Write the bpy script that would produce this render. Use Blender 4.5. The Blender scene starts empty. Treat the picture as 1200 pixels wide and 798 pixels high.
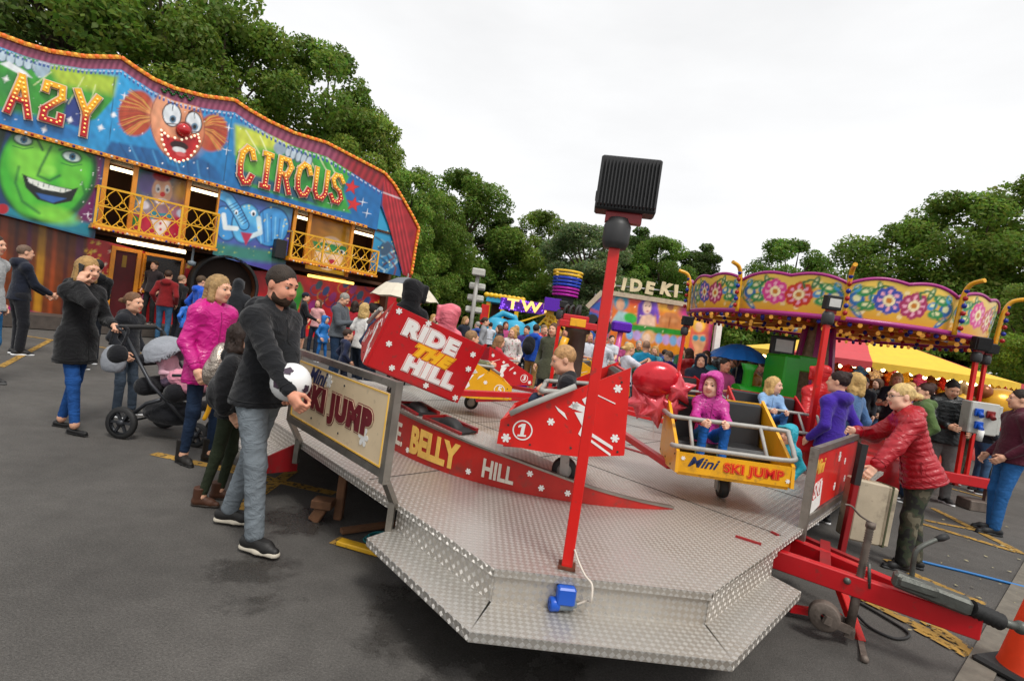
import bpy, math, random
import numpy as np
from mathutils import Matrix, Vector
R = math.radians
random.seed(5); rng = np.random.default_rng(5)
scene = bpy.context.scene
col = scene.collection
# ------------------------------------------------------------------ camera, sky, sun, exposure
HC = 1.55; FPX = 600.0; ROLL = R(8.3)
PITCH = math.atan(14 * math.cos(ROLL) / FPX)
cd = bpy.data.cameras.new('camera'); cam = bpy.data.objects.new('camera', cd); col.objects.link(cam)
cd.sensor_width = 36; cd.lens = 36 * FPX / 1200; cd.clip_start = 0.05; cd.clip_end = 3000
cam.matrix_world = (Matrix.Translation((0, 0, HC)) @ Matrix.Rotation(math.pi / 2 - PITCH, 4, 'X') @ Matrix.Rotation(ROLL, 4, 'Z'))
scene.camera = cam
scene.render.engine = 'CYCLES'
world = bpy.data.worlds.new('World'); scene.world = world; world.use_nodes = True
wt = world.node_tree; wt.nodes.clear()
SUN_EL, SUN_AZ = R(58), R(150)          # azimuth: clockwise from +Y
sky = wt.nodes.new('ShaderNodeTexSky'); sky.sky_type = 'NISHITA'; sky.sun_disc = False
sky.sun_elevation = SUN_EL; sky.sun_rotation = SUN_AZ; sky.air_density = 1.0; sky.dust_density = 4.0
tc = wt.nodes.new('ShaderNodeTexCoord'); cn = wt.nodes.new('ShaderNodeTexNoise')
cn.inputs['Scale'].default_value = 1.6; cn.inputs['Detail'].default_value = 5; cn.inputs['Roughness'].default_value = .55
cr = wt.nodes.new('ShaderNodeMapRange'); cr.inputs['From Min'].default_value = .3; cr.inputs['From Max'].default_value = .75
cr.inputs['To Min'].default_value = 7.3; cr.inputs['To Max'].default_value = 8.8
cl = wt.nodes.new('ShaderNodeCombineColor'); mx = wt.nodes.new('ShaderNodeMix'); mx.data_type = 'RGBA'
mx.inputs['Factor'].default_value = .93          # an even cloud deck over the clear sky
bg = wt.nodes.new('ShaderNodeBackground'); bg.inputs['Strength'].default_value = .10
wo = wt.nodes.new('ShaderNodeOutputWorld')
mp = wt.nodes.new('ShaderNodeMapping'); mp.inputs['Scale'].default_value = (1, 1, 3)
L = wt.links.new
L(tc.outputs['Generated'], mp.inputs['Vector']); L(mp.outputs['Vector'], cn.inputs['Vector']); L(cn.outputs['Fac'], cr.inputs['Value'])
for c_ in ('Red', 'Green', 'Blue'): L(cr.outputs['Result'], cl.inputs[c_])
L(sky.outputs['Color'], mx.inputs['A']); L(cl.outputs['Color'], mx.inputs['B']); L(mx.outputs['Result'], bg.inputs['Color']); L(bg.outputs['Background'], wo.inputs['Surface'])
sl = bpy.data.lights.new('sun', 'SUN'); sl.energy = 1.9; sl.angle = R(16); sl.color = (1, .97, .92)
so = bpy.data.objects.new('sun', sl); col.objects.link(so)
so.rotation_euler = Vector((math.sin(SUN_AZ) * math.cos(SUN_EL), math.cos(SUN_AZ) * math.cos(SUN_EL), math.sin(SUN_EL))).to_track_quat('Z', 'Y').to_euler()
vs = scene.view_settings; vs.view_transform = 'Standard'; vs.look = 'None'; vs.exposure = 0.36; vs.gamma = 1; vs.use_curve_mapping = False
# ------------------------------------------------------------------ measuring: photo pixel -> place
def ray(px, py):
    u = (px - 600) / FPX; v = (399 - py) / FPX
    U = u * math.cos(ROLL) - v * math.sin(ROLL); V = u * math.sin(ROLL) + v * math.cos(ROLL)
    return Vector((U, math.cos(PITCH) + V * math.sin(PITCH), -math.sin(PITCH) + V * math.cos(PITCH)))
def G(px, py, z=0.0):
    r = ray(px, py); t = (z - HC) / r.z; return Vector((r.x * t, r.y * t, z))
def D(px, py, d):
    r = ray(px, py); t = d / r.y; return Vector((r.x * t, d, HC + r.z * t))
def onplane(px, py, p0, n):
    r = ray(px, py); o = Vector((0, 0, HC)); t = (p0 - o).dot(n) / r.dot(n); return o + r * t
def PX(p):
    x, y, z = p[0], p[1], p[2] - HC
    f = y * math.cos(PITCH) - z * math.sin(PITCH); V = y * math.sin(PITCH) + z * math.cos(PITCH)
    U, V = x / f, V / f
    u = U * math.cos(ROLL) + V * math.sin(ROLL); v = -U * math.sin(ROLL) + V * math.cos(ROLL)
    return 600 + u * FPX, 399 - v * FPX
# ------------------------------------------------------------------ materials
MATS = {}
def lin(c):
    return tuple(((x / 12.92) if x <= .04045 else ((x + .055) / 1.055) ** 2.4) for x in c[:3])
def H(hexs):
    return lin(tuple(int(hexs[i:i + 2], 16) / 255 for i in (0, 2, 4)))
def mat(name, c=(.5, .5, .5), rough=.6, metal=0.0, var=.12, scale=8.0, bump=0.0, bscale=60.0, emit=None, estr=1.0, attr=None, spec=.4, coat=0.0, dirt=0.0, trans=0.0, sheen=0.0, alpha=1.0, hvar=0.0):
    if name in MATS: return MATS[name]
    m = bpy.data.materials.new(name); m.use_nodes = True; nt = m.node_tree; b = nt.nodes['Principled BSDF']; ln = nt.links.new
    b.inputs['Roughness'].default_value = rough; b.inputs['Metallic'].default_value = metal
    b.inputs['Specular IOR Level'].default_value = spec; b.inputs['Coat Weight'].default_value = coat; b.inputs['Coat Roughness'].default_value = .15
    if sheen: b.inputs['Sheen Weight'].default_value = sheen
    if alpha < 1: b.inputs['Alpha'].default_value = alpha
    if trans: b.inputs['Transmission Weight'].default_value = trans
    t = nt.nodes.new('ShaderNodeTexCoord')
    if attr:
        a = nt.nodes.new('ShaderNodeVertexColor'); a.layer_name = attr; src = a.outputs['Color']
    else:
        rgb = nt.nodes.new('ShaderNodeRGB'); rgb.outputs[0].default_value = (*c, 1); src = rgb.outputs[0]
    if hvar:
        oi = nt.nodes.new('ShaderNodeObjectInfo'); mr0 = nt.nodes.new('ShaderNodeMapRange'); hs = nt.nodes.new('ShaderNodeHueSaturation')
        mr0.inputs['To Min'].default_value = .5 - hvar; mr0.inputs['To Max'].default_value = .5 + hvar
        ln(oi.outputs['Random'], mr0.inputs['Value']); ln(mr0.outputs['Result'], hs.inputs['Hue']); ln(src, hs.inputs['Color']); src = hs.outputs['Color']
    if var:
        n = nt.nodes.new('ShaderNodeTexNoise'); n.inputs['Scale'].default_value = scale; n.inputs['Detail'].default_value = 6; n.inputs['Roughness'].default_value = .6
        ln(t.outputs['Object'], n.inputs['Vector'])
        mr = nt.nodes.new('ShaderNodeMapRange'); mr.inputs['From Min'].default_value = .28; mr.inputs['From Max'].default_value = .72; mr.inputs['To Min'].default_value = 1 - var; mr.inputs['To Max'].default_value = 1 + var
        ln(n.outputs['Fac'], mr.inputs['Value'])
        vm = nt.nodes.new('ShaderNodeVectorMath'); vm.operation = 'SCALE'; ln(src, vm.inputs[0]); ln(mr.outputs['Result'], vm.inputs['Scale']); src = vm.outputs[0]
        mr2 = nt.nodes.new('ShaderNodeMapRange'); mr2.inputs['To Min'].default_value = max(0, rough - .12); mr2.inputs['To Max'].default_value = min(1, rough + .12)
        ln(n.outputs['Fac'], mr2.inputs['Value']); ln(mr2.outputs['Result'], b.inputs['Roughness'])
    if dirt:
        n2 = nt.nodes.new('ShaderNodeTexNoise'); n2.inputs['Scale'].default_value = 3.1; n2.inputs['Detail'].default_value = 9; n2.inputs['Roughness'].default_value = .72
        ln(t.outputs['Object'], n2.inputs['Vector'])
        m3 = nt.nodes.new('ShaderNodeMapRange'); m3.inputs['From Min'].default_value = .56; m3.inputs['From Max'].default_value = .68; m3.inputs['To Max'].default_value = dirt
        ln(n2.outputs['Fac'], m3.inputs['Value'])
        mm = nt.nodes.new('ShaderNodeMix'); mm.data_type = 'RGBA'; mm.inputs['B'].default_value = (.06, .045, .035, 1)
        n4 = nt.nodes.new('ShaderNodeTexNoise'); n4.inputs['Scale'].default_value = 17; n4.inputs['Detail'].default_value = 5; ln(t.outputs['Object'], n4.inputs['Vector'])
        m5 = nt.nodes.new('ShaderNodeMapRange'); m5.inputs['From Min'].default_value = .63; m5.inputs['From Max'].default_value = .69; m5.inputs['To Max'].default_value = dirt * .8; ln(n4.outputs['Fac'], m5.inputs['Value'])
        m6 = nt.nodes.new('ShaderNodeMath'); m6.operation = 'MAXIMUM'; ln(m3.outputs['Result'], m6.inputs[0]); ln(m5.outputs['Result'], m6.inputs[1])
        ln(m6.outputs[0], mm.inputs['Factor']); ln(src, mm.inputs['A']); src = mm.outputs['Result']
    ln(src, b.inputs['Base Color'])
    if bump:
        n3 = nt.nodes.new('ShaderNodeTexNoise'); n3.inputs['Scale'].default_value = bscale; n3.inputs['Detail'].default_value = 4
        ln(t.outputs['Object'], n3.inputs['Vector'])
        bp = nt.nodes.new('ShaderNodeBump'); bp.inputs['Strength'].default_value = bump; bp.inputs['Distance'].default_value = .01
        ln(n3.outputs['Fac'], bp.inputs['Height']); ln(bp.outputs['Normal'], b.inputs['Normal'])
    if emit:
        b.inputs['Emission Color'].default_value = (*emit, 1); b.inputs['Emission Strength'].default_value = estr
    MATS[name] = m; return m
def wrinkle(m, strength, sc):
    if 'wr' in m: return m
    m['wr'] = 1; nt = m.node_tree; b = nt.nodes['Principled BSDF']; ln = nt.links.new; t = nt.nodes.new('ShaderNodeTexCoord'); mp = nt.nodes.new('ShaderNodeMapping'); mp.inputs['Scale'].default_value = (1, 1, 1.7); mp.inputs['Rotation'].default_value = (.5, .35, 0)
    n = nt.nodes.new('ShaderNodeTexNoise'); n.inputs['Scale'].default_value = sc; n.inputs['Detail'].default_value = 3; n.inputs['Distortion'].default_value = 1.2
    a = nt.nodes.new('ShaderNodeMath'); a.operation = 'SUBTRACT'; a.inputs[1].default_value = .5; c = nt.nodes.new('ShaderNodeMath'); c.operation = 'ABSOLUTE'; d = nt.nodes.new('ShaderNodeMath'); d.operation = 'POWER'; d.inputs[1].default_value = .55
    bp = nt.nodes.new('ShaderNodeBump'); bp.inputs['Strength'].default_value = strength; bp.inputs['Distance'].default_value = .03; bp.invert = True
    ln(t.outputs['Object'], mp.inputs['Vector']); ln(mp.outputs[0], n.inputs['Vector']); ln(n.outputs['Fac'], a.inputs[0]); ln(a.outputs[0], c.inputs[0]); ln(c.outputs[0], d.inputs[0]); ln(d.outputs[0], bp.inputs['Height'])
    old = b.inputs['Normal'].links
    if old: ln(old[0].from_socket, bp.inputs['Normal'])
    ln(bp.outputs[0], b.inputs['Normal']); return m
def cloth(hexs, kind='cloth'):
    k = 'fabric_' + kind + hexs
    return wrinkle(cloth0(hexs, kind), .42 if kind != 'shiny' else .5, 5.2 if kind != 'denim' else 7)
def cloth0(hexs, kind='cloth'):
    k = 'fabric_' + kind + hexs
    if kind == 'shiny': return mat(k, H(hexs), .38, var=.1, scale=5, bump=.25, bscale=35, spec=.5)
    if kind == 'denim': return mat(k, H(hexs), .85, var=.3, scale=7, bump=.3, bscale=220, spec=.2)
    return mat(k, H(hexs), .85, var=.16, scale=9, bump=.3, bscale=140, spec=.2, sheen=.15)
def paint(hexs, rough=.35, dirt=.35, coat=.25):
    return mat('paint_' + hexs + '_%d_%d' % (rough * 100, dirt * 100), H(hexs), rough, var=.1, scale=4, dirt=dirt, coat=coat, bump=.05, bscale=14)
# ------------------------------------------------------------------ objects
def tag(o, label=None, cat=None, group=None, kind=None):
    if label: o['label'] = label
    if cat: o['category'] = cat
    if group: o['group'] = group
    if kind: o['kind'] = kind
    return o
def empty(name, loc=(0, 0, 0), rz=0.0, label=None, cat=None, group=None):
    o = bpy.data.objects.new(name, None); col.objects.link(o); o.location = loc; o.rotation_euler = (0, 0, rz); o.empty_display_size = .1
    return tag(o, label, cat, group)
def link(name, me, parent=None):
    o = bpy.data.objects.new(name, me); col.objects.link(o)
    if parent is not None: o.parent = parent
    return o
CH = {}
def kids(o): return [c for c in col.objects if c.parent == o]
def copy_tree(o, parent=None, table=None):
    if table is None:
        table = {}
        for c in col.objects:
            if c.parent: table.setdefault(c.parent, []).append(c)
    c = o.copy(); col.objects.link(c)
    if parent is not None: c.parent = parent
    for ch in table.get(o, []): copy_tree(ch, c, table)
    return c
class MB:
    def __init__(s): s.v = []; s.f = []; s.m = []; s.mi = 0; s.sm = []; s.smooth = False
    def add(s, vs, fs):
        n = len(s.v); s.v += [tuple(v) for v in vs]
        for f in fs: s.f.append(tuple(i + n for i in f)); s.m.append(s.mi); s.sm.append(s.smooth)
        return s
    def box(s, lo, hi, M=None, bev=0.0):
        (x0, y0, z0), (x1, y1, z1) = lo, hi
        if bev:
            b = min(bev, (x1 - x0) / 2.2, (y1 - y0) / 2.2, (z1 - z0) / 2.2); rings = []
            for z, ins in ((z0, b), (z0 + b, 0), (z1 - b, 0), (z1, b)):
                a0, a1, c0, c1 = x0 + ins, x1 - ins, y0 + ins, y1 - ins; q = b * .9 if not ins else b * .35
                rings.append([(a0 + q, c0, z), (a1 - q, c0, z), (a1, c0 + q, z), (a1, c1 - q, z), (a1 - q, c1, z), (a0 + q, c1, z), (a0, c1 - q, z), (a0, c0 + q, z)])
            vs = [p for r_ in rings for p in r_]; fs = [tuple(range(7, -1, -1)), tuple(range(24, 32))]
            for k in range(3):
                for i in range(8): fs.append((k * 8 + i, k * 8 + (i + 1) % 8, k * 8 + 8 + (i + 1) % 8, k * 8 + 8 + i))
        else:
            vs = [(x0, y0, z0), (x1, y0, z0), (x1, y1, z0), (x0, y1, z0), (x0, y0, z1), (x1, y0, z1), (x1, y1, z1), (x0, y1, z1)]
            fs = [(3, 2, 1, 0), (4, 5, 6, 7), (0, 1, 5, 4), (1, 2, 6, 5), (2, 3, 7, 6), (3, 0, 4, 7)]
        if M is not None: vs = [M @ Vector(v) for v in vs]
        return s.add(vs, fs)
    def bar(s, a, b, w, h=None, up=(0, 0, 1), ext=0.0, bev=0.0):
        a = Vector(a); b = Vector(b); d = (b - a); l = d.length; d.normalize(); h = h or w
        u = Vector(up); x = d.cross(u)
        if x.length < 1e-4: x = d.cross(Vector((1, 0, 0)))
        x.normalize(); u = x.cross(d)
        M = Matrix(((x.x, d.x, u.x, a.x), (x.y, d.y, u.y, a.y), (x.z, d.z, u.z, a.z), (0, 0, 0, 1)))
        return s.box((-w / 2, -ext, -h / 2), (w / 2, l + ext, h / 2), M, bev)
    def tube(s, pts, r, n=8, caps=True, closed=False):
        pts = [Vector(p) for p in pts]; N = len(pts); rs = r if isinstance(r, (list, tuple)) else [r] * N
        vs = []; prev = None; old = s.smooth
        for i, p in enumerate(pts):
            if closed: t = pts[(i + 1) % N] - pts[i - 1]
            else: t = pts[min(i + 1, N - 1)] - pts[max(i - 1, 0)]
            t.normalize()
            if prev is None: x = t.cross(Vector((0, 0, 1))); x = x if x.length > 1e-3 else t.cross(Vector((1, 0, 0)))
            else: x = prev - t * prev.dot(t)
            x.normalize(); prev = x; y = t.cross(x)
            for k in range(n): a = 2 * math.pi * k / n; vs.append(p + (x * math.cos(a) + y * math.sin(a)) * rs[i])
        fs = []
        for i in range(N if closed else N - 1):
            j = (i + 1) % N
            for k in range(n): fs.append((i * n + k, i * n + (k + 1) % n, j * n + (k + 1) % n, j * n + k))
        s.smooth = n > 5; n0 = len(s.v); s.add(vs, fs); s.smooth = old
        if caps and not closed:
            s.f.append(tuple(n0 + k for k in range(n - 1, -1, -1))); s.f.append(tuple(n0 + (N - 1) * n + k for k in range(n))); s.m += [s.mi] * 2; s.sm += [False] * 2
        return s
    def lathe(s, prof, c=(0, 0, 0), n=16, M=None, arc=None):
        vs = []; c = Vector(c); old = s.smooth; s.smooth = True
        for r, z in prof:
            for k in range(n): a = 2 * math.pi * k / n; v = Vector((r * math.cos(a), r * math.sin(a), z)); vs.append((M @ v if M is not None else v) + c)
        fs = []
        for i in range(len(prof) - 1):
            for k in range(n): fs.append((i * n + k, i * n + (k + 1) % n, (i + 1) * n + (k + 1) % n, (i + 1) * n + k))
        s.add(vs, fs); s.smooth = old; return s
    def prism(s, pts, vec, M=None):
        pts = [Vector(p) for p in pts]; vec = Vector(vec); n = len(pts)
        nn = Vector((0, 0, 0))
        for i in range(n): nn += pts[i].cross(pts[(i + 1) % n])
        if nn.dot(vec) > 0: pts = pts[::-1]
        vs = pts + [p + vec for p in pts]
        if M is not None: vs = [M @ v for v in vs]
        fs = [tuple(range(n)), tuple(range(2 * n - 1, n - 1, -1))] + [((i + 1) % n, i, n + i, n + (i + 1) % n) for i in range(n)]
        return s.add(vs, fs)
    def ball(s, c, r, n=10, sq=(1, 1, 1), M=None):
        prof = []; m = max(4, n // 2 + 1); vs = []; c = Vector(c); old = s.smooth; s.smooth = True
        for i in range(m + 1):
            t = math.pi * i / m
            for k in range(n):
                a = 2 * math.pi * k / n; v = Vector((r * sq[0] * math.sin(t) * math.cos(a), r * sq[1] * math.sin(t) * math.sin(a), -r * sq[2] * math.cos(t))); vs.append((M @ v if M is not None else v) + c)
        fs = [(i * n + k, i * n + (k + 1) % n, (i + 1) * n + (k + 1) % n, (i + 1) * n + k) for i in range(m) for k in range(n)]
        s.add(vs, fs); s.smooth = old; return s
    def mesh(s, name, mats, uvrot=0.0):
        me = bpy.data.meshes.new(name); me.from_pydata(s.v, [], s.f); mats = mats if isinstance(mats, (list, tuple)) else [mats]
        for m in mats: me.materials.append(m)
        me.polygons.foreach_set('material_index', s.m); me.polygons.foreach_set('use_smooth', s.sm)
        uv = me.uv_layers.new(name='UVMap'); ca, sa = math.cos(uvrot), math.sin(uvrot)
        vv = [Vector(v) for v in s.v]
        for p in me.polygons:
            n = p.normal
            if abs(n.z) > .8: t = Vector((ca, sa, 0)); b = Vector((-sa, ca, 0))
            else: t = Vector((0, 0, 1)).cross(n); t.normalize(); b = n.cross(t)
            for li in p.loop_indices:
                v = vv[me.loops[li].vertex_index]; uv.data[li].uv = (v.dot(t), v.dot(b))
        me.validate(); return me
    def build(s, name, mats, parent=None, uvrot=0.0):
        return link(name, s.mesh(name, mats, uvrot), parent)
def np_mesh(name, v, q, mats, mi=None, smooth=True, colors=None):
    me = bpy.data.meshes.new(name); v = np.asarray(v, np.float32); q = np.asarray(q, np.int32); k = q.shape[1]
    me.vertices.add(len(v)); me.vertices.foreach_set('co', v.ravel()); me.loops.add(q.size); me.loops.foreach_set('vertex_index', q.ravel())
    me.polygons.add(len(q)); me.polygons.foreach_set('loop_start', np.arange(0, q.size, k, dtype=np.int32)); me.polygons.foreach_set('loop_total', np.full(len(q), k, np.int32))
    for m in mats: me.materials.append(m)
    if mi is not None: me.polygons.foreach_set('material_index', np.asarray(mi, np.int32))
    me.update(calc_edges=True); me.validate()
    me.polygons.foreach_set('use_smooth', np.full(len(me.polygons), smooth, bool))
    if colors is not None:
        ca = me.color_attributes.new('art', 'FLOAT_COLOR', 'POINT'); c4 = np.ones((len(v), 4), np.float32); c4[:, :3] = colors; ca.data.foreach_set('color', c4.ravel())
    return me
def frame(o, x, y, z):
    return Matrix(((x[0], y[0], z[0], o[0]), (x[1], y[1], z[1], o[1]), (x[2], y[2], z[2], o[2]), (0, 0, 0, 1)))
def text_mesh(txt, size, mats, depth=.004, off=0.0, shear=0.0, M=None, sx=1.0, spacing=1.0):
    cu = bpy.data.curves.new('t', 'FONT'); cu.body = txt; cu.size = size; cu.extrude = depth; cu.offset = off; cu.shear = shear; cu.align_x = 'CENTER'; cu.align_y = 'CENTER'; cu.space_character = spacing
    cu.resolution_u = 3
    ob = bpy.data.objects.new('t', cu); col.objects.link(ob); dg = bpy.context.evaluated_depsgraph_get(); dg.update()
    me = bpy.data.meshes.new_from_object(ob.evaluated_get(dg)); bpy.data.objects.remove(ob); bpy.data.curves.remove(cu)
    me.materials.clear(); me.materials.append(mats)
    if sx != 1: me.transform(Matrix.Diagonal((sx, 1, 1, 1)))
    if M is not None: me.transform(M)
    return me
def text(name, txt, size, m, parent, M, **k):
    return link(name, text_mesh(txt, size, m, M=M, **k), parent)
# ------------------------------------------------------------------ bodies: smooth unions of tapered limbs, meshed by surface nets
def smin(a, b, k):
    h = np.clip(.5 + .5 * (b - a) / k, 0, 1); return b + (a - b) * h - k * h * (1 - h)
class SDF:
    def __init__(s): s.p = []; s.lo = np.full(3, 9e9); s.hi = -s.lo
    def _b(s, pts, r):
        for p in pts: s.lo = np.minimum(s.lo, np.array(p) - r); s.hi = np.maximum(s.hi, np.array(p) + r)
    def cap(s, a, b, ra, rb=None, mi=0, k=.03, fr=None, fl=1.0):
        rb = ra if rb is None else rb; a = np.array(a, float); b = np.array(b, float); s._b((a, b), max(ra, rb) * 1.15)
        s.p.append(('c', a, b, ra, rb, mi, k, fr, fl)); return s
    def ell(s, c, r, mi=0, k=.02, rot=None):
        c = np.array(c, float); r = np.array(r, float); s._b((c,), r.max()); s.p.append(('e', c, r, rot, mi, k)); return s
    def sub(s, c, r, k=.01, rot=None): s.p.append(('s', np.array(c, float), np.array(r, float), rot, 0, k)); return s
    def cut(s, p, n, k=.004): s.p.append(('h', np.array(p, float), np.array(n, float), None, 0, k)); return s
    @staticmethod
    def prim(q, P):
        if q[0] == 'c':
            _, a, b, ra, rb, mi, k, fr, fl = q
            if fr is not None:
                Mx = np.array(fr); A = Mx @ a; B = Mx @ b; Q = P @ Mx.T; sc = np.array([1, 1 / fl, 1]); A = A * sc; B = B * sc; Q = Q * sc
            else: A, B, Q = a, b, P
            ba = B - A; pa = Q - A; t = np.clip((pa @ ba) / max(ba @ ba, 1e-9), 0, 1)
            d = np.linalg.norm(pa - t[..., None] * ba, axis=-1) - (ra + t * (rb - ra))
            return d * (min(1, fl) if fr is not None else 1)
        c, r, rot = q[1], q[2], q[3]
        if q[0] == 'h': return (P - c) @ r
        v = P - c
        if rot is not None: v = v @ np.array(rot).T
        k0 = np.linalg.norm(v / r, axis=-1); k1 = np.linalg.norm(v / (r * r), axis=-1) + 1e-9
        return k0 * (k0 - 1) / k1
    def ev(s, P):
        d = np.full(P.shape[:-1], 9.0)
        for q in s.p:
            x = s.prim(q, P)
            if q[0] in 'ce': d = smin(d, x, q[5] if q[0] == 'e' else q[6])
            else: d = -smin(-d, (x if q[0] == 's' else -x), q[5])
        return d
    def mesh(s, h, fold=0.0, seed=0, fscale=1.0):
        lo = s.lo - 2 * h; hi = s.hi + 2 * h; n = np.ceil((hi - lo) / h).astype(int) + 1
        ax = [lo[i] + h * np.arange(n[i]) for i in range(3)]
        P = np.stack(np.meshgrid(*ax, indexing='ij'), -1)
        d = s.ev(P)
        if fold:
            q = P * np.asarray(fscale); a = seed * 1.7
            w1 = np.sin(q[..., 2] * 41 + q[..., 0] * 13 + 2.6 * np.sin(q[..., 0] * 17 + a + q[..., 2] * 5) + 2.1 * np.sin(q[..., 1] * 15 + a * 2))
            w2 = np.sin(q[..., 2] * 63 - q[..., 1] * 44 + 2.4 * np.sin(q[..., 0] * 27 + a) + a * 3); am = .55 + .45 * np.sin(q[..., 2] * 9 + q[..., 0] * 11 + a * 5)
            w = (1 - np.abs(w1)) ** 2 * 1.5 * am + (1 - np.abs(w2)) ** 2 * 1.1 * (1.1 - am)
            d = d - fold * (w - .35)
        v, f = nets(d, lo, h)
        if len(f) == 0: return v, f, np.zeros(0, int)
        pos = [q for q in s.p if q[0] in 'ce']
        ms = [q[4] if q[0] == 'e' else q[5] for q in pos]; mi = np.zeros(len(f), int)
        if max(ms) > 0:
            c = v[f].mean(1); dd = np.stack([s.prim(q, c) for q in pos], 0); mi = np.array(ms)[dd.argmin(0)]
        return v, f, mi
def nets(d, lo, h):
    s = d < 0; nx, ny, nz = d.shape
    cs = [(0, 0, 0), (1, 0, 0), (0, 1, 0), (1, 1, 0), (0, 0, 1), (1, 0, 1), (0, 1, 1), (1, 1, 1)]
    cnt = sum(s[a:nx - 1 + a, b:ny - 1 + b, c:nz - 1 + c].astype(np.int8) for a, b, c in cs)
    I = np.argwhere((cnt > 0) & (cnt < 8))
    if len(I) == 0: return np.zeros((0, 3)), np.zeros((0, 4), int)
    idx = np.full((nx - 1, ny - 1, nz - 1), -1); idx[I[:, 0], I[:, 1], I[:, 2]] = np.arange(len(I))
    vals = np.stack([d[I[:, 0] + a, I[:, 1] + b, I[:, 2] + c] for a, b, c in cs], 1); acc = np.zeros((len(I), 3)); nn = np.zeros(len(I)); csn = np.array(cs, float)
    for i, j in ((0, 1), (2, 3), (4, 5), (6, 7), (0, 2), (1, 3), (4, 6), (5, 7), (0, 4), (1, 5), (2, 6), (3, 7)):
        a, b = vals[:, i], vals[:, j]; m = (a < 0) != (b < 0); t = np.where(m, a / np.where(m, a - b, 1), 0)
        acc += np.where(m[:, None], csn[i] + t[:, None] * (csn[j] - csn[i]), 0); nn += m
    v = lo + h * (I + acc / nn[:, None]); fs = []
    for axis in range(3):
        o1, o2 = [(1, 2), (2, 0), (0, 1)][axis]
        sl0 = [slice(1, -1)] * 3; sl1 = [slice(1, -1)] * 3; sl0[axis] = slice(0, -1); sl1[axis] = slice(1, None)
        a = s[tuple(sl0)]; b = s[tuple(sl1)]; E = np.argwhere(a != b)
        if len(E) == 0: continue
        flip = b[E[:, 0], E[:, 1], E[:, 2]]; off = np.ones(3, int); off[axis] = 0; E = E + off
        def at(x, y):
            q = E.copy(); q[:, o1] -= x; q[:, o2] -= y; return idx[q[:, 0], q[:, 1], q[:, 2]]
        f = np.stack([at(1, 1), at(0, 1), at(0, 0), at(1, 0)], 1); f[flip] = f[flip][:, ::-1]; fs.append(f)
    f = np.concatenate(fs); return v, f[(f >= 0).all(1)]
def V3(*a): return np.array(a, float)
def nrm(v): v = np.asarray(v, float); return v / (np.linalg.norm(v) + 1e-9)
def ik(a, b, l1, l2, hint):
    d = b - a; L = np.linalg.norm(d); L2 = min(L, (l1 + l2) * .999); d = d / (L + 1e-9); b = a + d * L2
    x = (l1 * l1 - l2 * l2 + L2 * L2) / (2 * L2); hgt = math.sqrt(max(0, l1 * l1 - x * x)); hint = np.asarray(hint, float); hint = hint - d * (hint @ d)
    return a + d * x + nrm(hint) * hgt, b
HANDS = {}
def hand_np(kind):
    if kind in HANDS: return HANDS[kind]
    s = SDF(); s.cap((0, -.03, 0), (0, .02, 0), .026, .03, k=.02); s.cap((-.022, .03, 0), (-.024, .075, 0), .015, .013, k=.02); s.cap((.02, .03, 0), (.024, .08, 0), .016, .013, k=.02); s.cap((0, .02, 0), (0, .078, .002), .016, .013, k=.02)
    curl = {'relax': 28, 'grip': 68, 'flat': 6, 'ball': 30}[kind]
    for i, (x, l) in enumerate(((.027, .072), (.009, .082), (-.009, .076), (-.026, .06))):
        p = V3(x, .08, 0); a = R(curl * .6); r = .0095
        for j, fl in enumerate((.45, .32, .23)):
            q = p + V3(x * .12, math.cos(a) * l * fl, -math.sin(a) * l * fl); s.cap(p, q, r, r * .92, k=.006 if j else .009); p = q; r *= .92; a += R(curl)
    p = V3(.028, .012, -.008); q = V3(.055, .045, -.02); t = V3(.058 - curl * .0002, .078, -.03 - curl * .0003); s.cap(p, q, .015, .012, k=.014); s.cap(q, t, .0115, .009, k=.006)
    v, f, _ = s.mesh(.0042); HANDS[kind] = (v, f); return HANDS[kind]
SHOES = {}
def shoe_mesh(kind, mname, m1, m2):
    key = (kind, mname)
    if key in SHOES: return SHOES[key]
    s = SDF(); up = SDF()
    if kind != 'flat':
        top = {'trainer': .085, 'boot': .2, 'tall': .26}[kind]
        s.cap((0, -.055, .045), (0, .1, .04), .04, .036, k=.02); s.cap((0, .1, .036), (0, .165, .028), .036, .027, k=.03); s.cap((0, -.03, .06), (0, -.02, top), .044 if top < .1 else .054, .04 if top < .1 else .066, k=.03); s.cap((0, .03, .075), (0, .1, .05), .03, .03, k=.03)
        s.cut((0, 0, top), (0, 0, 1)); s.cut((0, 0, .012), (0, 0, -1))
    else:
        s.cap((0, -.055, .03), (0, .16, .02), .034, .028, k=.02); s.sub((0, .03, .062), (.03, .085, .035), .008); s.cut((0, 0, .006), (0, 0, -1))
    v, f, mi = s.mesh(.008)
    b = SDF(); t = .03 if kind == 'trainer' else .022
    b.cap((0, -.055, .008), (0, .06, .008), .043, .04, k=.02); b.cap((0, .06, .008), (0, .165, .01), .042, .034, k=.03); b.cut((0, 0, t if kind != 'flat' else .01), (0, 0, 1), .002); b.cut((0, 0, 0), (0, 0, -1), .002)
    v2, f2, _ = b.mesh(.008)
    SHOES[key] = np_mesh('shoe', np.concatenate([v, v2]), np.concatenate([f, f2 + len(v)]), [m1, m2], np.concatenate([np.zeros(len(f), int), np.ones(len(f2), int)])); return SHOES[key]
SKINM = {}
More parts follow.
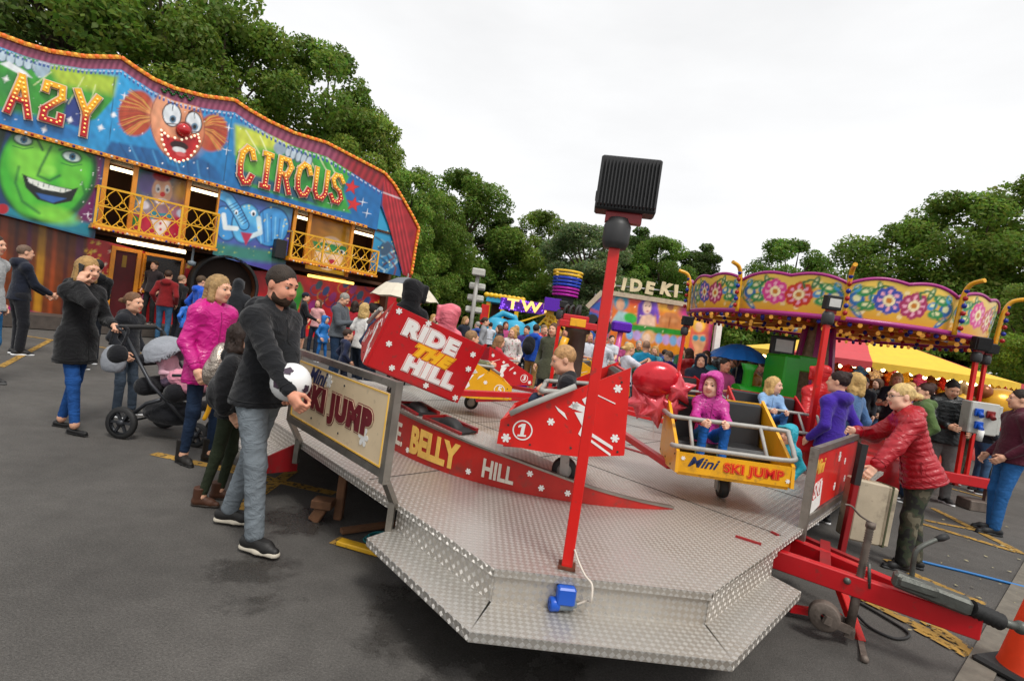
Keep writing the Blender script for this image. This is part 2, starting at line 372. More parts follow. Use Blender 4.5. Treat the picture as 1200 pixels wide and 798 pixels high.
def skin_mats(t):
    if t in SKINM: return SKINM[t]
    base = {'fair': 'd9a588', 'pale': 'e2b49a', 'tan': 'b9805f', 'red': 'cf8f74'}[t]
    SKINM[t] = [mat('skin_' + t, H(base), .5, var=.1, scale=14, bump=.06, bscale=90, spec=.35), mat('lips_' + t, tuple(x * f for x, f in zip(H(base), (.8, .5, .52))), .45, var=.05), mat('eye_white', (.5, .47, .45), .25, var=0), mat('eye_iris', (.05, .035, .025), .2, var=0)]
    for m in SKINM[t][:1]:
        b = m.node_tree.nodes['Principled BSDF']; b.inputs['Subsurface Weight'].default_value = .06; b.inputs['Subsurface Radius'].default_value = (.02, .008, .004)
    return SKINM[t]
def person(loc, yaw, height, label, group=None, top=('jacket', '222222'), legs='jeans', legc='2c4468', shoes=('trainer', '222222', 'dddddd'), hair=('short', '4a3524'), skin='fair',
           feet=None, hands=None, elbow=None, lean=0, tilt=0, look=0, nod=0, sit=None, res=.022, hk=('relax', 'relax'), bulk=1.0, hood=None, female=False, beard=None, glasses=False, extra=None, twist=0, handdir=None, palm=None, pelvis=None, cap=None, roll=0):
    """yaw: heading in degrees, 0 looks towards +Y, positive turns left"""
    root = empty('person', loc, R(yaw), label, 'person', group)
    if roll: root.rotation_euler = (0, R(roll), R(yaw))
    hh = .235 * (height / 1.75) ** .42; s = (height - hh) / 1.515; hs = hh / .235
    kidf = 1 + max(0, (1.45 - height)) * .25
    l1, l2 = .435 * s, .42 * s; pz = (sit if sit is not None else .945 * s); pel = V3(0, 0, pz) if pelvis is None else np.array(pelvis, float)
    ca, sa = math.cos(R(lean)), math.sin(R(lean)); ct, st = math.cos(R(tilt)), math.sin(R(tilt))
    up = nrm(V3(st, sa * ct, ca * ct)); tw = R(twist); rt0 = V3(math.cos(tw), -math.sin(tw), 0); fw = nrm(np.cross(up, rt0)); rt = np.cross(fw, up)
    T = lambda x, y, z: pel + (rt * x + fw * y + up * z) * s
    fr = np.stack([rt, fw, up])
    b = bulk; shw = (.15 if female else .172) * (.92 + .08 * b)
    chest = T(0, 0, .36); neck = T(0, -.01, .53); SH = [T(-shw, 0, .44), T(shw, 0, .44)]
    hp = [pel + V3(-.09, 0, -.01) * s, pel + V3(.09, 0, -.01) * s]
    feet = feet or [(-.1, .02, 8), (.1, -.02, -8)]
    ank = [V3(f[0], f[1], (.085 * s + (f[3] if len(f) > 3 else 0))) if f[0] is not None else None for f in feet]
    knees = []
    for i in (0, 1):
        kn, an = ik(hp[i], ank[i], l1, l2, (V3((-.12, .12)[i], 1, .15) if sit is None else V3((-.1, .1)[i], 1, 1.4))); knees.append(kn); ank[i] = an
    hands = hands or [(-.24, .06, .0), (.24, .06, .0)]
    elb, wri = [], []
    for i in (0, 1):
        h_ = hands[i]; tgt = T(*h_) if len(h_) == 3 else np.array(h_[:3], float)
        hint = (elbow[i] if elbow and elbow[i] is not None else ((-.5, .5)[i], -1, -.5)); hint = rt * hint[0] + fw * hint[1] + up * hint[2]
        e, w = ik(SH[i], tgt, .285 * s, .25 * s, hint); elb.append(e); wri.append(w)
    # head frame
    yw, nd = R(look), -R(nod); hf = nrm(fw * math.cos(yw) - rt * math.sin(yw)); hr = np.cross(hf, up); hu = up
    hf, hu = nrm(hf * math.cos(nd) - hu * math.sin(nd)), nrm(hu * math.cos(nd) + hf * math.sin(nd)); hr = np.cross(hf, hu)
    hc = neck + up * .045 * s + hu * (.092 * hs) + hf * .022 * hs
    if lean or nod: hu2 = hu
    Hd = lambda x, y, z: hc + (hr * x + hf * y + hu * z) * hs
    hrot = np.stack([hr, hf, hu]); fine = res <= .013
    # ---- body (one continuous skin)
    S = SDF()
    S.cap(T(0, 0, .02), T(0, 0, .34), .12 * s * b, .13 * s * b, k=.05, fr=fr, fl=.68); S.cap(SH[0], SH[1], .05 * s, k=.06)
    for i in (0, 1):
        S.cap(SH[i], elb[i], .045 * s * b, .036 * s * b, k=.03); S.cap(elb[i], wri[i], .037 * s, .026 * s, k=.02)
        S.cap(hp[i], knees[i], .075 * s * b, .05 * s, k=.04); S.cap(knees[i], ank[i], .052 * s, .034 * s, k=.03); S.cap(ank[i], ank[i] - V3(0, 0, .02 * s), .034 * s, .03 * s)
    S.cap(T(0, -.012, .47), Hd(0, -.018, -.07), .058 * s, .05 * hs, k=.035)
    v, f, mi = S.mesh(max(res, .014)); vs, fs, ms = [v], [f], [mi]; n0 = len(v)
    Hs = SDF(); E = lambda c, r, mi=0, k=.02: Hs.ell(Hd(*c), np.array(r) * hs, mi, k * hs, hrot)
    E((0, -.012, .03), (.074, .094, .09)); E((0, .024, -.03), (.061, .068, .084), k=.03); E((0, .058, -.09), (.026, .026, .022), k=.03)
    Hs.cap(Hd(0, -.018, -.05), Hd(0, -.03, -.13), .05 * hs, .052 * hs, k=.03)
    for sx in (-1, 1):
        E((sx * .075, -.01, -.004), (.009, .02, .031), k=.008); E((sx * .036, .056, -.034), (.024, .026, .026), k=.03); E((sx * .04, .02, -.075), (.025, .04, .025), k=.03)
    Hs.cap(Hd(-.034, .078, .03), Hd(.034, .078, .03), .011 * hs, k=.02)
    if fine or height * 40 > 0: Hs.cap(Hd(0, .084, .014), Hd(0, .104, -.02), .008 * hs, .0125 * hs, k=.016); E((0, .098, -.026), (.017, .012, .009), k=.01)
    hr_ = min(max(res * .55, .005), .0125)
    if res <= .02:
        for sx in (-1, 1): Hs.sub(Hd(sx * .031, .096, .008), V3(.02, .017, .013) * hs, .012, hrot)
        for sx in (-1, 1): E((sx * .031, .077, .0165), (.0175, .0125, .0075), 0, .004)
        E((0, .083, -.053), (.025, .013, .0065), 1, .004); E((0, .081, -.064), (.021, .013, .0075), 1, .004)
    v, f, mi = Hs.mesh(hr_); fs.append(f + n0); vs.append(v); ms.append(mi); n0 += len(v)
    if res <= .02:
        for sx in (-1, 1):
            for (y, rr, m_) in ((.0725, .0135, 2), (.0785, .0096, 3)):
                mb = MB(); mb.ball((0, 0, 0), rr * hs, 10); q = np.array([list(Hd(sx * .031, y, .0065))]) ; vv = np.array(mb.v) + q; vs.append(vv); fs.append(np.array([x for x in mb.f]) + n0); ms.append(np.full(len(mb.f), m_)); n0 += len(vv)
    for i in (0, 1):
        hv, hf_ = hand_np(hk[i]); d = nrm(wri[i] - elb[i]) if not (handdir and handdir[i] is not None) else nrm(rt * handdir[i][0] + fw * handdir[i][1] + up * handdir[i][2])
        pn = palm[i] if palm and palm[i] is not None else ((1, 0, -.2), (-1, 0, -.2))[i]; pn = rt * pn[0] + fw * pn[1] + up * pn[2]
        z = -nrm(pn - d * (pn @ d)); x = np.cross(d, z); q = hv * (s * .97 * kidf)
        if (x @ fw) < 0 and i == 0 or False: pass
        sgn = 1 if ((x * (1)) @ (fw + up * .5)) >= 0 else -1
        ff = hf_ if sgn > 0 else hf_[:, ::-1]
        vv = wri[i] + d * .028 * s + q[:, :1] * x * sgn + q[:, 1:2] * d + q[:, 2:] * z; vs.append(vv); fs.append(ff + n0); ms.append(np.zeros(len(ff), int)); n0 += len(vv)
    link('body', np_mesh('body', np.concatenate(vs), np.concatenate(fs), skin_mats(skin), np.concatenate(ms)), root)
    fold = (.007 if fine else .006) * s; seed = (loc[0] * 3.1 + loc[1]) % 7
    # ---- trousers / skirt
    if legs:
        S = SDF(); fat = {'jeans': 1.0, 'skinny': .9, 'baggy': 1.18, 'shorts': 1.12}[legs]
        S.cap(T(0, 0, .0), pel + V3(0, 0, -.03 * s), .118 * s * b, .13 * s * b, k=.04, fr=fr, fl=.74)
        for i in (0, 1):
            if legs == 'shorts': S.cap(hp[i], hp[i] + (knees[i] - hp[i]) * .92, .088 * s * b, .075 * s, k=.05)
            else:
                low = knees[i] + (ank[i] - knees[i]) * ({'tall': .9, 'boot': .93}.get(shoes[0] if shoes else '', .97 if legs != 'skinny' else .95))
                S.cap(hp[i], knees[i], .088 * s * b * fat, .061 * s * fat, k=.05); S.cap(knees[i], low, .061 * s * fat, (.046 if legs == 'skinny' else .054) * s * fat, k=.03)
        v, f, mi = S.mesh(res, fold * .45, seed); link('trousers', np_mesh('trousers', v, f, [cloth(legc, 'denim' if legs in ('jeans', 'skinny') else 'cloth') if isinstance(legc, str) else legc]), root)
    # ---- top garment
    kind = top[0]; tm = top[1] if not isinstance(top[1], str) else cloth(top[1], 'shiny' if kind in ('puffer', 'rain') else 'cloth')
    S = SDF(); th = {'tee': .004, 'jumper': .012, 'jacket': .016, 'rain': .02, 'coat': .018, 'puffer': .034}[kind]
    hem = {'tee': -.06, 'jumper': -.08, 'jacket': -.085, 'rain': -.2, 'coat': -.26, 'puffer': -.13}[kind]
    S.cap(T(0, 0, .04), T(0, 0, .34), (.125 * b + th) * s, (.138 * b + th) * s, k=.05, fr=fr, fl=.72)
    if hem < -.1:
        S.cap(T(0, 0, .04), T(0, 0, hem + .02), (.13 * b + th) * s, (.17 * b + th) * s, k=.03, fr=fr, fl=.8)
        if sit is None:
            for i in (0, 1): S.cap(hp[i], hp[i] + (knees[i] - hp[i]) * .5, (.085 + th) * s, (.08 + th) * s, k=.06)
    else: S.cap(T(0, 0, .07), T(0, 0, hem), (.152 * b + th) * s, (.18 * b + th) * s, k=.03, fr=fr, fl=.76)
    S.cap(SH[0], SH[1], (.052 + th) * s, k=.07)
    for i in (0, 1):
        S.cap(SH[i], elb[i], (.05 * b + th) * s, (.04 * b + th) * s, k=.035)
        if kind == 'tee': S.p.pop(); S.cap(SH[i], SH[i] + (elb[i] - SH[i]) * .55, .06 * s * b, .062 * s * b, k=.03)
        else: S.cap(elb[i], wri[i] + (elb[i] - wri[i]) * .04, (.041 * b + th) * s, (.03 + th * .8) * s, k=.025)
    for i in (0, 1): S.cap(SH[i], T(0, -.015, .515), (.04 + th) * s, (.045 + th) * s, k=.05)
    if kind not in ('tee',): S.cap(T(0, -.015, .47), T(0, -.005, .545), .07 * s, .066 * s, k=.03)
    if kind in ('jacket', 'rain', 'puffer', 'coat') and hood != 'none' and hood != 'up':
        S.ell(T(0, -.105, .50), V3(.115, .055, .075) * s, 0, .03 * s, fr); S.cap(T(-.085, -.04, .53), T(.085, -.04, .53), .03 * s, k=.03)
    S.cut(T(0, 0, hem), -up)
    if kind != 'tee': S.sub(Hd(0, .035, -.05), V3(.066, .075, .10) * hs, .008, hrot)
    if hood == 'up':
        S.ell(Hd(0, -.012, .022), V3(.1, .12, .122) * hs, 0, .02, hrot); S.ell(Hd(0, -.085, .085), V3(.05, .06, .045) * hs, 0, .05, hrot); S.cap(Hd(-.09, .06, -.06), Hd(-.075, .075, .08), .02 * hs, k=.02); S.cap(Hd(.09, .06, -.06), Hd(.075, .075, .08), .02 * hs, k=.02); S.cap(Hd(-.07, .08, .09), Hd(.07, .08, .09), .02 * hs, k=.02); S.cap(Hd(0, -.03, -.06), T(0, -.02, .47), .085 * hs, .1 * s, k=.04); S.sub(Hd(0, .115, -.015), V3(.076, .12, .112) * hs, .01, hrot)
    v, f, mi = S.mesh(res, fold * (.7 if kind != 'puffer' else .3), seed + 2)
    if kind == 'puffer' and len(v):
        pz_ = v @ up; w = np.abs(np.sin(pz_ * math.pi / (.055 * s))) ** .5; c0 = (v - (pel + up * .3 * s)); rad = c0 - np.outer(c0 @ up, up); rad /= np.linalg.norm(rad, axis=1)[:, None] + 1e-6; v = v + rad * ((w - .6) * .012)[:, None]
    tn = {'tee': 't_shirt', 'jumper': 'jumper', 'jacket': 'jacket', 'rain': 'jacket', 'coat': 'coat', 'puffer': 'jacket'}[kind]
    jo = link(tn, np_mesh(tn, v, f, [tm]), root)
    if fine:                                     # hem, cuffs and pocket seams
        from mathutils.bvhtree import BVHTree
        bv = BVHTree.FromPolygons([tuple(x) for x in v], [tuple(int(i) for i in x) for x in f]); sm_ = mat('seam_' + (top[1] if isinstance(top[1], str) else 'x'), tuple(x * .55 for x in H(top[1])), .8, var=.1)
        def cast(o, d):
            h_ = bv.ray_cast(Vector(o), Vector(d)); return h_[0]
        mb = MB(); ring = []
        for k in range(28):
            a = 2 * math.pi * k / 28; dv = rt * math.cos(a) + fw * math.sin(a); c_ = pel + up * (hem + .035) * s; q = cast(c_ + dv * .6, -dv)
            if q is not None: ring.append(q)
        if len(ring) > 20: mb.tube(ring, .005 * s, 5, closed=True)
        for i in (0, 1):
            dw = nrm(wri[i] - elb[i]); c_ = wri[i] - dw * .03 * s; x_ = nrm(np.cross(dw, up)); y_ = np.cross(dw, x_); rg = [cast(c_ + (x_ * math.cos(a) + y_ * math.sin(a)) * .14, -(x_ * math.cos(a) + y_ * math.sin(a))) for a in np.linspace(0, 6.283, 15)[:-1]]
            rg = [q for q in rg if q is not None and (q - Vector(c_)).length < .09]
            if len(rg) > 9: mb.tube(rg, .005 * s, 5, closed=True)
        for sx in (-1, 1):
            ln_ = [cast(T(sx * .9, y, z), -rt * sx) for y, z in ((.03, .1), (.045, .06), (.06, .0))]
            if all(q is not None for q in ln_): mb.tube(ln_, .004 * s, 5)
        zl = [cast(T(0, .9, z), -fw) for z in np.linspace(.46, hem + .03, 9)]; zl = [q for q in zl if q is not None]
        if len(zl) > 4 and kind not in ('tee', 'jumper'): mb.tube(zl, .006 * s, 5)
        if len(mb.v): link('seams', mb.mesh('seams', sm_), jo)
    # ---- hair
    hm = None
    if hair and hair[0] != 'bald':
        hm = mat('hair_' + hair[1], H(hair[1]), .55, var=.35, scale=30, bump=.5, bscale=160, spec=.3); st = hair[0]; S = SDF(); e = lambda c, r, k=.02: S.ell(Hd(*c), np.array(r) * hs, 0, k * hs, hrot)
        e((0, -.018, .036), (.0805, .098, .0935))
        if st in ('long', 'bob'):
            for sx in (-1, 1): S.cap(Hd(sx * .066, -.01, .02), Hd(sx * .074, .0, -.1), .03 * hs, .034 * hs, k=.03)
            S.cap(Hd(0, -.07, .02), Hd(0, -.075, -.12), .06 * hs, .06 * hs, k=.03)
            if st == 'long':
                for sx in (-1, 1): S.cap(Hd(sx * .06, -.05, -.1), Hd(sx * .075, -.04, -.2), .042 * hs, .03 * hs, k=.03)
        if st == 'bun': e((0, -.085, .09), (.04, .04, .038))
        if st == 'pony':
            S.cap(Hd(0, -.1, .03), Hd(0, -.145, .0), .026 * hs, .034 * hs, k=.02); S.cap(Hd(0, -.145, .0), Hd(0, -.15, -.14), .034 * hs, .016 * hs, k=.02)
        if st == 'quiff': e((0, .045, .1), (.05, .045, .03))
        S.sub(Hd(0, .115, -.035), V3(.074, .09, .105) * hs, .008, hrot)
        if st in ('short', 'buzz', 'quiff'): S.sub(Hd(0, .125, .03), V3(.062, .06, .066) * hs, .01, hrot)
        if st in ('short', 'quiff', 'pony', 'bun'):
            S.cut(Hd(0, -.05, -.045), -hu * .96 - hf * .28)
            for sx in (-1, 1): S.sub(Hd(sx * .085, .0, -.03), V3(.022, .026, .05) * hs, .006, hrot)
        if st == 'buzz': S.p[0] = ('e', Hd(0, -.016, .033), V3(.0765, .0965, .0925) * hs, hrot, 0, .02); S.cut(Hd(0, -.05, -.04), -hu * .96 - hf * .28)
        v, f, mi = S.mesh(max(hr_, .008), (.0045 if st in ('short', 'buzz', 'quiff') else .007), seed, (4.5, 4.5, 4.0) if st in ('short', 'buzz', 'quiff') else (4.2, 4.2, .8)); link('hair', np_mesh('hair', v, f, [hm]), root)
    if res <= .013 and hm is not None:
        mb = MB()
        for sx in (-1, 1): mb.tube([Hd(sx * .012, .0905, .029), Hd(sx * .03, .0895, .034), Hd(sx * .047, .078, .029)], [.0035 * hs, .0042 * hs, .0022 * hs], 6)
        mb.build('eyebrows', hm, root)
    if beard:
        S = SDF(); e = lambda c, r, k=.02: S.ell(Hd(*c), np.array(r) * hs, 0, k * hs, hrot)
        e((0, .026, -.034), (.0635, .0705, .086)); e((0, .058, -.09), (.029, .0295, .026), .03)
        for sx in (-1, 1): e((sx * .04, .02, -.075), (.0275, .0425, .0275), .03)
        S.cut(Hd(0, .05, -.04), hu * .93 - hf * -.0 + hf * .36); S.cut(Hd(0, -.0, -.05), -hf * .9 - hu * .3); S.sub(Hd(0, .095, -.058), V3(.021, .03, .007) * hs, .004, hrot)
        v, f, mi = S.mesh(.006, .002, 1, 3)
        if len(f): link('beard', np_mesh('beard', v, f, [mat('beard_' + beard, H(beard), .8, var=.4, scale=60, bump=.5, bscale=200, spec=.2)]), root)
    if glasses:
        mb = MB()
        for sx in (-1, 1):
            mb.tube([Hd(sx * .032 + .022 * math.cos(a), .1, .006 + .017 * math.sin(a)) for a in np.linspace(0, 2 * math.pi, 12, endpoint=False)], .0018, 5, closed=True); mb.tube([Hd(sx * .054, .098, .01), Hd(sx * .075, .0, .012)], .0016, 5)
        mb.tube([Hd(-.01, .104, .01), Hd(.01, .104, .01)], .0016, 5); mb.build('glasses', mat('black_plastic', (.02, .02, .02), .35), root)
    if cap:
        S = SDF(); S.ell(Hd(0, -.014, .045), V3(.086, .103, .09) * hs, 0, .02, hrot); S.cut(Hd(0, 0, .04), -hu); S.ell(Hd(0, .11, .045), V3(.06, .07, .008) * hs, 0, .01, hrot)
        v, f, mi = S.mesh(.01); link('cap', np_mesh('cap', v, f, [cloth(cap)]), root)
    # ---- shoes
    if shoes:
        sm = shoe_mesh(shoes[0], shoes[1] + shoes[2], mat('shoe_' + shoes[1], H(shoes[1]), .55, var=.2, bump=.1), mat('sole_' + shoes[2], H(shoes[2]), .6, var=.15))
        for i in (0, 1):
            o = link('shoe', sm, root); a = ank[i] - V3(0, 0, .085 * s); o.location = a; o.rotation_euler = (R(feet[i][4]) if len(feet[i]) > 4 else 0, 0, R(feet[i][2])); k_ = s * (.86 if female else .95) * kidf; o.scale = (k_, k_, k_)
    root['j'] = 0; del root['j']
    J = dict(T=T, Hd=Hd, wri=wri, elb=elb, ank=ank, knees=knees, SH=SH, pel=pel, s=s, hs=hs, fw=fw, up=up, rt=rt)
    return root, J
def world_pt(root, p):
    return Matrix.LocRotScale(root.location, root.rotation_euler, (1, 1, 1)) @ Vector(p)
# ------------------------------------------------------------------ ground
def asphalt():
    m = bpy.data.materials.new('asphalt'); m.use_nodes = True; nt = m.node_tree; b = nt.nodes['Principled BSDF']; ln = nt.links.new
    tc = nt.nodes.new('ShaderNodeTexCoord'); P = tc.outputs['Object']
    def noise(sc, det=5, rough=.6):
        n = nt.nodes.new('ShaderNodeTexNoise'); n.inputs['Scale'].default_value = sc; n.inputs['Detail'].default_value = det; n.inputs['Roughness'].default_value = rough; ln(P, n.inputs['Vector']); return n.outputs['Fac']
    def rng_(v, a, b_, c, d):
        r = nt.nodes.new('ShaderNodeMapRange'); r.inputs[1].default_value = a; r.inputs[2].default_value = b_; r.inputs[3].default_value = c; r.inputs[4].default_value = d; ln(v, r.inputs[0]); return r.outputs[0]
    def math_(op, a, b_):
        r = nt.nodes.new('ShaderNodeMath'); r.operation = op
        for i, x in enumerate((a, b_)):
            if isinstance(x, (int, float)): r.inputs[i].default_value = x
            else: ln(x, r.inputs[i])
        return r.outputs[0]
    v = math_('MULTIPLY', rng_(noise(.55), .3, .7, .68, 1.28), rng_(noise(90, 3), .3, .7, .72, 1.3)); v = math_('MULTIPLY', v, rng_(noise(6), .3, .7, .88, 1.12))
    vo = nt.nodes.new('ShaderNodeTexVoronoi'); vo.inputs['Scale'].default_value = 140; ln(P, vo.inputs['Vector']); v = math_('MULTIPLY', v, rng_(vo.outputs['Distance'], 0, .5, 1.25, .85))
    # wet spills: each a stain with a ragged outline
    wet = None
    for (px, py, r) in ((290, 668, .26), (300, 700, .16), (520, 735, .42), (590, 770, .3), (350, 610, .3), (470, 700, .22), (650, 790, .25)):
        g = G(px, py); d = nt.nodes.new('ShaderNodeVectorMath'); d.operation = 'DISTANCE'; ln(P, d.inputs[0]); d.inputs[1].default_value = g
        q = math_('ADD', d.outputs['Value'], rng_(noise(5.5, 6, .65), .2, .8, -.22, .22)); q = rng_(q, r, r - .14, 0, 1); wet = q if wet is None else math_('MAXIMUM', wet, q)
    v = math_('MULTIPLY', v, rng_(wet, 0, 1, 1, .55))
    mu = nt.nodes.new('ShaderNodeVectorMath'); mu.operation = 'SCALE'; mu.inputs[0].default_value = (.098, .091, .083); ln(v, mu.inputs['Scale']); ln(mu.outputs[0], b.inputs['Base Color'])
    ln(rng_(wet, 0, 1, .82, .22), b.inputs['Roughness']); b.inputs['Specular IOR Level'].default_value = .35
    bp = nt.nodes.new('ShaderNodeBump'); bp.inputs['Strength'].default_value = .55; bp.inputs['Distance'].default_value = .006; ln(rng_(vo.outputs['Distance'], 0, .6, 1, 0), bp.inputs['Height']); ln(bp.outputs['Normal'], b.inputs['Normal'])
    return m
n_ = 40; gv = []; gf = []
mb = MB(); mb.add([(-400, -60, 0), (400, -60, 0), (400, 600, 0), (-400, 600, 0)], [(0, 1, 2, 3)])
tag(mb.build('ground', asphalt()), kind='structure')
def worn_yellow():
    m = mat('line_yellow', H('a07c38'), .8, var=.35, scale=6); nt = m.node_tree; b = nt.nodes['Principled BSDF']
    t = nt.nodes.new('ShaderNodeTexCoord'); n = nt.nodes.new('ShaderNodeTexNoise'); n.inputs['Scale'].default_value = 22; n.inputs['Detail'].default_value = 6; r = nt.nodes.new('ShaderNodeMapRange')
    r.inputs[1].default_value = .36; r.inputs[2].default_value = .48; nt.links.new(t.outputs['Object'], n.inputs['Vector']); nt.links.new(n.outputs['Fac'], r.inputs[0]); nt.links.new(r.outputs[0], b.inputs['Alpha']); return m
yl = MB()
for k, (a, b, w) in enumerate([((180, 531), (392, 578), .1), ((249, 539), (330, 566), .1), ((345, 550), (262, 607), .1), ((392, 632), (446, 648), .12), ((20, 392), (240, 425), .09), ((0, 430), (60, 398), .09), ((1093, 595), (1200, 649), .1), ((1070, 610), (1190, 646), .1), ((1083, 609), (1140, 620), .08), ((1096, 567), (1180, 590), .09), ((1060, 668), (1155, 708), .1), ((1085, 727), (1152, 772), .11), ((1075, 736), (1135, 768), .09), ((1040, 655), (1100, 690), .1), ((1010, 700), (1100, 745), .1)]):
    A = G(*a, .004 + .0006 * k); B = G(*b, .004 + .0006 * k); d = (B - A).normalized(); s_ = Vector((-d.y, d.x, 0)) * w / 2; yl.add([A - s_, B - s_, B + s_, A + s_], [(0, 1, 2, 3)])
tag(yl.build('road_marking', worn_yellow()), kind='structure')
mb = MB(); a, b = G(1206, 672), G(1150, 782); d = (b - a).normalized(); mb.bar(a - d * 3, b + d * 1.5, .13, .03); tag(mb.build('kerb', mat('concrete', H('6c665c'), .85, var=.25, scale=12, bump=.3)), kind='structure')
lf = MB()
for k in range(46):
    p = G(random.uniform(1060, 1198), random.uniform(585, 740), .01); a = random.uniform(0, 6.3); r_ = random.uniform(.008, .02)
    lf.add([p + Vector((math.cos(a + t) * r_ * q, math.sin(a + t) * r_ * q, random.uniform(0, .008))) for t, q in ((0, 1.5), (1.3, .7), (2.6, 1), (3.9, .8), (5.1, .9))], [(0, 1, 2, 3, 4)])
tag(lf.build('litter', mat('dry_leaf', H('9a9270'), .8, var=.4, scale=3)), kind='stuff')
# ------------------------------------------------------------------ the ride platform
def tread_plate():
    m = bpy.data.materials.new('tread_plate'); m.use_nodes = True; nt = m.node_tree; b = nt.nodes['Principled BSDF']; ln = nt.links.new
    uv = nt.nodes.new('ShaderNodeUVMap'); sx = nt.nodes.new('ShaderNodeSeparateXYZ')
    def M(op, a, b_=None, c=None):
        r = nt.nodes.new('ShaderNodeMath'); r.operation = op
        for i, x in enumerate((a, b_, c)):
            if x is None: continue
            if isinstance(x, (int, float)): r.inputs[i].default_value = x
            else: ln(x, r.inputs[i])
        return r.outputs[0]
    vm = nt.nodes.new('ShaderNodeVectorMath'); vm.operation = 'SCALE'; vm.inputs['Scale'].default_value = 1 / .031; ln(uv.outputs['UV'], vm.inputs[0]); ln(vm.outputs[0], sx.inputs[0])
    X, Y = sx.outputs[0], sx.outputs[1]
    fx, fy = M('FLOOR', X), M('FLOOR', Y); par = M('FLOORED_MODULO', M('ADD', fx, fy), 2.0)
    lx, ly = M('SUBTRACT', M('FRACT', X), .5), M('SUBTRACT', M('FRACT', Y), .5)
    p1, p2 = M('ADD', lx, ly), M('SUBTRACT', lx, ly)       # diagonals
    mixv = lambda a, b_: M('ADD', M('MULTIPLY', a, M('SUBTRACT', 1.0, par)), M('MULTIPLY', b_, par))
    al, ac = mixv(p1, p2), mixv(p2, p1)                      # along / across the five bars
    bars = M('COSINE', M('MULTIPLY', ac, 2 * math.pi * 5.0)); bars = M('SMOOTH_MAX', M('MULTIPLY_ADD', bars, .5, .5), 0.0, .05)
    mask = M('MULTIPLY', M('LESS_THAN', M('ABSOLUTE', al), .42), M('LESS_THAN', M('ABSOLUTE', ac), .5)); h = M('MULTIPLY', bars, mask)
    tc = nt.nodes.new('ShaderNodeTexCoord'); n = nt.nodes.new('ShaderNodeTexNoise'); n.inputs['Scale'].default_value = 1.1; n.inputs['Detail'].default_value = 8; n.inputs['Roughness'].default_value = .66; ln(tc.outputs['Object'], n.inputs['Vector'])
    g = nt.nodes.new('ShaderNodeMapRange'); g.inputs[1].default_value = .42; g.inputs[2].default_value = .7; ln(n.outputs['Fac'], g.inputs[0])
    n2 = nt.nodes.new('ShaderNodeTexNoise'); n2.inputs['Scale'].default_value = 40; n2.inputs['Detail'].default_value = 3; ln(tc.outputs['Object'], n2.inputs['Vector'])
    mx = nt.nodes.new('ShaderNodeMix'); mx.data_type = 'RGBA'; mx.inputs['A'].default_value = (.5, .47, .425, 1); mx.inputs['B'].default_value = (.3, .245, .19, 1); ln(M('MULTIPLY', g.outputs[0], .8), mx.inputs['Factor'])
    mx2 = nt.nodes.new('ShaderNodeMix'); mx2.data_type = 'RGBA'; mx2.inputs['B'].default_value = (.88, .86, .82, 1); ln(mx.outputs['Result'], mx2.inputs['A']); ln(M('MULTIPLY', h, .95), mx2.inputs['Factor']); ln(mx2.outputs['Result'], b.inputs['Base Color'])
    b.inputs['Metallic'].default_value = .68; ln(M('ADD', M('MULTIPLY_ADD', g.outputs[0], .22, .3), M('MULTIPLY', n2.outputs['Fac'], .12)), b.inputs['Roughness'])
    bp = nt.nodes.new('ShaderNodeBump'); bp.inputs['Strength'].default_value = .9; bp.inputs['Distance'].default_value = .0035; ln(h, bp.inputs['Height']); ln(bp.outputs['Normal'], b.inputs['Normal']); return m
TP = tread_plate(); STEEL = mat('grey_steel', H('8d8880'), .42, .85, var=.2, scale=7, dirt=.4, bump=.1); RED = paint('b80f18', .4, .5); DRED = paint('8a0d14', .5, .6); BLACK = mat('black_rubber', (.018, .018, .018), .6, var=.2, bump=.2); VINYL = mat('black_vinyl', (.02, .02, .021), .38, var=.15, bump=.12, bscale=18)
GREYP = mat('grey_paint', H('9c9a94'), .4, var=.15, dirt=.35); WHITE = mat('white_paint', (.78, .77, .74), .45, var=.06); YEL = paint('e0a20e', .4, .45); WOOD = mat('rough_wood', H('6b4a33'), .85, var=.35, scale=10, bump=.4, bscale=30); SOLID_RED = paint('cf1710', .42, .5)
ZD, ZT = .48, .325
P1, P2, P3, P4 = (G(*p, ZD) for p in ((465, 588), (579, 666), (835, 695), (911, 645)))
PF = G(354.6, 516, ZD); dl = (PF - P2).normalized(); dr = (G(1000, 578, ZD) - P3).normalized()
PL = P2 + dl * 4.8; PR = P3 + dr * 5.3; PB = Vector((PL.x + dr.x * 4.6, PL.y + dr.y * 4.6, ZD)); PBR = Vector((PR.x + dl.x * 4.6, PR.y + dl.y * 4.6, ZD))
CEN = Vector((.75, 6.05, ZD))
plat = empty('ride_platform', (CEN.x, CEN.y, 0), 0, 'diamond plate aluminium platform with two stepped edges carrying the small fairground ride', 'platform')
PI_ = Matrix.Translation(-Vector((CEN.x, CEN.y, 0)))
def pb(mb, name, m, parent=plat, uvrot=0.0):     # a platform part given in world coordinates
    o = mb.build(name, m, parent, uvrot); o.matrix_parent_inverse = PI_; return o
mb = MB(); mb.prism([P2, P3, PR, PBR, PB, PL], (0, 0, -.035)); pb(mb, 'deck', TP, uvrot=R(4))
tin = [G(461, 623, ZT), G(573, 706, ZT), G(828, 736, ZT), G(908, 679, ZT)]; tout = [G(430, 630, ZT), G(550, 740, ZT), G(860, 775, ZT), G(939, 693, ZT)]
tin = [Vector((p.x, p.y, ZT)) for p in (P1, P2, P3, P4)]
ris = MB(); trd = MB(); nos = MB(); capm = MB()
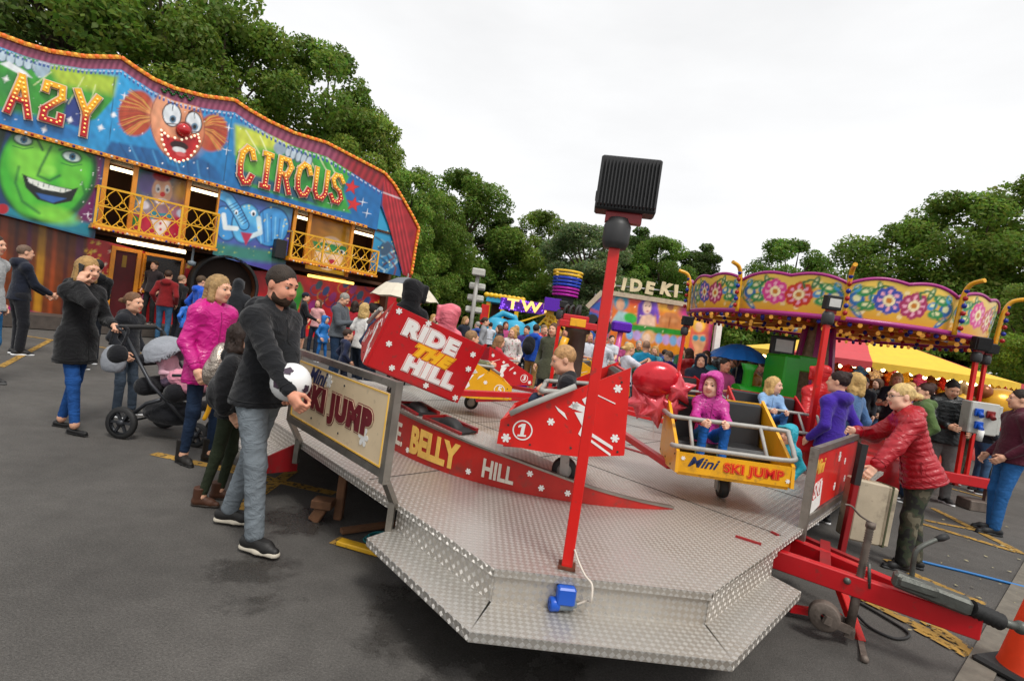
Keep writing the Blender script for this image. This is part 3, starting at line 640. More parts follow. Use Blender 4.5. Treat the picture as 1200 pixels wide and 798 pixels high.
for i in range(3):
    a, b, c, d = tin[i], tin[i + 1], tout[i + 1], tout[i]; n = Vector(((b - a).y, -(b - a).x, 0)).normalized()
    off = -n * .012
    ris.add([a + off - Vector((0, 0, .06)), b + off - Vector((0, 0, .06)), b + off + Vector((0, 0, ZD - ZT - .036)), a + off + Vector((0, 0, ZD - ZT - .036))], [(0, 1, 2, 3)])
    trd.prism([d, c, b + off, a + off], (0, 0, -.006)); e = Vector((0, 0, -.042)); z1 = Vector((0, 0, -.0065)); nos.add([d + e, c + e, c + z1, d + z1], [(0, 1, 2, 3)])
    l = (b - a).normalized(); u = Vector((0, 0, 1)); capm.add([a + n * .004 + l * .002 - u * -(ZD - ZT) - u * .032, b + n * .004 - l * .002 + u * (ZD - ZT) - u * .032, b + n * .004 - l * .002 + u * (ZD - ZT - .001), a + n * .004 + l * .002 + u * (ZD - ZT - .001)], [(0, 1, 2, 3)])
for m_, nm, ur in ((ris, 'riser', 0), (trd, 'step', R(4)), (nos, 'nosing', 0), (capm, 'deck_edge', 0)): pb(m_, nm, TP, uvrot=ur)
mb = MB(); s_ = Vector((0, 0, -.12))
for a, b in ((tin[0] - Vector((0, 0, .02)), tin[1] - Vector((0, 0, .02))), (tin[1], tin[2]), (tin[2], tin[3])): n = Vector((-(b - a).y, (b - a).x, 0)).normalized() * .08; mb.bar(a + n - Vector((0, 0, .1)), b + n - Vector((0, 0, .1)), .05, .1)
pb(mb, 'step_frame', mat('dark_steel', (.03, .028, .026), .6, var=.3, dirt=.5))
mb = MB(); nl = Vector((dl.y, -dl.x, 0)); nl = nl if nl.x < 0 else -nl
q = PF + dl * .02
mb.bar(P1 + nl * .005 - Vector((0, 0, .03)), PF + nl * .005 - Vector((0, 0, .03)), .01, .058); pb(mb, 'edge_trim', TP)
for i, t in enumerate((.5, 1.5, 2.6)):
    mb = MB(); c = P2 + dl * (1.2 + i * 1.2) + dr * .5; mb.bar(Vector((c.x, c.y, ZD - .1)), Vector((c.x, c.y, ZD - .1)) + dr * 4, .08, .12); pb(mb, 'chassis_beam', DRED)
mb = MB(); c = P2 + dr * .7; mb.bar(Vector((c.x, c.y, ZD - .09)), Vector((c.x, c.y, ZD - .09)) + dl * 5, .1, .1); pb(mb, 'chassis_beam', DRED)
mb = MB(); c = P2 + dr * 2.4 + dl * .3; mb.bar(Vector((c.x, c.y, .2)), Vector((c.x, c.y, .2)) + dl * 4.6, .9, .3); pb(mb, 'chassis_beam', mat('dark_steel'))
for nm, ax, t0, ln_ in (('deck_slot', (862, 628), (892, 637.5), .02), ('deck_slot', (710, 568.5), (729, 575), .02), ('deck_slot', (731, 524), (770, 536), .045), ('deck_slot', (904, 623), (912, 627), .02), ('deck_slot', (521, 494), (525, 498), .02)):
    a, b = G(*ax, ZD + .005), G(*t0, ZD + .005); mb = MB(); mb.bar(a, b, ln_, .012); pb(mb, nm, DRED)
mb = MB()
for t in (1.25, 2.5, 3.7):
    a = P2 + dl * t + Vector((0, 0, .001)); mb.bar(a + dr * .05, a + dr * 5, .006, .004); a = P3 + dr * t + Vector((0, 0, .0013)); mb.bar(a + dl * .05, a + dl * 5, .006, .004)
pb(mb, 'panel_joint', mat('joint_dirt', (.05, .042, .035), .8))
# side steps beyond the sign fence
st = empty('boarding_step', PF + dl * .3 + nl * .2 - Vector((0, 0, ZD)), 0, 'diamond plate boarding step with red end plate left of the cream sign', 'step')
SI = Matrix.Translation(-st.location)
a = PF + dl * .05; b = a + dl * 1.0; z = Vector((0, 0, ZT - ZD))
mb = MB(); mb.prism([a + z, b + z, b + z + nl * .3, a + z + nl * .3], (0, 0, -.03)); mb.add([a + z + nl * .004, b + z + nl * .004, b + nl * .004, a + nl * .004], [(0, 1, 2, 3)]); o = mb.build('step', TP, st, 0); o.matrix_parent_inverse = SI
mb = MB(); mb.prism([a - dl * .006 + Vector((0, 0, -.02)), a - dl * .006 + nl * .305 + z + Vector((0, 0, .004)), a - dl * .006 + nl * .305 + z - Vector((0, 0, .09)), a - dl * .006 + z - Vector((0, 0, .09))], dl * -.012); o = mb.build('end_plate', DRED, st); o.matrix_parent_inverse = SI
# wooden props under the platform
def prop(a, hgt, w, label, lean=.0):
    o = empty('wooden_prop', a, 0, label, 'prop'); mb = MB(); mb.bar((0, 0, 0), (lean, 0, hgt), w, w, bev=.008); mb.build('post', WOOD, o); mb = MB(); mb.box((-w * .9 + lean, -w * .7, hgt), (w * .9 + lean, w * .7, hgt + .06), bev=.006); mb.build('packing_block', WOOD, o)
prop(G(396, 608), .34, .06, 'slim timber prop with packing block under the left platform edge')
prop(G(368, 609), .1, .08, 'short timber offcut lying under the platform behind the man', .05)
mb = MB(); mb.bar(G(400, 622, .03), G(470, 612, .03), .05, .03); tag(mb.build('plank', WOOD), 'loose timber plank lying on asphalt under the platform', 'plank')
mb = MB()
for k in range(3): mb.tube([G(440 + 14 * math.cos(t) + k * 3, 632 + 5 * math.sin(t) - k * 2, .02 + .012 * k) for t in np.linspace(0, 5.5, 14)], .006, 6)
tag(mb.build('rope', mat('teal_rope', H('1f6f74'), .7, bump=.3)), 'coil of teal rope by the corner step', 'rope')
mb = MB(); mb.bar(G(397, 634, .02), G(447, 648, .02), .07, .03, bev=.006); tag(mb.build('wedge_board', paint('c99a1c', .6, .7)), 'yellow painted board lying under the end of step', 'board')
# ------------------------------------------------------------------ the hill ramp
fl6 = [(math.cos(t) * (.45 + .55 * abs(math.cos(3 * t)) ** .7), math.sin(t) * (.45 + .55 * abs(math.cos(3 * t)) ** .7)) for t in np.linspace(0, 2 * math.pi, 36, endpoint=False)]
def flake(mb, M, r, dots=True):
    """a painted six petal snowflake, a flat disc 2 mm thick"""
    mb.prism([(x * r, y * r, 0) for x, y in fl6], (0, 0, .002), M)
ramp = empty('hill_ramp', G(560, 545, ZD), 0, 'curved red ramp wall with painted lettering on the platform', 'ramp'); RI = Matrix.Translation(-ramp.location)
pts = [(405, 487), (430, 505), (459, 526), (491, 541), (524, 555), (560, 565), (600, 575.5), (640, 584), (700, 591.5), (750, 595.5), (790, 597)]
hts = [.36, .345, .30, .285, .262, .235, .205, .165, .095, .045, .008]
rb = [G(*p, ZD + .001) for p in pts]
# smooth arc through the measured wall foot
def resample(P, V, n):
    P = np.array([list(p) for p in P]); t = np.concatenate([[0], np.cumsum(np.linalg.norm(np.diff(P, axis=0), axis=1))]); u = np.linspace(0, t[-1], n); c = np.polynomial.Polynomial.fit(t, P[:, 0], 4)(u), np.polynomial.Polynomial.fit(t, P[:, 1], 4)(u)
    return [Vector((x, y, P[0, 2])) for x, y in zip(*c)], np.interp(u, t, V)
rb, rh = resample(rb, hts, 41)
def rn(i):
    d = rb[min(i + 1, 40)] - rb[max(i - 1, 0)]; n = Vector((-d.y, d.x, 0)).normalized(); return n if n.dot(CEN - rb[i]) > 0 else -n
mb = MB(); mb.smooth = True
W = .46
vs = []
for i in range(41): vs += [rb[i], rb[i] + Vector((0, 0, rh[i]))]
mb.add(vs, [(2 * i, 2 * i + 2, 2 * i + 3, 2 * i + 1) for i in range(40)]); o = mb.build('outer_wall', mat('ramp_red', H('a81d15'), .45, var=.22, scale=5, dirt=.55, bump=.06), ramp); o.matrix_parent_inverse = RI
mb = MB(); vs = []
for i in range(41): n = rn(i); vs += [rb[i] - n * .006 + Vector((0, 0, rh[i] - .002)), rb[i] - n * .006 + Vector((0, 0, rh[i] + .012)), rb[i] + n * .035 + Vector((0, 0, rh[i] + .012)), rb[i] + n * .035 + Vector((0, 0, rh[i] - .002))]
mb.add(vs, [(4 * i + k, 4 * i + 4 + k, 4 * i + 4 + (k + 1) % 4, 4 * i + (k + 1) % 4) for i in range(40) for k in range(3)]); o = mb.build('edge_strip', STEEL, ramp); o.matrix_parent_inverse = RI
mb = MB(); vs = []
for i in range(41): n = rn(i); vs += [rb[i] + n * .036 + Vector((0, 0, rh[i])), rb[i] + n * W + Vector((0, 0, max(rh[i] - .03, .004)))]
mb.add(vs, [(2 * i, 2 * i + 2, 2 * i + 3, 2 * i + 1) for i in range(40)]); vs = []
for i in range(41): n = rn(i); vs += [rb[i] + n * W + Vector((0, 0, max(rh[i] - .03, .004))), rb[i] + n * (W + .3) + Vector((0, 0, .003))]
mb.add(vs, [(2 * i, 2 * i + 2, 2 * i + 3, 2 * i + 1) for i in range(40)]); o = mb.build('running_surface', TP, ramp); o.matrix_parent_inverse = RI
for (i0, i1) in ((11, 15), (16, 21)):                      # black sheets stand for the shade in two pits, each with a drive tyre
    mb = MB(); c = [rb[i0] + rn(i0) * .1, rb[i1] + rn(i1) * .1, rb[i1] + rn(i1) * .3, rb[i0] + rn(i0) * .3]; hz = [rh[i0], rh[i1], rh[i1], rh[i0]]; c = [p + Vector((0, 0, h_ + .008)) for p, h_ in zip(c, hz)]; mb.prism(c, (0, 0, -.012)); o = mb.build('pit_shade_sheet', mat('pit_shade_black', (.012, .011, .011), .8), ramp); o.matrix_parent_inverse = RI
    mb = MB(); mb.bar(c[3], c[2], .03, .04); mb.bar(c[0], c[1], .02, .02); mb.bar(c[0], c[3], .025, .03); o = mb.build('pit_frame', DRED, ramp); o.matrix_parent_inverse = RI
    m_ = (c[0] + c[1] + c[2] + c[3]) / 4 - Vector((0, 0, .09)); t_ = (c[1] - c[0]).normalized(); n_ = rn((i0 + i1) // 2); mb = MB(); Mx = frame((0, 0, 0), t_, Vector((0, 0, 1)), -n_).to_3x3()
    mb.lathe([(.07, -.045), (.125, -.05), (.14, -.03), (.145, 0), (.14, .03), (.125, .05), (.07, .045)], m_, 28, Mx); o = mb.build('drive_tyre', BLACK, ramp); o.matrix_parent_inverse = RI
def on_ramp(me):
    """bend flat lettering (x along the wall, y up) round the wall"""
    acc = [0.0]
    for i in range(40): acc.append(acc[-1] + (rb[i + 1] - rb[i]).length)
    x0 = acc[12]
    for v in me.vertices:
        s_ = np.interp(v.co.x, [0, acc[-1]], [0, acc[-1]]); i = int(min(np.searchsorted(acc, s_, 'right') - 1, 39)); t = (s_ - acc[i]) / (acc[i + 1] - acc[i]); p = rb[i].lerp(rb[i + 1], t); n = rn(i); h = rh[i] * (1 - t) + rh[i + 1] * t
        v.co = p - n * (.004 + v.co.z) + Vector((0, 0, v.co.y * h))
    me.update(); return me
acc = np.concatenate([[0], np.cumsum([(rb[i + 1] - rb[i]).length for i in range(40)])])
def s_of(px, py):
    g = G(px, py, ZD + .1); return acc[int(np.argmin([((p - g).xy.length) for p in rb]))]
LY = mat('cream_yellow', H('e3b65a'), .5, var=.2, scale=9); LW = mat('chalk_white', H('d2cbbe'), .55, var=.15, scale=9)
def ramp_text(t, s0, s1, y, h, m, fat):
    me = text_mesh(t, 1, m, depth=.002, off=.0); xs = [v.co.x for v in me.vertices]; ys = [v.co.y for v in me.vertices]; a, b = min(xs), max(xs); c, d = min(ys), max(ys); bpy.data.meshes.remove(me)
    me = text_mesh(t, 1, m, depth=.001, off=fat); 
    for v in me.vertices: v.co.x = s0 + (v.co.x - a) / (b - a) * (s1 - s0); v.co.y = y - h / 2 + (v.co.y - c) / (d - c) * h
    o = link('lettering', on_ramp(me), ramp); o.matrix_parent_inverse = RI
S = [s_of(*p) for p in ((467, 509), (478, 516), (484, 519), (528, 543), (546, 552), (599, 570))]
ramp_text('LE.', S[0], S[1], .47, .55, LW, .02); ramp_text('BELLY', S[2] + .03, S[3] - .02, .5, .62, LY, .05); ramp_text('HILL', S[4] + .02, S[5] - .02, .48, .5, LW, .035)
me = MB()
for (s0, y) in ((S[1] + .015, .18), (S[3] + .02, .24), (S[5] + .05, .75), (S[5] + .16, .35), (S[5] + .34, .4)):
    i = int(np.searchsorted(acc, s0)); n = rn(i); t_ = (rb[i + 1] - rb[i]).normalized(); M = frame(rb[i] - n * .004 + Vector((0, 0, rh[i] * y)), t_, Vector((0, 0, 1)), -n); flake(me, M, .022)
o = me.build('snowflake_decal', WHITE, ramp); o.matrix_parent_inverse = RI
# ------------------------------------------------------------------ fences with signs
def local(root): return root.matrix_world.inverted() if False else Matrix.LocRotScale(root.location, root.rotation_euler, (1, 1, 1)).inverted()
def wb(mb, name, m, root, uvrot=0.0):             # geometry given in world coordinates, parented under a thing that stands elsewhere
    o = mb.build(name, m, root, uvrot); o.matrix_parent_inverse = local(root); return o
def wt_(name, txt, size, m, root, M, **k):
    o = link(name, text_mesh(txt, size, m, M=M, **k), root); o.matrix_parent_inverse = local(root); return o
CREAM = mat('cream_board', H('d9c3a0'), .45, var=.08, scale=3, dirt=.25); MAROON = mat('maroon_letter', H('6e2028'), .45, var=.1); NAVY = mat('navy_letter', H('1d2c55'), .45, var=.05); GOLD = mat('gold_letter', H('e0b040'), .45)
FA = P1 + nl * .12 - dl * .03; FB = PF + nl * .12 - dl * .02
fz0, fz1 = .66, 1.155
fence = empty('sign_fence', (FA.x, FA.y, 0), 0, 'steel framed cream fence panel lettered Mini SKI JUMP beside the bearded man', 'fence')
mb = MB(); up = Vector((0, 0, 1))
A0, A1, B0, B1 = (Vector((p.x, p.y, z)) for p, z in ((FA, fz0), (FA, fz1), (FB, fz0), (FB, fz1)))
for a, b in ((A0 - up * .03, A1), (B0, B1)): mb.bar(a, b, .045, .045, up=dl, ext=.02)
mb.bar(A0 + dl * .024, B0 - dl * .024, .045, .045); mb.bar(A1 + dl * .024, B1 - dl * .024, .042, .04); wb(mb, 'frame', STEEL, fence)
for P_, Q in ((P1 - dl * .005, A0), (PF, B0)):
    mb = MB(); mb.bar(Vector((P_.x, P_.y, ZD - .02)) + nl * .012, Q - up * .02, .045, .03); wb(mb, 'bracket', STEEL, fence)
    mb = MB(); p = Vector((P_.x, P_.y, ZD - .03)) + nl * .03; mb.bar(p - up * .14, p + up * .04, .05, .035); wb(mb, 'bracket', STEEL, fence)
xr = -dl; nO = nl; pan = Vector(((FA.x + FB.x) / 2, (FA.y + FB.y) / 2, (fz0 + fz1) / 2)); FW = (FA - FB).length
Mp = frame(pan + nO * .012, xr, up, nO)
mb = MB(); mb.box((-FW / 2 + .025, -(fz1 - fz0) / 2 + .03, -.012), (FW / 2 - .025, (fz1 - fz0) / 2 - .055, .006), Mp); pn_ = wb(mb, 'sign_panel', CREAM, fence)
mb = MB(); w, h = FW / 2 - .03, (fz1 - fz0) / 2
for a, b in (((-w, -h + .035), (w, -h + .035)), ((-w, h - .06), (w, h - .06)), ((-w, -h + .035), (-w, h - .06)), ((w, -h + .035), (w, h - .06))): mb.bar(Mp @ Vector((*a, .007)), Mp @ Vector((*b, .007)), .004, .008)
wb(mb, 'gold_line', GOLD, fence)
def outline_text(root, txt, size, M, cols, fats, shear=0, sx=1, spacing=1.0):
    for k, (c, f) in enumerate(zip(cols, fats)): wt_('lettering', txt, size, c, root, M @ Matrix.Translation((0, 0, .0075 + .0016 * k)), depth=.001, off=f, shear=shear, sx=sx, spacing=spacing)
outline_text(fence, 'SKI JUMP', .19, Mp @ Matrix.Translation((.03, -.02, 0)) , [MAROON, CREAM, MAROON], [.026, .0205, .0155], sx=1.12, spacing=1.16)
outline_text(fence, 'Mini', .14, Mp @ Matrix.Translation((-.3, .125, 0)), [NAVY], [.004], shear=.45, sx=1.1)
mb = MB()
for x, y, r in ((-.1, .13, .045), (.44, -.1, .06), (-.58, -.08, .035)): flake(mb, Mp @ Matrix.Translation((x, y, .0075)), r)
wb(mb, 'snowflake_decal', WHITE, fence)
for x, y in ((-.52, .12), (.12, .14), (.12, -.16), (-.3, -.16), (.5, .03)): mb = MB(); mb.lathe([(0, .012), (.006, .011), (.008, .007)], (0, 0, 0), 8); mb.v = [tuple(Mp @ (Vector(v) + Vector((x, y, 0)))) for v in mb.v]; wb(mb, 'bolt', mat('dark_steel'), fence)
# right fence, red panel
RA = G(940, 622, ZD - .02); RB = RA + dr * 2.0; RBx = G(1000, 582, ZD); RB = RA + dr * (RBx - RA).length; n2 = Vector((dr.y, -dr.x, 0)); n2 = n2 if n2.dot(CEN - RA) < 0 else -n2
rf = empty('sign_fence', (RA.x, RA.y, 0), 0, 'steel framed red fence panel at the right edge where the woman leans', 'fence')
z1 = ZD + .56; mb = MB()
for p, z0, z in ((RA, ZD - .1, z1), (RB, ZD - .05, z1 + .02)): mb.bar(Vector((p.x, p.y, z0)), Vector((p.x, p.y, z)), .05, .04, up=dr)
mb.bar(Vector((RA.x, RA.y, z1 - .02)) + dr * .026, Vector((RB.x, RB.y, z1)) - dr * .026, .04, .045); mb.bar(Vector((RA.x, RA.y, ZD + .06)) + dr * .026, Vector((RB.x, RB.y, ZD + .06)) - dr * .026, .04, .05); wb(mb, 'frame', STEEL, rf)
RW = (RB - RA).length; Mr = frame((RA + RB) / 2 + Vector((0, 0, .3)), -dr, up, -n2)
Mr = frame(Vector(((RA.x + RB.x) / 2, (RA.y + RB.y) / 2, ZD + .31)), dr, up, -(-n2) if dr.cross(up).dot(n2) > 0 else -n2)
for sgn in (1, -1):
    if sgn == 1: mb = MB(); mb.box((-RW / 2 + .03, -.215, -.006), (RW / 2 - .03, .2, .006), Mr); wb(mb, 'sign_panel', SOLID_RED, rf)
# the face towards the camera
vd = -1 if (Mr.to_3x3() @ Vector((0, 0, 1))).dot(Vector((0, 0, HC)) - Mr.translation) < 0 else 1
Mf = Mr @ Matrix.Rotation(math.pi, 4, 'Y') if vd < 0 else Mr
outline_text(rf, 'Mini', .15, Mf @ Matrix.Translation((-RW / 2 + .2, .1, 0)), [GOLD], [.003], shear=.35)
mb = MB(); mb.box((-RW / 2 + .07, -.16, .0062), (-RW / 2 + .36, .03, .0075), Mf @ Matrix.Rotation(R(6), 4, 'Z')); wb(mb, 'white_plate', WHITE, rf)
outline_text(rf, 'SKI', .16, Mf @ Matrix.Translation((-RW / 2 + .21, -.065, .001)) @ Matrix.Rotation(R(6), 4, 'Z'), [SOLID_RED, WHITE], [.012, .002], shear=.1)
mb = MB()
for x, y, r in ((.05, .12, .045), (.02, -.12, .035), (.3, .06, .03), (.4, -.1, .03)): flake(mb, Mf @ Matrix.Translation((x, y, .0065)), r)
wb(mb, 'snowflake_decal', WHITE, rf)
# ------------------------------------------------------------------ flood lamp posts
def flood_post(base, top, label, w=.05, box=.275, group=None, yaw=0.0, tilt=-8, front=False, plain=False):
    r = empty('floodlight_post', base, yaw, label, 'lamp post', group); hgt = top
    mb = MB(); mb.box((-w / 2, -w / 2, 0), (w / 2, w / 2, hgt), bev=.004); mb.build('post', SOLID_RED if not plain else RED, r)
    mb = MB(); mb.box((-w * .8, -w * .8, 0), (w * .8, w * .8, .012)); mb.build('foot_plate', mat('rust', H('5a2e1c'), .8, var=.4, scale=20), r)
    mb = MB(); mb.lathe([(0, hgt - .03), (.05, hgt - .03), (.062, hgt), (.062, hgt + .075), (.045, hgt + .11), (0, hgt + .115)], n=20); mb.build('lamp_joint', mat('grey_plastic', (.035, .035, .036), .5, var=.1), r)
    mb = MB(); b = box; Mx = Matrix.Translation((.02, 0, hgt + .1)) @ Matrix.Rotation(R(tilt), 4, 'X'); mb.box((-b * .3, -.02, -.01), (b * .3, .02, .035), Mx); mb.build('bracket', DRED, r)
    mb = MB(); mb.box((-b / 2, -.045, .035), (b / 2, .05, .035 + b * .92), Mx, bev=.008)
    if not front:
        for k in range(17): x = -b * .46 + b * .92 * k / 16; mb.box((x - .003, -.078, .05), (x + .003, -.0455, .02 + b * .9), Mx)
        mb.box((-b / 2 - .004, .0, .1), (-b / 2 + .02, .056, .13), Mx); mb.build('lamp_housing', mat('black_housing', (.016, .016, .017), .42, var=.15, bump=.05), r)
    else:
        mb.build('lamp_housing', mat('black_housing', (.016, .016, .017), .42), r)
        mb = MB(); mb.box((-b * .36, -.052, .035 + b * .2), (b * .36, -.046, .035 + b * .72), Mx); mb.build('lamp_glass', mat('lamp_glass', (.55, .55, .52), .15, spec=.6), r)
    return r
pbase = G(664, 664, ZD + .002); ptop = D(733, 286, pbase.y)
flood_post(pbase, ptop.z - pbase.z, 'tall red post with ribbed black floodlight standing at the platform front edge', yaw=R(-8), tilt=-4)
# blue plug and its cable on the step below the post
pl = empty('power_plug', G(655, 716, ZT), R(12), 'blue round power plug with grey sleeve lying on the step', 'plug')
mb = MB(); Mx = Matrix.Translation((0, 0, .034)) @ Matrix.Rotation(R(90), 4, 'Y'); mb.lathe([(0, -.05), (.026, -.05), (.031, -.045), (.031, -.012), (.027, -.008)], (0, 0, 0), 18, Mx); mb.build('plug_body', mat('blue_plastic', H('1450b4'), .35, var=.05), pl)
mb = MB(); mb.lathe([(.027, -.012), (.027, .055), (.018, .06), (.016, .075), (0, .076)], (0, 0, 0), 18, Mx); mb.build('sleeve', mat('mid_grey_plastic', H('6d7880'), .45, var=.05), pl)
mb = MB()
for a in range(3): mb.tube([(-.05, .014 * math.cos(a * 2.1), .034 + .014 * math.sin(a * 2.1)), (-.044, .014 * math.cos(a * 2.1), .034 + .014 * math.sin(a * 2.1))], .006, 6)
mb.build('pins', mat('dark_steel'), pl)
nf = Vector(((P3 - P2).y, -(P3 - P2).x, 0)).normalized()
sk = empty('power_socket', G(658, 700, .40) , R(4), 'square blue socket fixed to the riser behind the plug', 'socket'); sk.location = P2.lerp(P3, .33) + Vector((0, 0, -.075)) + nf * .012
mb = MB(); mb.box((-.042, -.03, -.04), (.042, .02, .04), bev=.008); mb.build('flap', mat('blue_plastic'), sk)
mb = MB(); p0 = pbase + Vector((.02, -.03, .1)); e = pl.location + Vector((.075, .015, .034))
cp = [p0, p0 + Vector((.02, -.03, -.04)), p0 + Vector((.05, -.07, -.08)), P2.lerp(P3, .43) + nf * .05 + Vector((0, 0, .0)), P2.lerp(P3, .43) + nf * .07 - Vector((0, 0, .06)), e + Vector((.05, .01, .02)), e]
def spline(P, n=6):
    P = [Vector(p) for p in P]; out = []
    for i in range(len(P) - 1):
        a, b, c, d = P[max(i - 1, 0)], P[i], P[i + 1], P[min(i + 2, len(P) - 1)]
        for k in range(n): t = k / n; out.append(.5 * ((2 * b) + (c - a) * t + (2 * a - 5 * b + 4 * c - d) * t * t + (-a + 3 * b - 3 * c + d) * t ** 3))
    return out + [P[-1]]
mb.tube(spline(cp), .005, 7); tag(mb.build('power_cable', mat('white_cable', H('c9bfb2'), .5)), 'thin white cable hanging from the post to the blue plug', 'cable')
# ------------------------------------------------------------------ centre of the ride
hub = empty('ride_hub', CEN, 0, 'dark central ride column with red machine head and radiating arms', 'ride hub')
mb = MB(); mb.lathe([(.3, 0), (.3, .06), (.16, .09), (.12, .14), (.11, 1.12), (.15, 1.14), (.15, 1.18)], n=20); mb.build('column', mat('brown_steel', H('4b423c'), .55, .3, var=.25, dirt=.4), hub)
mb = MB(); mb.box((-.24, -.16, 1.18), (.2, .16, 1.26), bev=.01); mb.box((-.2, -.12, 1.26), (.1, .12, 1.33), bev=.01); mb.build('machine_head', RED, hub)
mb = MB(); mb.box((-.12, -.175, 1.2), (.06, -.161, 1.29), bev=.004); mb.build('cover', YEL, hub)
mb = MB(); mb.tube([(.14, -.1, 1.3), (.14, .1, 1.3)], .07, 20); mb.tube([(.27, -.1, 1.24), (.27, .08, 1.24)], .1, 20); mb.build('drum', BLACK, hub)
mb = MB()
for x in (-.2, -.14, -.07): mb.tube(spline([(x, -.06, 1.28), (x + .01, -.09, 1.4), (x + .06, .02, 1.43), (x + .06, .06, 1.28)], 4), .014, 8)
mb.tube([(-.02, 0, 1.3), (-.02, 0, 1.46)], .03, 10); mb.build('pipework', mat('dark_steel'), hub)
mb = MB(); mb.tube([(-.2, -.14, .8), (-.14, -.14, 1.06)], .045, 12); mb.tube([(-.23, -.14, .7), (-.2, -.14, .8)], .03, 10); mb.build('hydraulic_ram', YEL, hub)
mb = MB(); mb.lathe([(.16, .3), (.4, .3), (.4, .42), (.16, .42)], n=24); mb.build('slew_ring', RED, hub)
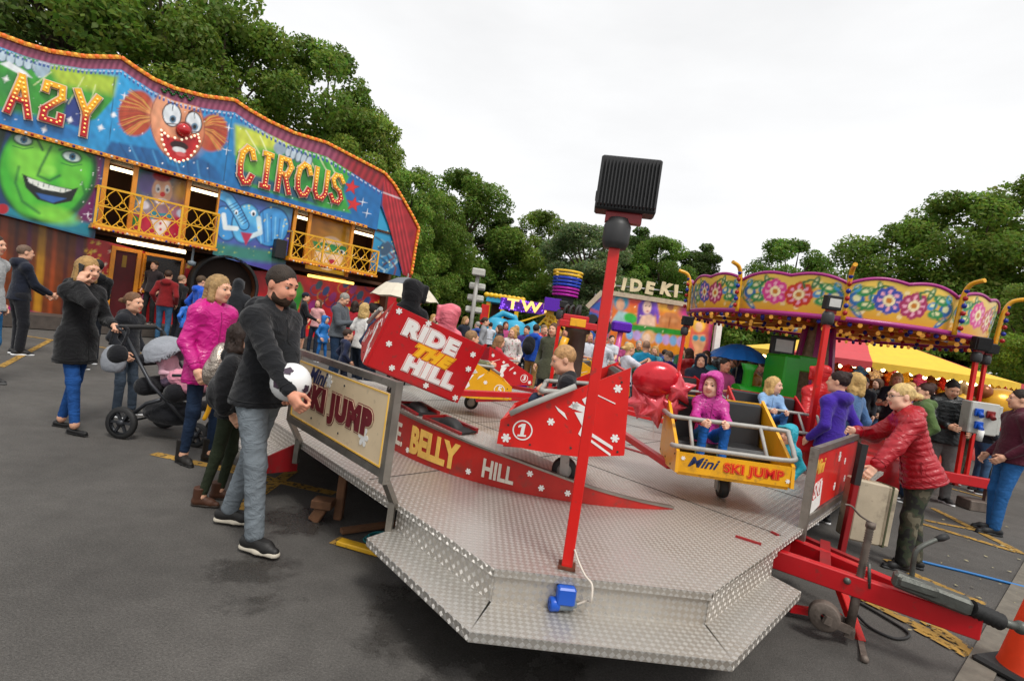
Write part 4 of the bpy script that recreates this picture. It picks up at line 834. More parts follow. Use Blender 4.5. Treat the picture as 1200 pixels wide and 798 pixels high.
# ------------------------------------------------------------------ cars
def ride_car(pos, phi, colour, label, number=None, roll=0.0, pitch=0.0, side=None, yaw_add=0.0, back_text=False, front_text=False, seat=VINYL, lift=0.0, loop=False):
    """origin at the wheel contact; +Y forward, -X outwards"""
    t = (math.sin(phi), -math.cos(phi)); yaw = math.atan2(-t[0], t[1]) + yaw_add
    c = empty('ride_car', pos, 0, label, 'ride car', 'cars of the small circular ride'); c.rotation_mode = 'ZYX'; c.rotation_mode = 'XYZ'
    c.rotation_euler = (Matrix.Rotation(yaw, 3, 'Z') @ Matrix.Rotation(pitch, 3, 'X') @ Matrix.Rotation(roll, 3, 'Y')).to_euler()
    w, z = .40, .2 + lift
    prof = [(.405, z + .04), (.39, z + .19), (-.38, z + .56), (-.37, z + .03), (-.1, z), (.05, z + .005)]
    for s in (-1, 1):
        mb = MB(); mb.prism([(s * w, y, q) for y, q in prof], (-s * .022, 0, 0)); mb.build('side_panel', colour, c)
    mb = MB(); mb.box((-w + .023, -.375, z + .035), (w - .023, -.355, z + .535)); bp = mb.build('back_panel', colour, c)
    mb = MB(); mb.box((-w + .023, .37, z + .045), (w - .023, .39, z + .185)); mb.build('front_panel', colour, c)
    mb = MB(); mb.box((-w + .025, -.35, z + .02), (w - .025, .368, z + .045)); mb.build('floor', colour, c)
    mb = MB(); mb.box((-w + .03, -.28, z + .1), (w - .03, .02, z + .2), bev=.03); mb.build('seat', seat, c)
    mb = MB(); Mx = Matrix.Translation((0, -.285, z + .14)) @ Matrix.Rotation(R(6), 4, 'X'); mb.box((-w + .03, -.045, 0), (w - .03, .02, .39), Mx, bev=.02); mb.build('backrest', seat, c)
    mb = MB(); r = .017
    mb.tube(spline([(w + .03, -.18, z + .40), (w + .02, .1, z + .40), (w - .02, .15, z + .40), (0, .15, z + .4), (-w + .02, .15, z + .40), (-w - .01, .17, z + .385), (-w - .012, .22, z + .34), (-w - .012, .31, z + .26), (-w + .03, .36, z + .225), (0, .36, z + .22), (w - .03, .36, z + .22), (w + .03, .33, z + .22)], 5), r, 8)
    for x in (-w * .55, w * .72): mb.tube([(x, .15, z + .40), (x, .36, z + .22)], .013, 7)
    if not loop: mb = MB(); mb.tube(spline([(w - .03, -.18, z + .38), (w - .04, .1, z + .38), (w - .06, .15, z + .38), (0, .15, z + .38), (-w + .06, .15, z + .38), (-w + .04, .1, z + .38), (-w + .03, -.1, z + .38)], 5), r, 8)
    mb.build('lap_bar', GREYP, c)
    if not loop: mb = MB(); mb.tube([(-w - .03, -.06, z + .43), (-w - .03, .25, z + .28), (-w - .03, .33, z + .235)], .018, 9); mb.build('side_rail', GREYP, c)
    for yy in (-.02,):
        Mx = Matrix.Translation((-.05, yy, .085)) @ Matrix.Rotation(R(90), 4, 'Y')
        mb = MB(); mb.lathe([(.05, -.032), (.078, -.034), (.085, -.02), (.085, .02), (.078, .034), (.05, .032)], n=22, M=Mx.to_3x3(), c=Mx.translation); wl = mb.build('wheel', BLACK, c)
        mb = MB(); mb.lathe([(0, -.03), (.03, -.034), (.052, -.028), (.052, .028), (.03, .034), (0, .03)], n=18, M=Mx.to_3x3(), c=Mx.translation); mb.build('rim', GREYP, wl)
        mb = MB(); mb.box((-.105, yy - .03, .06), (-.093, yy + .03, z + .03)); mb.box((-.007, yy - .03, .06), (.005, yy + .03, z + .03)); mb.build('caster_fork', GREYP, c)
    if colour is YEL or True:
        for s in ((-1,) if side is None else side):
            Ms = frame((s * (w + .0008), 0, z), Vector((0, -s * -1 if False else (1 if s > 0 else -1), 0)), Vector((0, 0, 1)), Vector((s, 0, 0)))
            mb = MB()
            sg = 1 if s > 0 else -1        # x of the decal frame runs along +-Y
            for y, q, rr in ((.35, .08, .03), (.08, .2, .024), (-.31, .13, .027), (-.31, .43, .027), (-.06, .31, .026)): flake(mb, Ms @ Matrix.Translation((sg * y, q, 0)), rr)
            mb.build('snowflake_decal', WHITE, c)
            mb = MB()
            sk = lambda P: mb.prism([(sg * y, q, 0) for y, q in P], (0, 0, .002), Ms)
            sk([(-.02, .3), (-.07, .33), (-.16, .29), (-.15, .26), (-.08, .28)]); sk([(-.06, .27), (-.15, .27), (-.17, .17), (-.13, .1), (-.09, .14), (-.11, .19)]); sk([(.06, .3), (.04, .27), (-.02, .22), (-.0, .26)]); sk([(-.17, .13), (-.165, .155), (-.3, .08), (-.3, .06)]); sk([(-.17, .095), (-.165, .115), (-.29, .035), (-.29, .02)])
            sk([(-.19, .38), (-.19, .386), (-.3, .342), (-.3, .335)]); sk([(-.1, .35), (-.13, .37), (-.15, .34), (-.12, .32)]); mb.build('skier_decal', WHITE, c)
            if number:
                M2 = Ms @ Matrix.Translation((sg * .25, .135, 0)); mb = MB(); ring = []
                for k in range(32): a = 2 * math.pi * k / 32; ring.append((math.cos(a), math.sin(a)))
                mb.add([M2 @ Vector((x * r_, y * r_, q)) for (r_, q) in ((.062, 0), (.062, .002), (.054, .002), (.054, 0)) for x, y in ring], [(i * 32 + k, i * 32 + (k + 1) % 32, i * 32 + 32 + (k + 1) % 32, i * 32 + 32 + k) for i in range(3) for k in range(32)]); mb.build('number_ring', WHITE, c)
                if number == '1':
                    mb = MB(); q_ = lambda P_: mb.prism([(x + .15 * y, y, 0) for x, y in P_], (0, 0, .002), M2); q_([(-.01, -.028), (.012, -.028), (.012, .04), (-.01, .04)]); q_([(-.025, -.039), (.028, -.039), (.028, -.0285), (-.025, -.0285)]); q_([(-.0105, .04), (-.03, .027), (-.03, .014), (-.0105, .022)]); mb.build('number', WHITE, c)
                else: text('number', number, .1, WHITE, c, M2, depth=.0015, off=.004, shear=.12)
    for s in (-1, 1):
        for y, q in ((.34, .16), (-.33, .05), (-.33, .47), (-.05, .05), (.2, .05)):
            mb = MB(); mb.tube([(s * w, y, z + q), (s * (w + .004), y, z + q)], .007, 8); mb.build('bolt', mat('dark_steel'), c)
    if back_text:
        Mb = frame((0, -.3775, z + .29), Vector((1, 0, 0)), Vector((0, 0, 1)), Vector((0, -1, 0)))
        for tx, y, sz, cc, x, sh in (('RIDE', .125, .155, WHITE, -.03, .0), ('THE', .0, .12, mat('sign_yellow', H('f0b41e'), .45), .03, .3), ('HILL', -.125, .155, WHITE, .08, .0)):
            for k, (m_, f) in enumerate(((cc, .018), (SOLID_RED, .0135), (cc, .0105))):
                text('lettering', tx, sz, m_, c, Mb @ Matrix.Translation((x, y, .0015 * k)), depth=.0012, off=f, shear=sh, sx=1.2, spacing=1.18)
        mb = MB()
        for x, y in ((-.34, .215), (-.1, .225), (.33, .15), (.35, .03), (-.3, -.04), (-.2, -.2), (.1, -.225), (.36, -.225)): flake(mb, Mb @ Matrix.Translation((x, y, 0)), .025)
        mb.build('snowflake_decal', WHITE, c)
    if front_text:
        Mf_ = frame((0, .3915, z + .115), Vector((-1, 0, 0)), Vector((0, 0, 1)), Vector((0, 1, 0)))
        text('lettering', 'Mini', .1, NAVY, c, Mf_ @ Matrix.Translation((-.22, .01, 0)), depth=.001, off=.002, shear=.4, sx=1.15)
        for k, (m_, f) in enumerate(((SOLID_RED, .008), (YEL, .0045), (SOLID_RED, .002))): text('lettering', 'SKI JUMP', .085, m_, c, Mf_ @ Matrix.Translation((.13, 0, .0015 * k)), depth=.001, off=f, sx=1.1, spacing=1.1)
        mb = MB(); flake(mb, Mf_ @ Matrix.Translation((-.35, .03, 0)), .016); flake(mb, Mf_ @ Matrix.Translation((.36, -.03, 0)), .016); mb.build('snowflake_decal', WHITE, c)
    return c
CARS = {}
def polar(r, deg, z=0): return Vector((CEN.x + r * math.cos(R(deg)), CEN.y + r * math.sin(R(deg)), ZD + z))
ang = lambda p: math.atan2(p.y - CEN.y, p.x - CEN.x)
p = G(657, 562, ZD + .09); CARS['one'] = ride_car(p, ang(p), SOLID_RED, 'red car number 1 with ski jumper decal carrying the fair boy', '1', roll=R(0), pitch=R(-5), yaw_add=R(0), lift=.06)
p = D(463, 464, 4.32); CARS['hill'] = ride_car(p, ang(p), RED, 'tilted red car with RIDE THE HILL on its back panel', '4', roll=R(17), pitch=R(8), back_text=True, yaw_add=R(-27))
p = G(838, 582, ZD + .0); CARS['yellow'] = ride_car(p, ang(p), YEL, 'yellow car with black seat carrying the girl in pink hood', None, roll=R(2), front_text=True, yaw_add=R(56), loop=True)
p = polar(2.3, -6); CARS['six'] = ride_car(p, ang(p), RED, 'red car numbered 6 behind the yellow car', '6', side=(-1, 1), loop=True)
p = polar(2.3, 32); CARS['far'] = ride_car(p, ang(p), RED, 'red car with black backrest at the far right of the platform', '2')
p = polar(2.3, 70); CARS['fary'] = ride_car(p, ang(p), YEL, 'yellow car at the far side of the platform', '7', side=(-1, 1))
p = polar(2.3, 112); CARS['farr'] = ride_car(p, ang(p), RED, 'red car with small child beyond the central column', '3', side=(-1, 1))
p = D(553, 480, 6.2); p.z = ZD + .02; CARS['left'] = ride_car(p, ang(p), YEL, 'yellow car behind the RIDE THE HILL car', '5', side=(-1, 1), yaw_add=R(-75))
mbs = []
for k, c in CARS.items():
    q = c.matrix_world if False else Matrix.LocRotScale(c.location, c.rotation_euler, (1, 1, 1)); e = q @ Vector((.36, 0, .19)); a = Vector((CEN.x, CEN.y, ZD + .36)); d = (e - a).normalized(); mb = MB(); mb.bar(a + d * .39, e, .06, .055, bev=.005); o = mb.build('arm', RED, hub); o.matrix_parent_inverse = local(hub)
# ------------------------------------------------------------------ drawbar, jack, control case at the right
def at(x, y, d): return D(x, y, d)
trl = empty('trailer_drawbar', G(1000, 735, 0), 0, 'red trailer drawbar with grey coupling and hand brake lever', 'trailer drawbar')
a = G(912, 655, .35); b = G(1149, 736, .33); dd = (b - a).normalized(); sd = Vector((-dd.y, dd.x, 0))
mb = MB(); mb.bar(a - dd * .3, b, .06, .12, bev=.006); wb(mb, 'main_beam', RED, trl)
mb = MB(); a2 = a + sd * .55; mb.bar(a2 - dd * .3, b + sd * .05, .06, .1, bev=.006); wb(mb, 'second_beam', RED, trl)
mb = MB(); mb.bar(a + dd * .25 + Vector((0, 0, .01)), a + dd * .25 + sd * .6, .06, .09); mb.bar(a + sd * .1 + Vector((0, 0, -.02)), a + sd * .62 + Vector((0, 0, -.02)), .1, .1); mb.bar(a + dd * .05 + sd * .6 + up * .0, a + dd * .45 + sd * .4 + up * .0, .05, .08); wb(mb, 'cross_member', DRED, trl)
c0 = D(1046, 676, b.y + .18); c1 = D(1138, 712, b.y); c2 = D(1172, 728, b.y - .02); c3 = D(1196, 735, b.y - .02)
GUN = mat('coupling_grey', H('5b5d58'), .5, .5, var=.3, dirt=.6, bump=.2)
mb = MB(); mb.bar(c0, c1, .085, .085, bev=.015); mb.bar(c0 + dd * .02 + up * .0, c0 + dd * .2, .11, .06, bev=.015); wb(mb, 'coupling_housing', GUN, trl)
mb = MB(); q = [c1.lerp(c2, t) for t in np.linspace(0, 1, 13)]; mb.tube(q, [.045 if i % 2 == 0 else .033 for i in range(13)], 14); wb(mb, 'bellows', BLACK, trl)
mb = MB(); mb.tube([c2, c3], .022, 10); mb.ball(c3, .035, 12); wb(mb, 'coupling_shaft', GUN, trl)
mb = MB(); h0 = D(1068, 680, c0.y - .03); h1 = D(1072, 650, c0.y - .03); h2 = D(1080, 640, c0.y - .03); h3 = D(1100, 631, c0.y - .03); h4 = D(1110, 628, c0.y - .03); mb.tube(spline([h0, h1, h2, h3], 5), .013, 9); hb = wb(mb, 'brake_lever', GUN, trl); mb = MB(); mb.tube([h3 - (h4 - h3) * .3, h3 + (h4 - h3) * .4, h4], [.014, .02, .017], 10); wb(mb, 'grip', BLACK, trl)
jk = empty('jockey_wheel', G(966, 742, 0), 0, 'rusty threaded jockey wheel jack clamped to the red drawbar', 'jack')
RUST = mat('rusty_grey', H('6d625a'), .65, .4, var=.35, scale=14, dirt=.6, bump=.3)
jd = a.y - .22; j0 = D(996, 734, jd); j1 = D(1021, 612, jd)
mb = MB(); mb.tube([j0, j0.lerp(j1, .45)], .024, 12); wb(mb, 'outer_tube', RUST, jk)
mb = MB(); n_ = 44; mb.tube([j0.lerp(j1, .45 + .5 * t / n_) for t in range(n_ + 1)], [.017 + .006 * (i % 2) for i in range(n_ + 1)], 12); wb(mb, 'thread', RUST, jk)
mb = MB(); mb.tube([j0.lerp(j1, .95), j1], .026, 12); mb.tube(spline([j1, D(1008, 604, jd), D(998, 593, jd), D(990, 591, jd)], 5), .006, 6); wb(mb, 'crank', RUST, jk)
mb = MB(); cm = j0.lerp(j1, .42); mb.bar(cm - dd * .1, cm + dd * .1, .05, .05, bev=.01); mb.tube([cm + dd * .05 - sd * .03, cm + dd * .03 - sd * .03 + up * .14], .009, 7); mb.ball(cm - dd * .06 - sd * .03, .022, 8); wb(mb, 'clamp', GUN, jk)
wc = D(966, 721, jd - .02); mb = MB(); Mx = frame((0, 0, 0), dd, up, sd).to_3x3(); mb.lathe([(.02, -.03), (.075, -.032), (.083, -.025), (.072, -.012), (.072, .012), (.083, .025), (.075, .032), (.02, .03)], wc, 26, Mx); w_ = wb(mb, 'wheel', RUST, jk); mb = MB(); mb.bar(wc - sd * .05, j0 - sd * .05, .02, .045); mb.bar(wc + sd * .05, j0 + sd * .05, .02, .045); mb.bar(j0 - sd * .06 - up * .02, j0 + sd * .06 - up * .02, .05, .05); wb(mb, 'fork', RUST, jk)
mb = MB(); l0 = D(985, 690, jd + .25); l1 = D(1008, 752, jd + .05); l2 = G(1013, 774, .01); mb.bar(l0, l1, .05, .05, bev=.004); leg = wb(mb, 'stabiliser_leg', SOLID_RED, trl); mb = MB(); mb.bar(l1, l2, .032, .032); mb.ball(l2 + up * .01, .022, 8); o = mb.build('foot', RUST, leg)
mb = MB(); mb.bar(G(925, 712, .06), G(985, 722, .06), .04, .04); wb(mb, 'stabiliser_arm', RED, trl)
# control post and case
cpst = empty('control_post', G(975, 660, .3), 0, 'leaning red post holding the beige control case', 'post')
mb = MB(); pd = RB.y - .62; q0 = D(984, 655, pd); q1 = D(1012, 520, pd); mb.bar(q0, q1, .045, .045, bev=.004); wb(mb, 'post', DRED, cpst); mb = MB(); mb.bar(q1 - (q1 - q0) * .35, q1, .05, .05); wb(mb, 'sleeve', BLACK, cpst)
cs = empty('control_case', D(1025, 640, pd), 0, 'scuffed beige wooden control case strapped under the woman in red', 'case'); BEI = mat('beige_board', H('a89c86'), .6, var=.18, scale=6, dirt=.5, bump=.1)
tl, tr_, br_, bl = D(1008, 562, pd + .02), D(1046, 570, pd - .0), D(1021, 648, pd - .02), D(994, 632, pd)
xv = (D(1043, 569, pd) - tl).normalized(); hgt = (tl - bl).length; wid = .24; zv = (tl - bl).normalized(); yv = zv.cross(xv).normalized(); xv = yv.cross(zv)
Mc = frame(bl, xv, yv, zv); mb = MB(); mb.box((0, 0, 0), (wid, .2, hgt), Mc, bev=.012); wb(mb, 'box', BEI, cs); mb = MB(); mb.box((wid + .002, .004, .004), (wid + .07, .196, hgt - .004), Mc, bev=.012); wb(mb, 'lid', BEI, cs); mb = MB(); mb.box((wid + .018, -.002, -.002), (wid + .03, .202, hgt + .002), Mc); wb(mb, 'strap', mat('olive_strap', H('4a4d34'), .8), cs); mb = MB(); mb.box((wid + .071, .08, hgt * .55), (wid + .085, .12, hgt * .62), Mc, bev=.003); wb(mb, 'latch', STEEL, cs)
# blue hose and black hose on the ground
mb = MB(); mb.tube(spline([G(1050, 650, .012), G(1090, 660, .012), G(1140, 672, .012), G(1210, 690, .012)], 8), .011, 8); tag(mb.build('blue_hose', mat('hose_blue', H('1f6fb0'), .5)), 'thin blue hose lying across the asphalt at right', 'hose')
mb = MB(); mb.tube(spline([G(1005, 705, .012), G(1035, 722, .012), G(1065, 742, .012), G(1050, 748, .012), G(1020, 735, .012), G(1000, 715, .03)], 8), .009, 8); tag(mb.build('black_cable', BLACK), 'loop of black cable on the ground under the drawbar', 'cable')
# traffic cone
cone = empty('traffic_cone', G(1210, 797, 0), R(20), 'large orange traffic cone on black base at the bottom right corner', 'cone')
mb = MB(); mb.box((-.2, -.2, 0), (.2, .2, .05), bev=.018); mb.build('base', BLACK, cone); mb = MB(); mb.lathe([(.16, .05), (.155, .065), (.035, .72), (.03, .75), (0, .75)], n=28); mb.build('cone_body', mat('cone_orange', H('e8431c'), .5, var=.12, dirt=.3), cone)
mb = MB(); mb.lathe([(.085, .46), (.0885, .46), (.0645, .6), (.061, .6)], n=28); mb.build('reflective_band', mat('reflective_white', (.6, .6, .6), .35), cone)
# ------------------------------------------------------------------ painted panels: colours per vertex of a fine flat sheet
class Art:
    def __init__(s, P): s.P = np.asarray(P, float); s.C = np.zeros((len(s.P), 3)); s.C[:] = .5
    def mixc(s, a, c): c = np.array(H(c) if isinstance(c, str) else c); s.C += np.clip(a, 0, 1)[:, None] * (c - s.C); return s
    def fill(s, c): s.C[:] = H(c); return s
    def grad(s, p, q, c1, c2, a=1.0):
        p, q = np.array(p, float), np.array(q, float); t = np.clip((s.P - p) @ (q - p) / ((q - p) @ (q - p)), 0, 1); s.C = (1 - a) * s.C + a * ((1 - t)[:, None] * np.array(H(c1)) + t[:, None] * np.array(H(c2))); return s
    def ell(s, x, y, rx, ry, c, rot=0, soft=.8, a=1.0):
        d = s.P - (x, y); cr_, sr = math.cos(R(rot)), math.sin(R(rot)); u = d[:, 0] * cr_ + d[:, 1] * sr; v = -d[:, 0] * sr + d[:, 1] * cr_
        k = np.sqrt((u / rx) ** 2 + (v / ry) ** 2); return s.mixc(a * np.clip((1 - k) * min(rx, ry) / soft + .5, 0, 1), c)
    def ring(s, x, y, rx, ry, w, c, rot=0, a=1.0):
        d = s.P - (x, y); cr_, sr = math.cos(R(rot)), math.sin(R(rot)); u = d[:, 0] * cr_ + d[:, 1] * sr; v = -d[:, 0] * sr + d[:, 1] * cr_
        k = (np.sqrt((u / rx) ** 2 + (v / ry) ** 2) - 1) * min(rx, ry); return s.mixc(a * np.clip(w / 2 - np.abs(k) + .5, 0, 1), c)
    def sd(s, pts):
        P = s.P; d = np.full(len(P), 1e9); ins = np.zeros(len(P), bool); n = len(pts)
        for i in range(n):
            a = np.array(pts[i], float); b = np.array(pts[(i + 1) % n], float); ba = b - a; pa = P - a; t = np.clip(pa @ ba / (ba @ ba + 1e-9), 0, 1); d = np.minimum(d, np.linalg.norm(pa - t[:, None] * ba, axis=1))
            c = ((a[1] > P[:, 1]) != (b[1] > P[:, 1])); xx = (b[0] - a[0]) * (P[:, 1] - a[1]) / (b[1] - a[1] + 1e-12) + a[0]; ins ^= c & (P[:, 0] < xx)
        return np.where(ins, -d, d)
    def poly(s, pts, c, soft=.8, a=1.0): return s.mixc(a * np.clip(-s.sd(pts) / soft + .5, 0, 1), c)
    def line(s, pts, w, c, a=1.0, soft=.8):
        d = np.full(len(s.P), 1e9)
        for p, q in zip(pts[:-1], pts[1:]):
            p = np.array(p, float); q = np.array(q, float); ba = q - p; pa = s.P - p; t = np.clip(pa @ ba / (ba @ ba + 1e-9), 0, 1); d = np.minimum(d, np.linalg.norm(pa - t[:, None] * ba, axis=1))
        return s.mixc(a * np.clip((w / 2 - d) / soft + .5, 0, 1), c)
    def mottle(s, sc, amt, seed=0):
        r = np.random.default_rng(seed); v = np.zeros(len(s.P))
        for k in range(6): th = r.uniform(0, 6.28); f = sc * r.uniform(.6, 2.2); v += np.sin((s.P[:, 0] * math.cos(th) + s.P[:, 1] * math.sin(th)) * f + r.uniform(0, 6.28))
        s.C *= np.clip(1 + amt * v[:, None] / 3, .3, 1.8); return s
    def specks(s, n, lo, hi, c, r0=.5, r1=1.4, seed=0):
        r = np.random.default_rng(seed)
        for k in range(n): s.ell(r.uniform(lo[0], hi[0]), r.uniform(lo[1], hi[1]), *([r.uniform(r0, r1)] * 2), c, a=r.uniform(.4, 1))
        return s
    def star(s, x, y, r_, c, rot=0, n=5, q=.42): return s.poly([(x + r_ * (1 if i % 2 == 0 else q) * math.sin(rot + math.pi * i / n), y - r_ * (1 if i % 2 == 0 else q) * math.cos(rot + math.pi * i / n)) for i in range(2 * n)], c)
ARTM = mat('painted_art', attr='art', rough=.35, var=.05, scale=2, coat=.3, dirt=.0)
def strip_mesh(top, bot, step, fn, to3, paint_, name):
    """sheet between two outlines in plane coordinates (s, z)"""
    top = np.array(top, float); bot = np.array(bot, float); s0 = max(top[0, 0], bot[0, 0]); s1 = min(top[-1, 0], bot[-1, 0]); ns = max(3, int((s1 - s0) / step)); ss = np.linspace(s0, s1, ns)
    zt, zb = np.interp(ss, top[:, 0], top[:, 1]), np.interp(ss, bot[:, 0], bot[:, 1]); nz = max(3, int((zt - zb).max() / step)); tt = np.linspace(0, 1, nz); S = np.repeat(ss, nz); Z = (zb[:, None] + (zt - zb)[:, None] * tt).ravel()
    v = to3(S, Z); q = np.arange(ns * nz).reshape(ns, nz); f = np.stack([q[:-1, :-1], q[1:, :-1], q[1:, 1:], q[:-1, 1:]], -1).reshape(-1, 4)
    a = Art(fn(v, S, Z)); paint_(a); return np_mesh(name, v, f, [ARTM], smooth=False, colors=a.C)
# ------------------------------------------------------------------ CRAZY CIRCUS fun house
def hz(px): return 385 + (px - 600) * math.tan(ROLL)
fa = D(-22, hz(-22), 11.0); fb = D(416, hz(416), 17.6); FD = (fb - fa); FD.z = 0; FD.normalize(); FN = Vector((FD.y, -FD.x, 0)); F0 = Vector((fa.x, fa.y, 0))
fh = empty('fun_house', F0, math.atan2(FD.y, FD.x), 'two storey painted fun house with CRAZY CIRCUS lettering, balconies and bulb lit roofline', 'fun house'); FI = local(fh)
def fp(px, py, out=0.0):
    p = onplane(px, py, F0 + FN * out, FN); return ((p - F0).dot(FD), p.z)
def f3(s_, z, out=0.0): return F0 + FD * s_ + FN * out + Vector((0, 0, z))
def to3(out):
    o = np.array(F0 + FN * out); d = np.array(FD); return lambda S, Z: o + np.outer(S, d) + np.outer(Z, (0, 0, 1))
def pxs(v, S=None, Z=None):
    x, y, z = v[:, 0], v[:, 1], v[:, 2] - HC; f = y * math.cos(PITCH) - z * math.sin(PITCH); V = (y * math.sin(PITCH) + z * math.cos(PITCH)) / f; U = x / f
    u = U * math.cos(ROLL) + V * math.sin(ROLL); w = -U * math.sin(ROLL) + V * math.cos(ROLL); return np.stack([600 + u * FPX, 399 - w * FPX], 1)
def fpart(name, me): o = link(name, me, fh); o.matrix_parent_inverse = FI; return o
def fmb(mb, name, m): o = mb.build(name, m, fh); o.matrix_parent_inverse = FI; return o
def panel(name, top_px, bot_px, out, paint_, step=.022):
    f = lambda L: sorted(fp(x, y, out) for x, y in L); return fpart(name, strip_mesh(f(top_px), f(bot_px), step, pxs, to3(out), paint_, name))
roof = [(-60, 22), (-5, 39), (30, 52), (60, 60.5), (100, 66.5), (142, 67.5), (160, 80), (180, 93), (205, 104), (240, 113), (275, 117.5), (292, 129), (315, 142), (345, 156), (383, 167.5), (405, 179), (430, 192), (451, 203)]
def art_fascia(a):
    a.grad((200, 60), (260, 230), '2fa6e0', '1668a8')
    a.poly([(-60, 30), (0, 58), (60, 75), (137, 91), (132, 118), (112, 140), (60, 150), (-60, 110)], '3a9a34', 3); a.poly([(55, 76), (137, 91), (133, 112), (70, 98)], 'b4cc3c', 9, .9); a.ell(15, 100, 20, 16, '2a7d3a', 20, 8, .7); a.poly([(78, 118), (96, 108), (104, 140), (90, 150), (72, 142)], '2b3f86', 4); a.poly([(-60, 118), (0, 128), (60, 140), (110, 160), (-60, 190)], '2272b4', 8)
    for k in range(6): a.ell(3 + k * 10, 66 + k * 3.2, 5.4, 6.5, 'bcd0dc', 15); a.ring(3 + k * 10, 66 + k * 3.2, 5.4, 6.5, 1, '3b5c74')
    a.ell(50, 80, 9, 12, '9fb8c8', 20, 2); a.poly([(0, 75), (20, 86), (38, 92), (30, 84), (10, 72)], 'e3e9ec', 2)
    for x0, y0, x1, y1 in ((98, 91, 80, 122), (112, 100, 104, 128), (60, 85, 40, 100)): a.line([(x0, y0), (x1, y1)], 1.4, 'e8f0b0', .7, 1.5)
    for x, y in ((7, 93), (82, 141), (118, 150), (52, 152), (133, 135)): a.star(x, y, 5, 'f4f8ff', .3, 4, .12); a.ell(x, y, 2.5, 2.5, 'ffffff', 0, 3)
    # clown
    for x, y, rx, ry, sgn in ((160, 133, 21, 27, -1), (249, 156, 18, 22, 1)):
        a.ell(x, y, rx, ry, 'b4462c', 10, 3)
        r = np.random.default_rng(3)
        for k in range(34):
            t = r.uniform(-1.3, 1.3); bx, by = (184, 138) if sgn < 0 else (234, 150); ex = x + sgn * rx * math.cos(t) * r.uniform(.8, 1.2); ey = y + ry * math.sin(t) * 1.1; a.line([(bx, by), ((bx + ex) / 2, (by + ey) / 2 - 4), (ex, ey)], .9, ('e0834c', '8c2f22', 'd8b04c')[k % 3], .75)
    a.poly([(165, 172), (186, 176), (196, 192), (214, 196), (230, 182), (252, 196), (262, 214), (120, 182), (130, 166)], '1a5c96', 4); 
    for k in range(9): a.line([(140 + k * 13, 168 + k * 3), (150 + k * 12, 186 + k * 3.4)], 2, '4fa2d4' if k % 2 else '123f70', .6, 2)
    a.ell(208, 146, 31, 43, 'd98a64', -12, 2); a.ell(200, 134, 24, 26, 'e9a37c', -12, 12, .8); a.ell(222, 158, 20, 24, 'c0714c', -12, 12, .6); a.ring(208, 146, 31, 43, 1.2, '7c3a28', -12, .7)
    a.poly([(188, 104), (200, 103), (228, 112), (229, 117), (210, 113), (192, 110)], '2d8038', 1)
    for x, y, rx, ry in ((201.5, 135, 10, 13), (227, 144, 8.5, 12)): a.ell(x, y, rx + 1.4, ry + 1.4, '232428', -10); a.ell(x, y, rx, ry, 'dfe6ea', -10); a.ell(x + 1, y + 5, 4, 4.6, '5d7f9a', 0); a.ell(x + 1, y + 5, 2.2, 2.6, '101010'); a.line([(x + 1, y - 11), (x + 1, y - 5)], 1, '20242a'); a.line([(x - 6, y - 12), (x, y - 15), (x + 7, y - 12)], 1.6, '5c2a1c'); a.line([(x - 6, y + 10), (x + 6, y + 11)], 1.2, '403038')
    a.poly([(188, 152), (197, 160), (213, 165), (232, 158), (235, 166), (222, 186), (210, 190), (200, 186), (192, 170)], 'b8181c', 1.5); a.ell(210, 171, 11, 5, '2a0808', 14); a.ell(210, 176, 8, 3.4, 'dce0e2', 14); a.ell(212, 181, 6, 2.6, 'd85a5a', 14)
    a.ell(215.5, 153, 10, 10, '7c1410', 0, 2)
    # right half
    a.poly([(276, 147), (300, 154), (340, 166), (395, 188), (413, 200), (402, 222), (411, 250), (380, 244), (330, 230), (290, 218), (276, 190)], '37a03a', 3); a.poly([(276, 147), (300, 153), (345, 168), (330, 176), (290, 172), (277, 180)], 'd2d84a', 8, .9); a.ell(300, 195, 16, 20, '7cb83a', 0, 8, .6); a.ell(345, 200, 24, 22, '1f7a34', 20, 10, .8); a.ell(385, 222, 16, 14, '2f8f3a', 0, 8)
    for x0, y0, x1, y1 in ((288, 153, 304, 180), (305, 160, 318, 190), (372, 180, 390, 214), (384, 184, 400, 220), (358, 175, 372, 205)): a.line([(x0, y0), (x1, y1)], 1.3, 'ecf3c0', .8, 1.4)
    for k in range(5): a.ell(338 + k * 6, 178 + k * 2.8, 3.6, 6.6, 'b9c9d6', 15); a.ring(338 + k * 6, 178 + k * 2.8, 3.6, 6.6, .9, '40566c', 15)
    a.ell(328, 174, 7, 8, '8fa4b6', -25, 2)
    a.poly([(276, 196), (290, 214), (330, 228), (372, 240), (362, 226), (300, 206)], '22397c', 4, .8)
    for x, y in ((389, 239), (425, 237), (430, 250), (266, 176), (258, 128), (146, 112), (268, 150)): a.star(x, y, 5.5, 'f2f7ff', .2, 4, .13)
    for x, y in ((412, 219.5), (414.5, 239.5)): a.star(x, y, 10, '7d1216', .25); a.star(x, y, 8.4, 'd1262a', .25)
    a.specks(90, (0, 90), (440, 260), 'ffffff', .4, 1.0, 2); a.mottle(.35, .12, 4)
    for x0, y0, x1, y1 in ((135, 80, 128, 172), (274, 124, 262, 212)): a.line([(x0, y0), (x1, y1)], .8, '10384e', .8)
    # painted curtain under the roofline, with its row of tassels
    rp = np.array(roof); dy = a.P[:, 1] - np.interp(a.P[:, 0], rp[:, 0], rp[:, 1]); w = np.interp(a.P[:, 0], [0, 275, 383, 450], [15, 15, 17, 24])
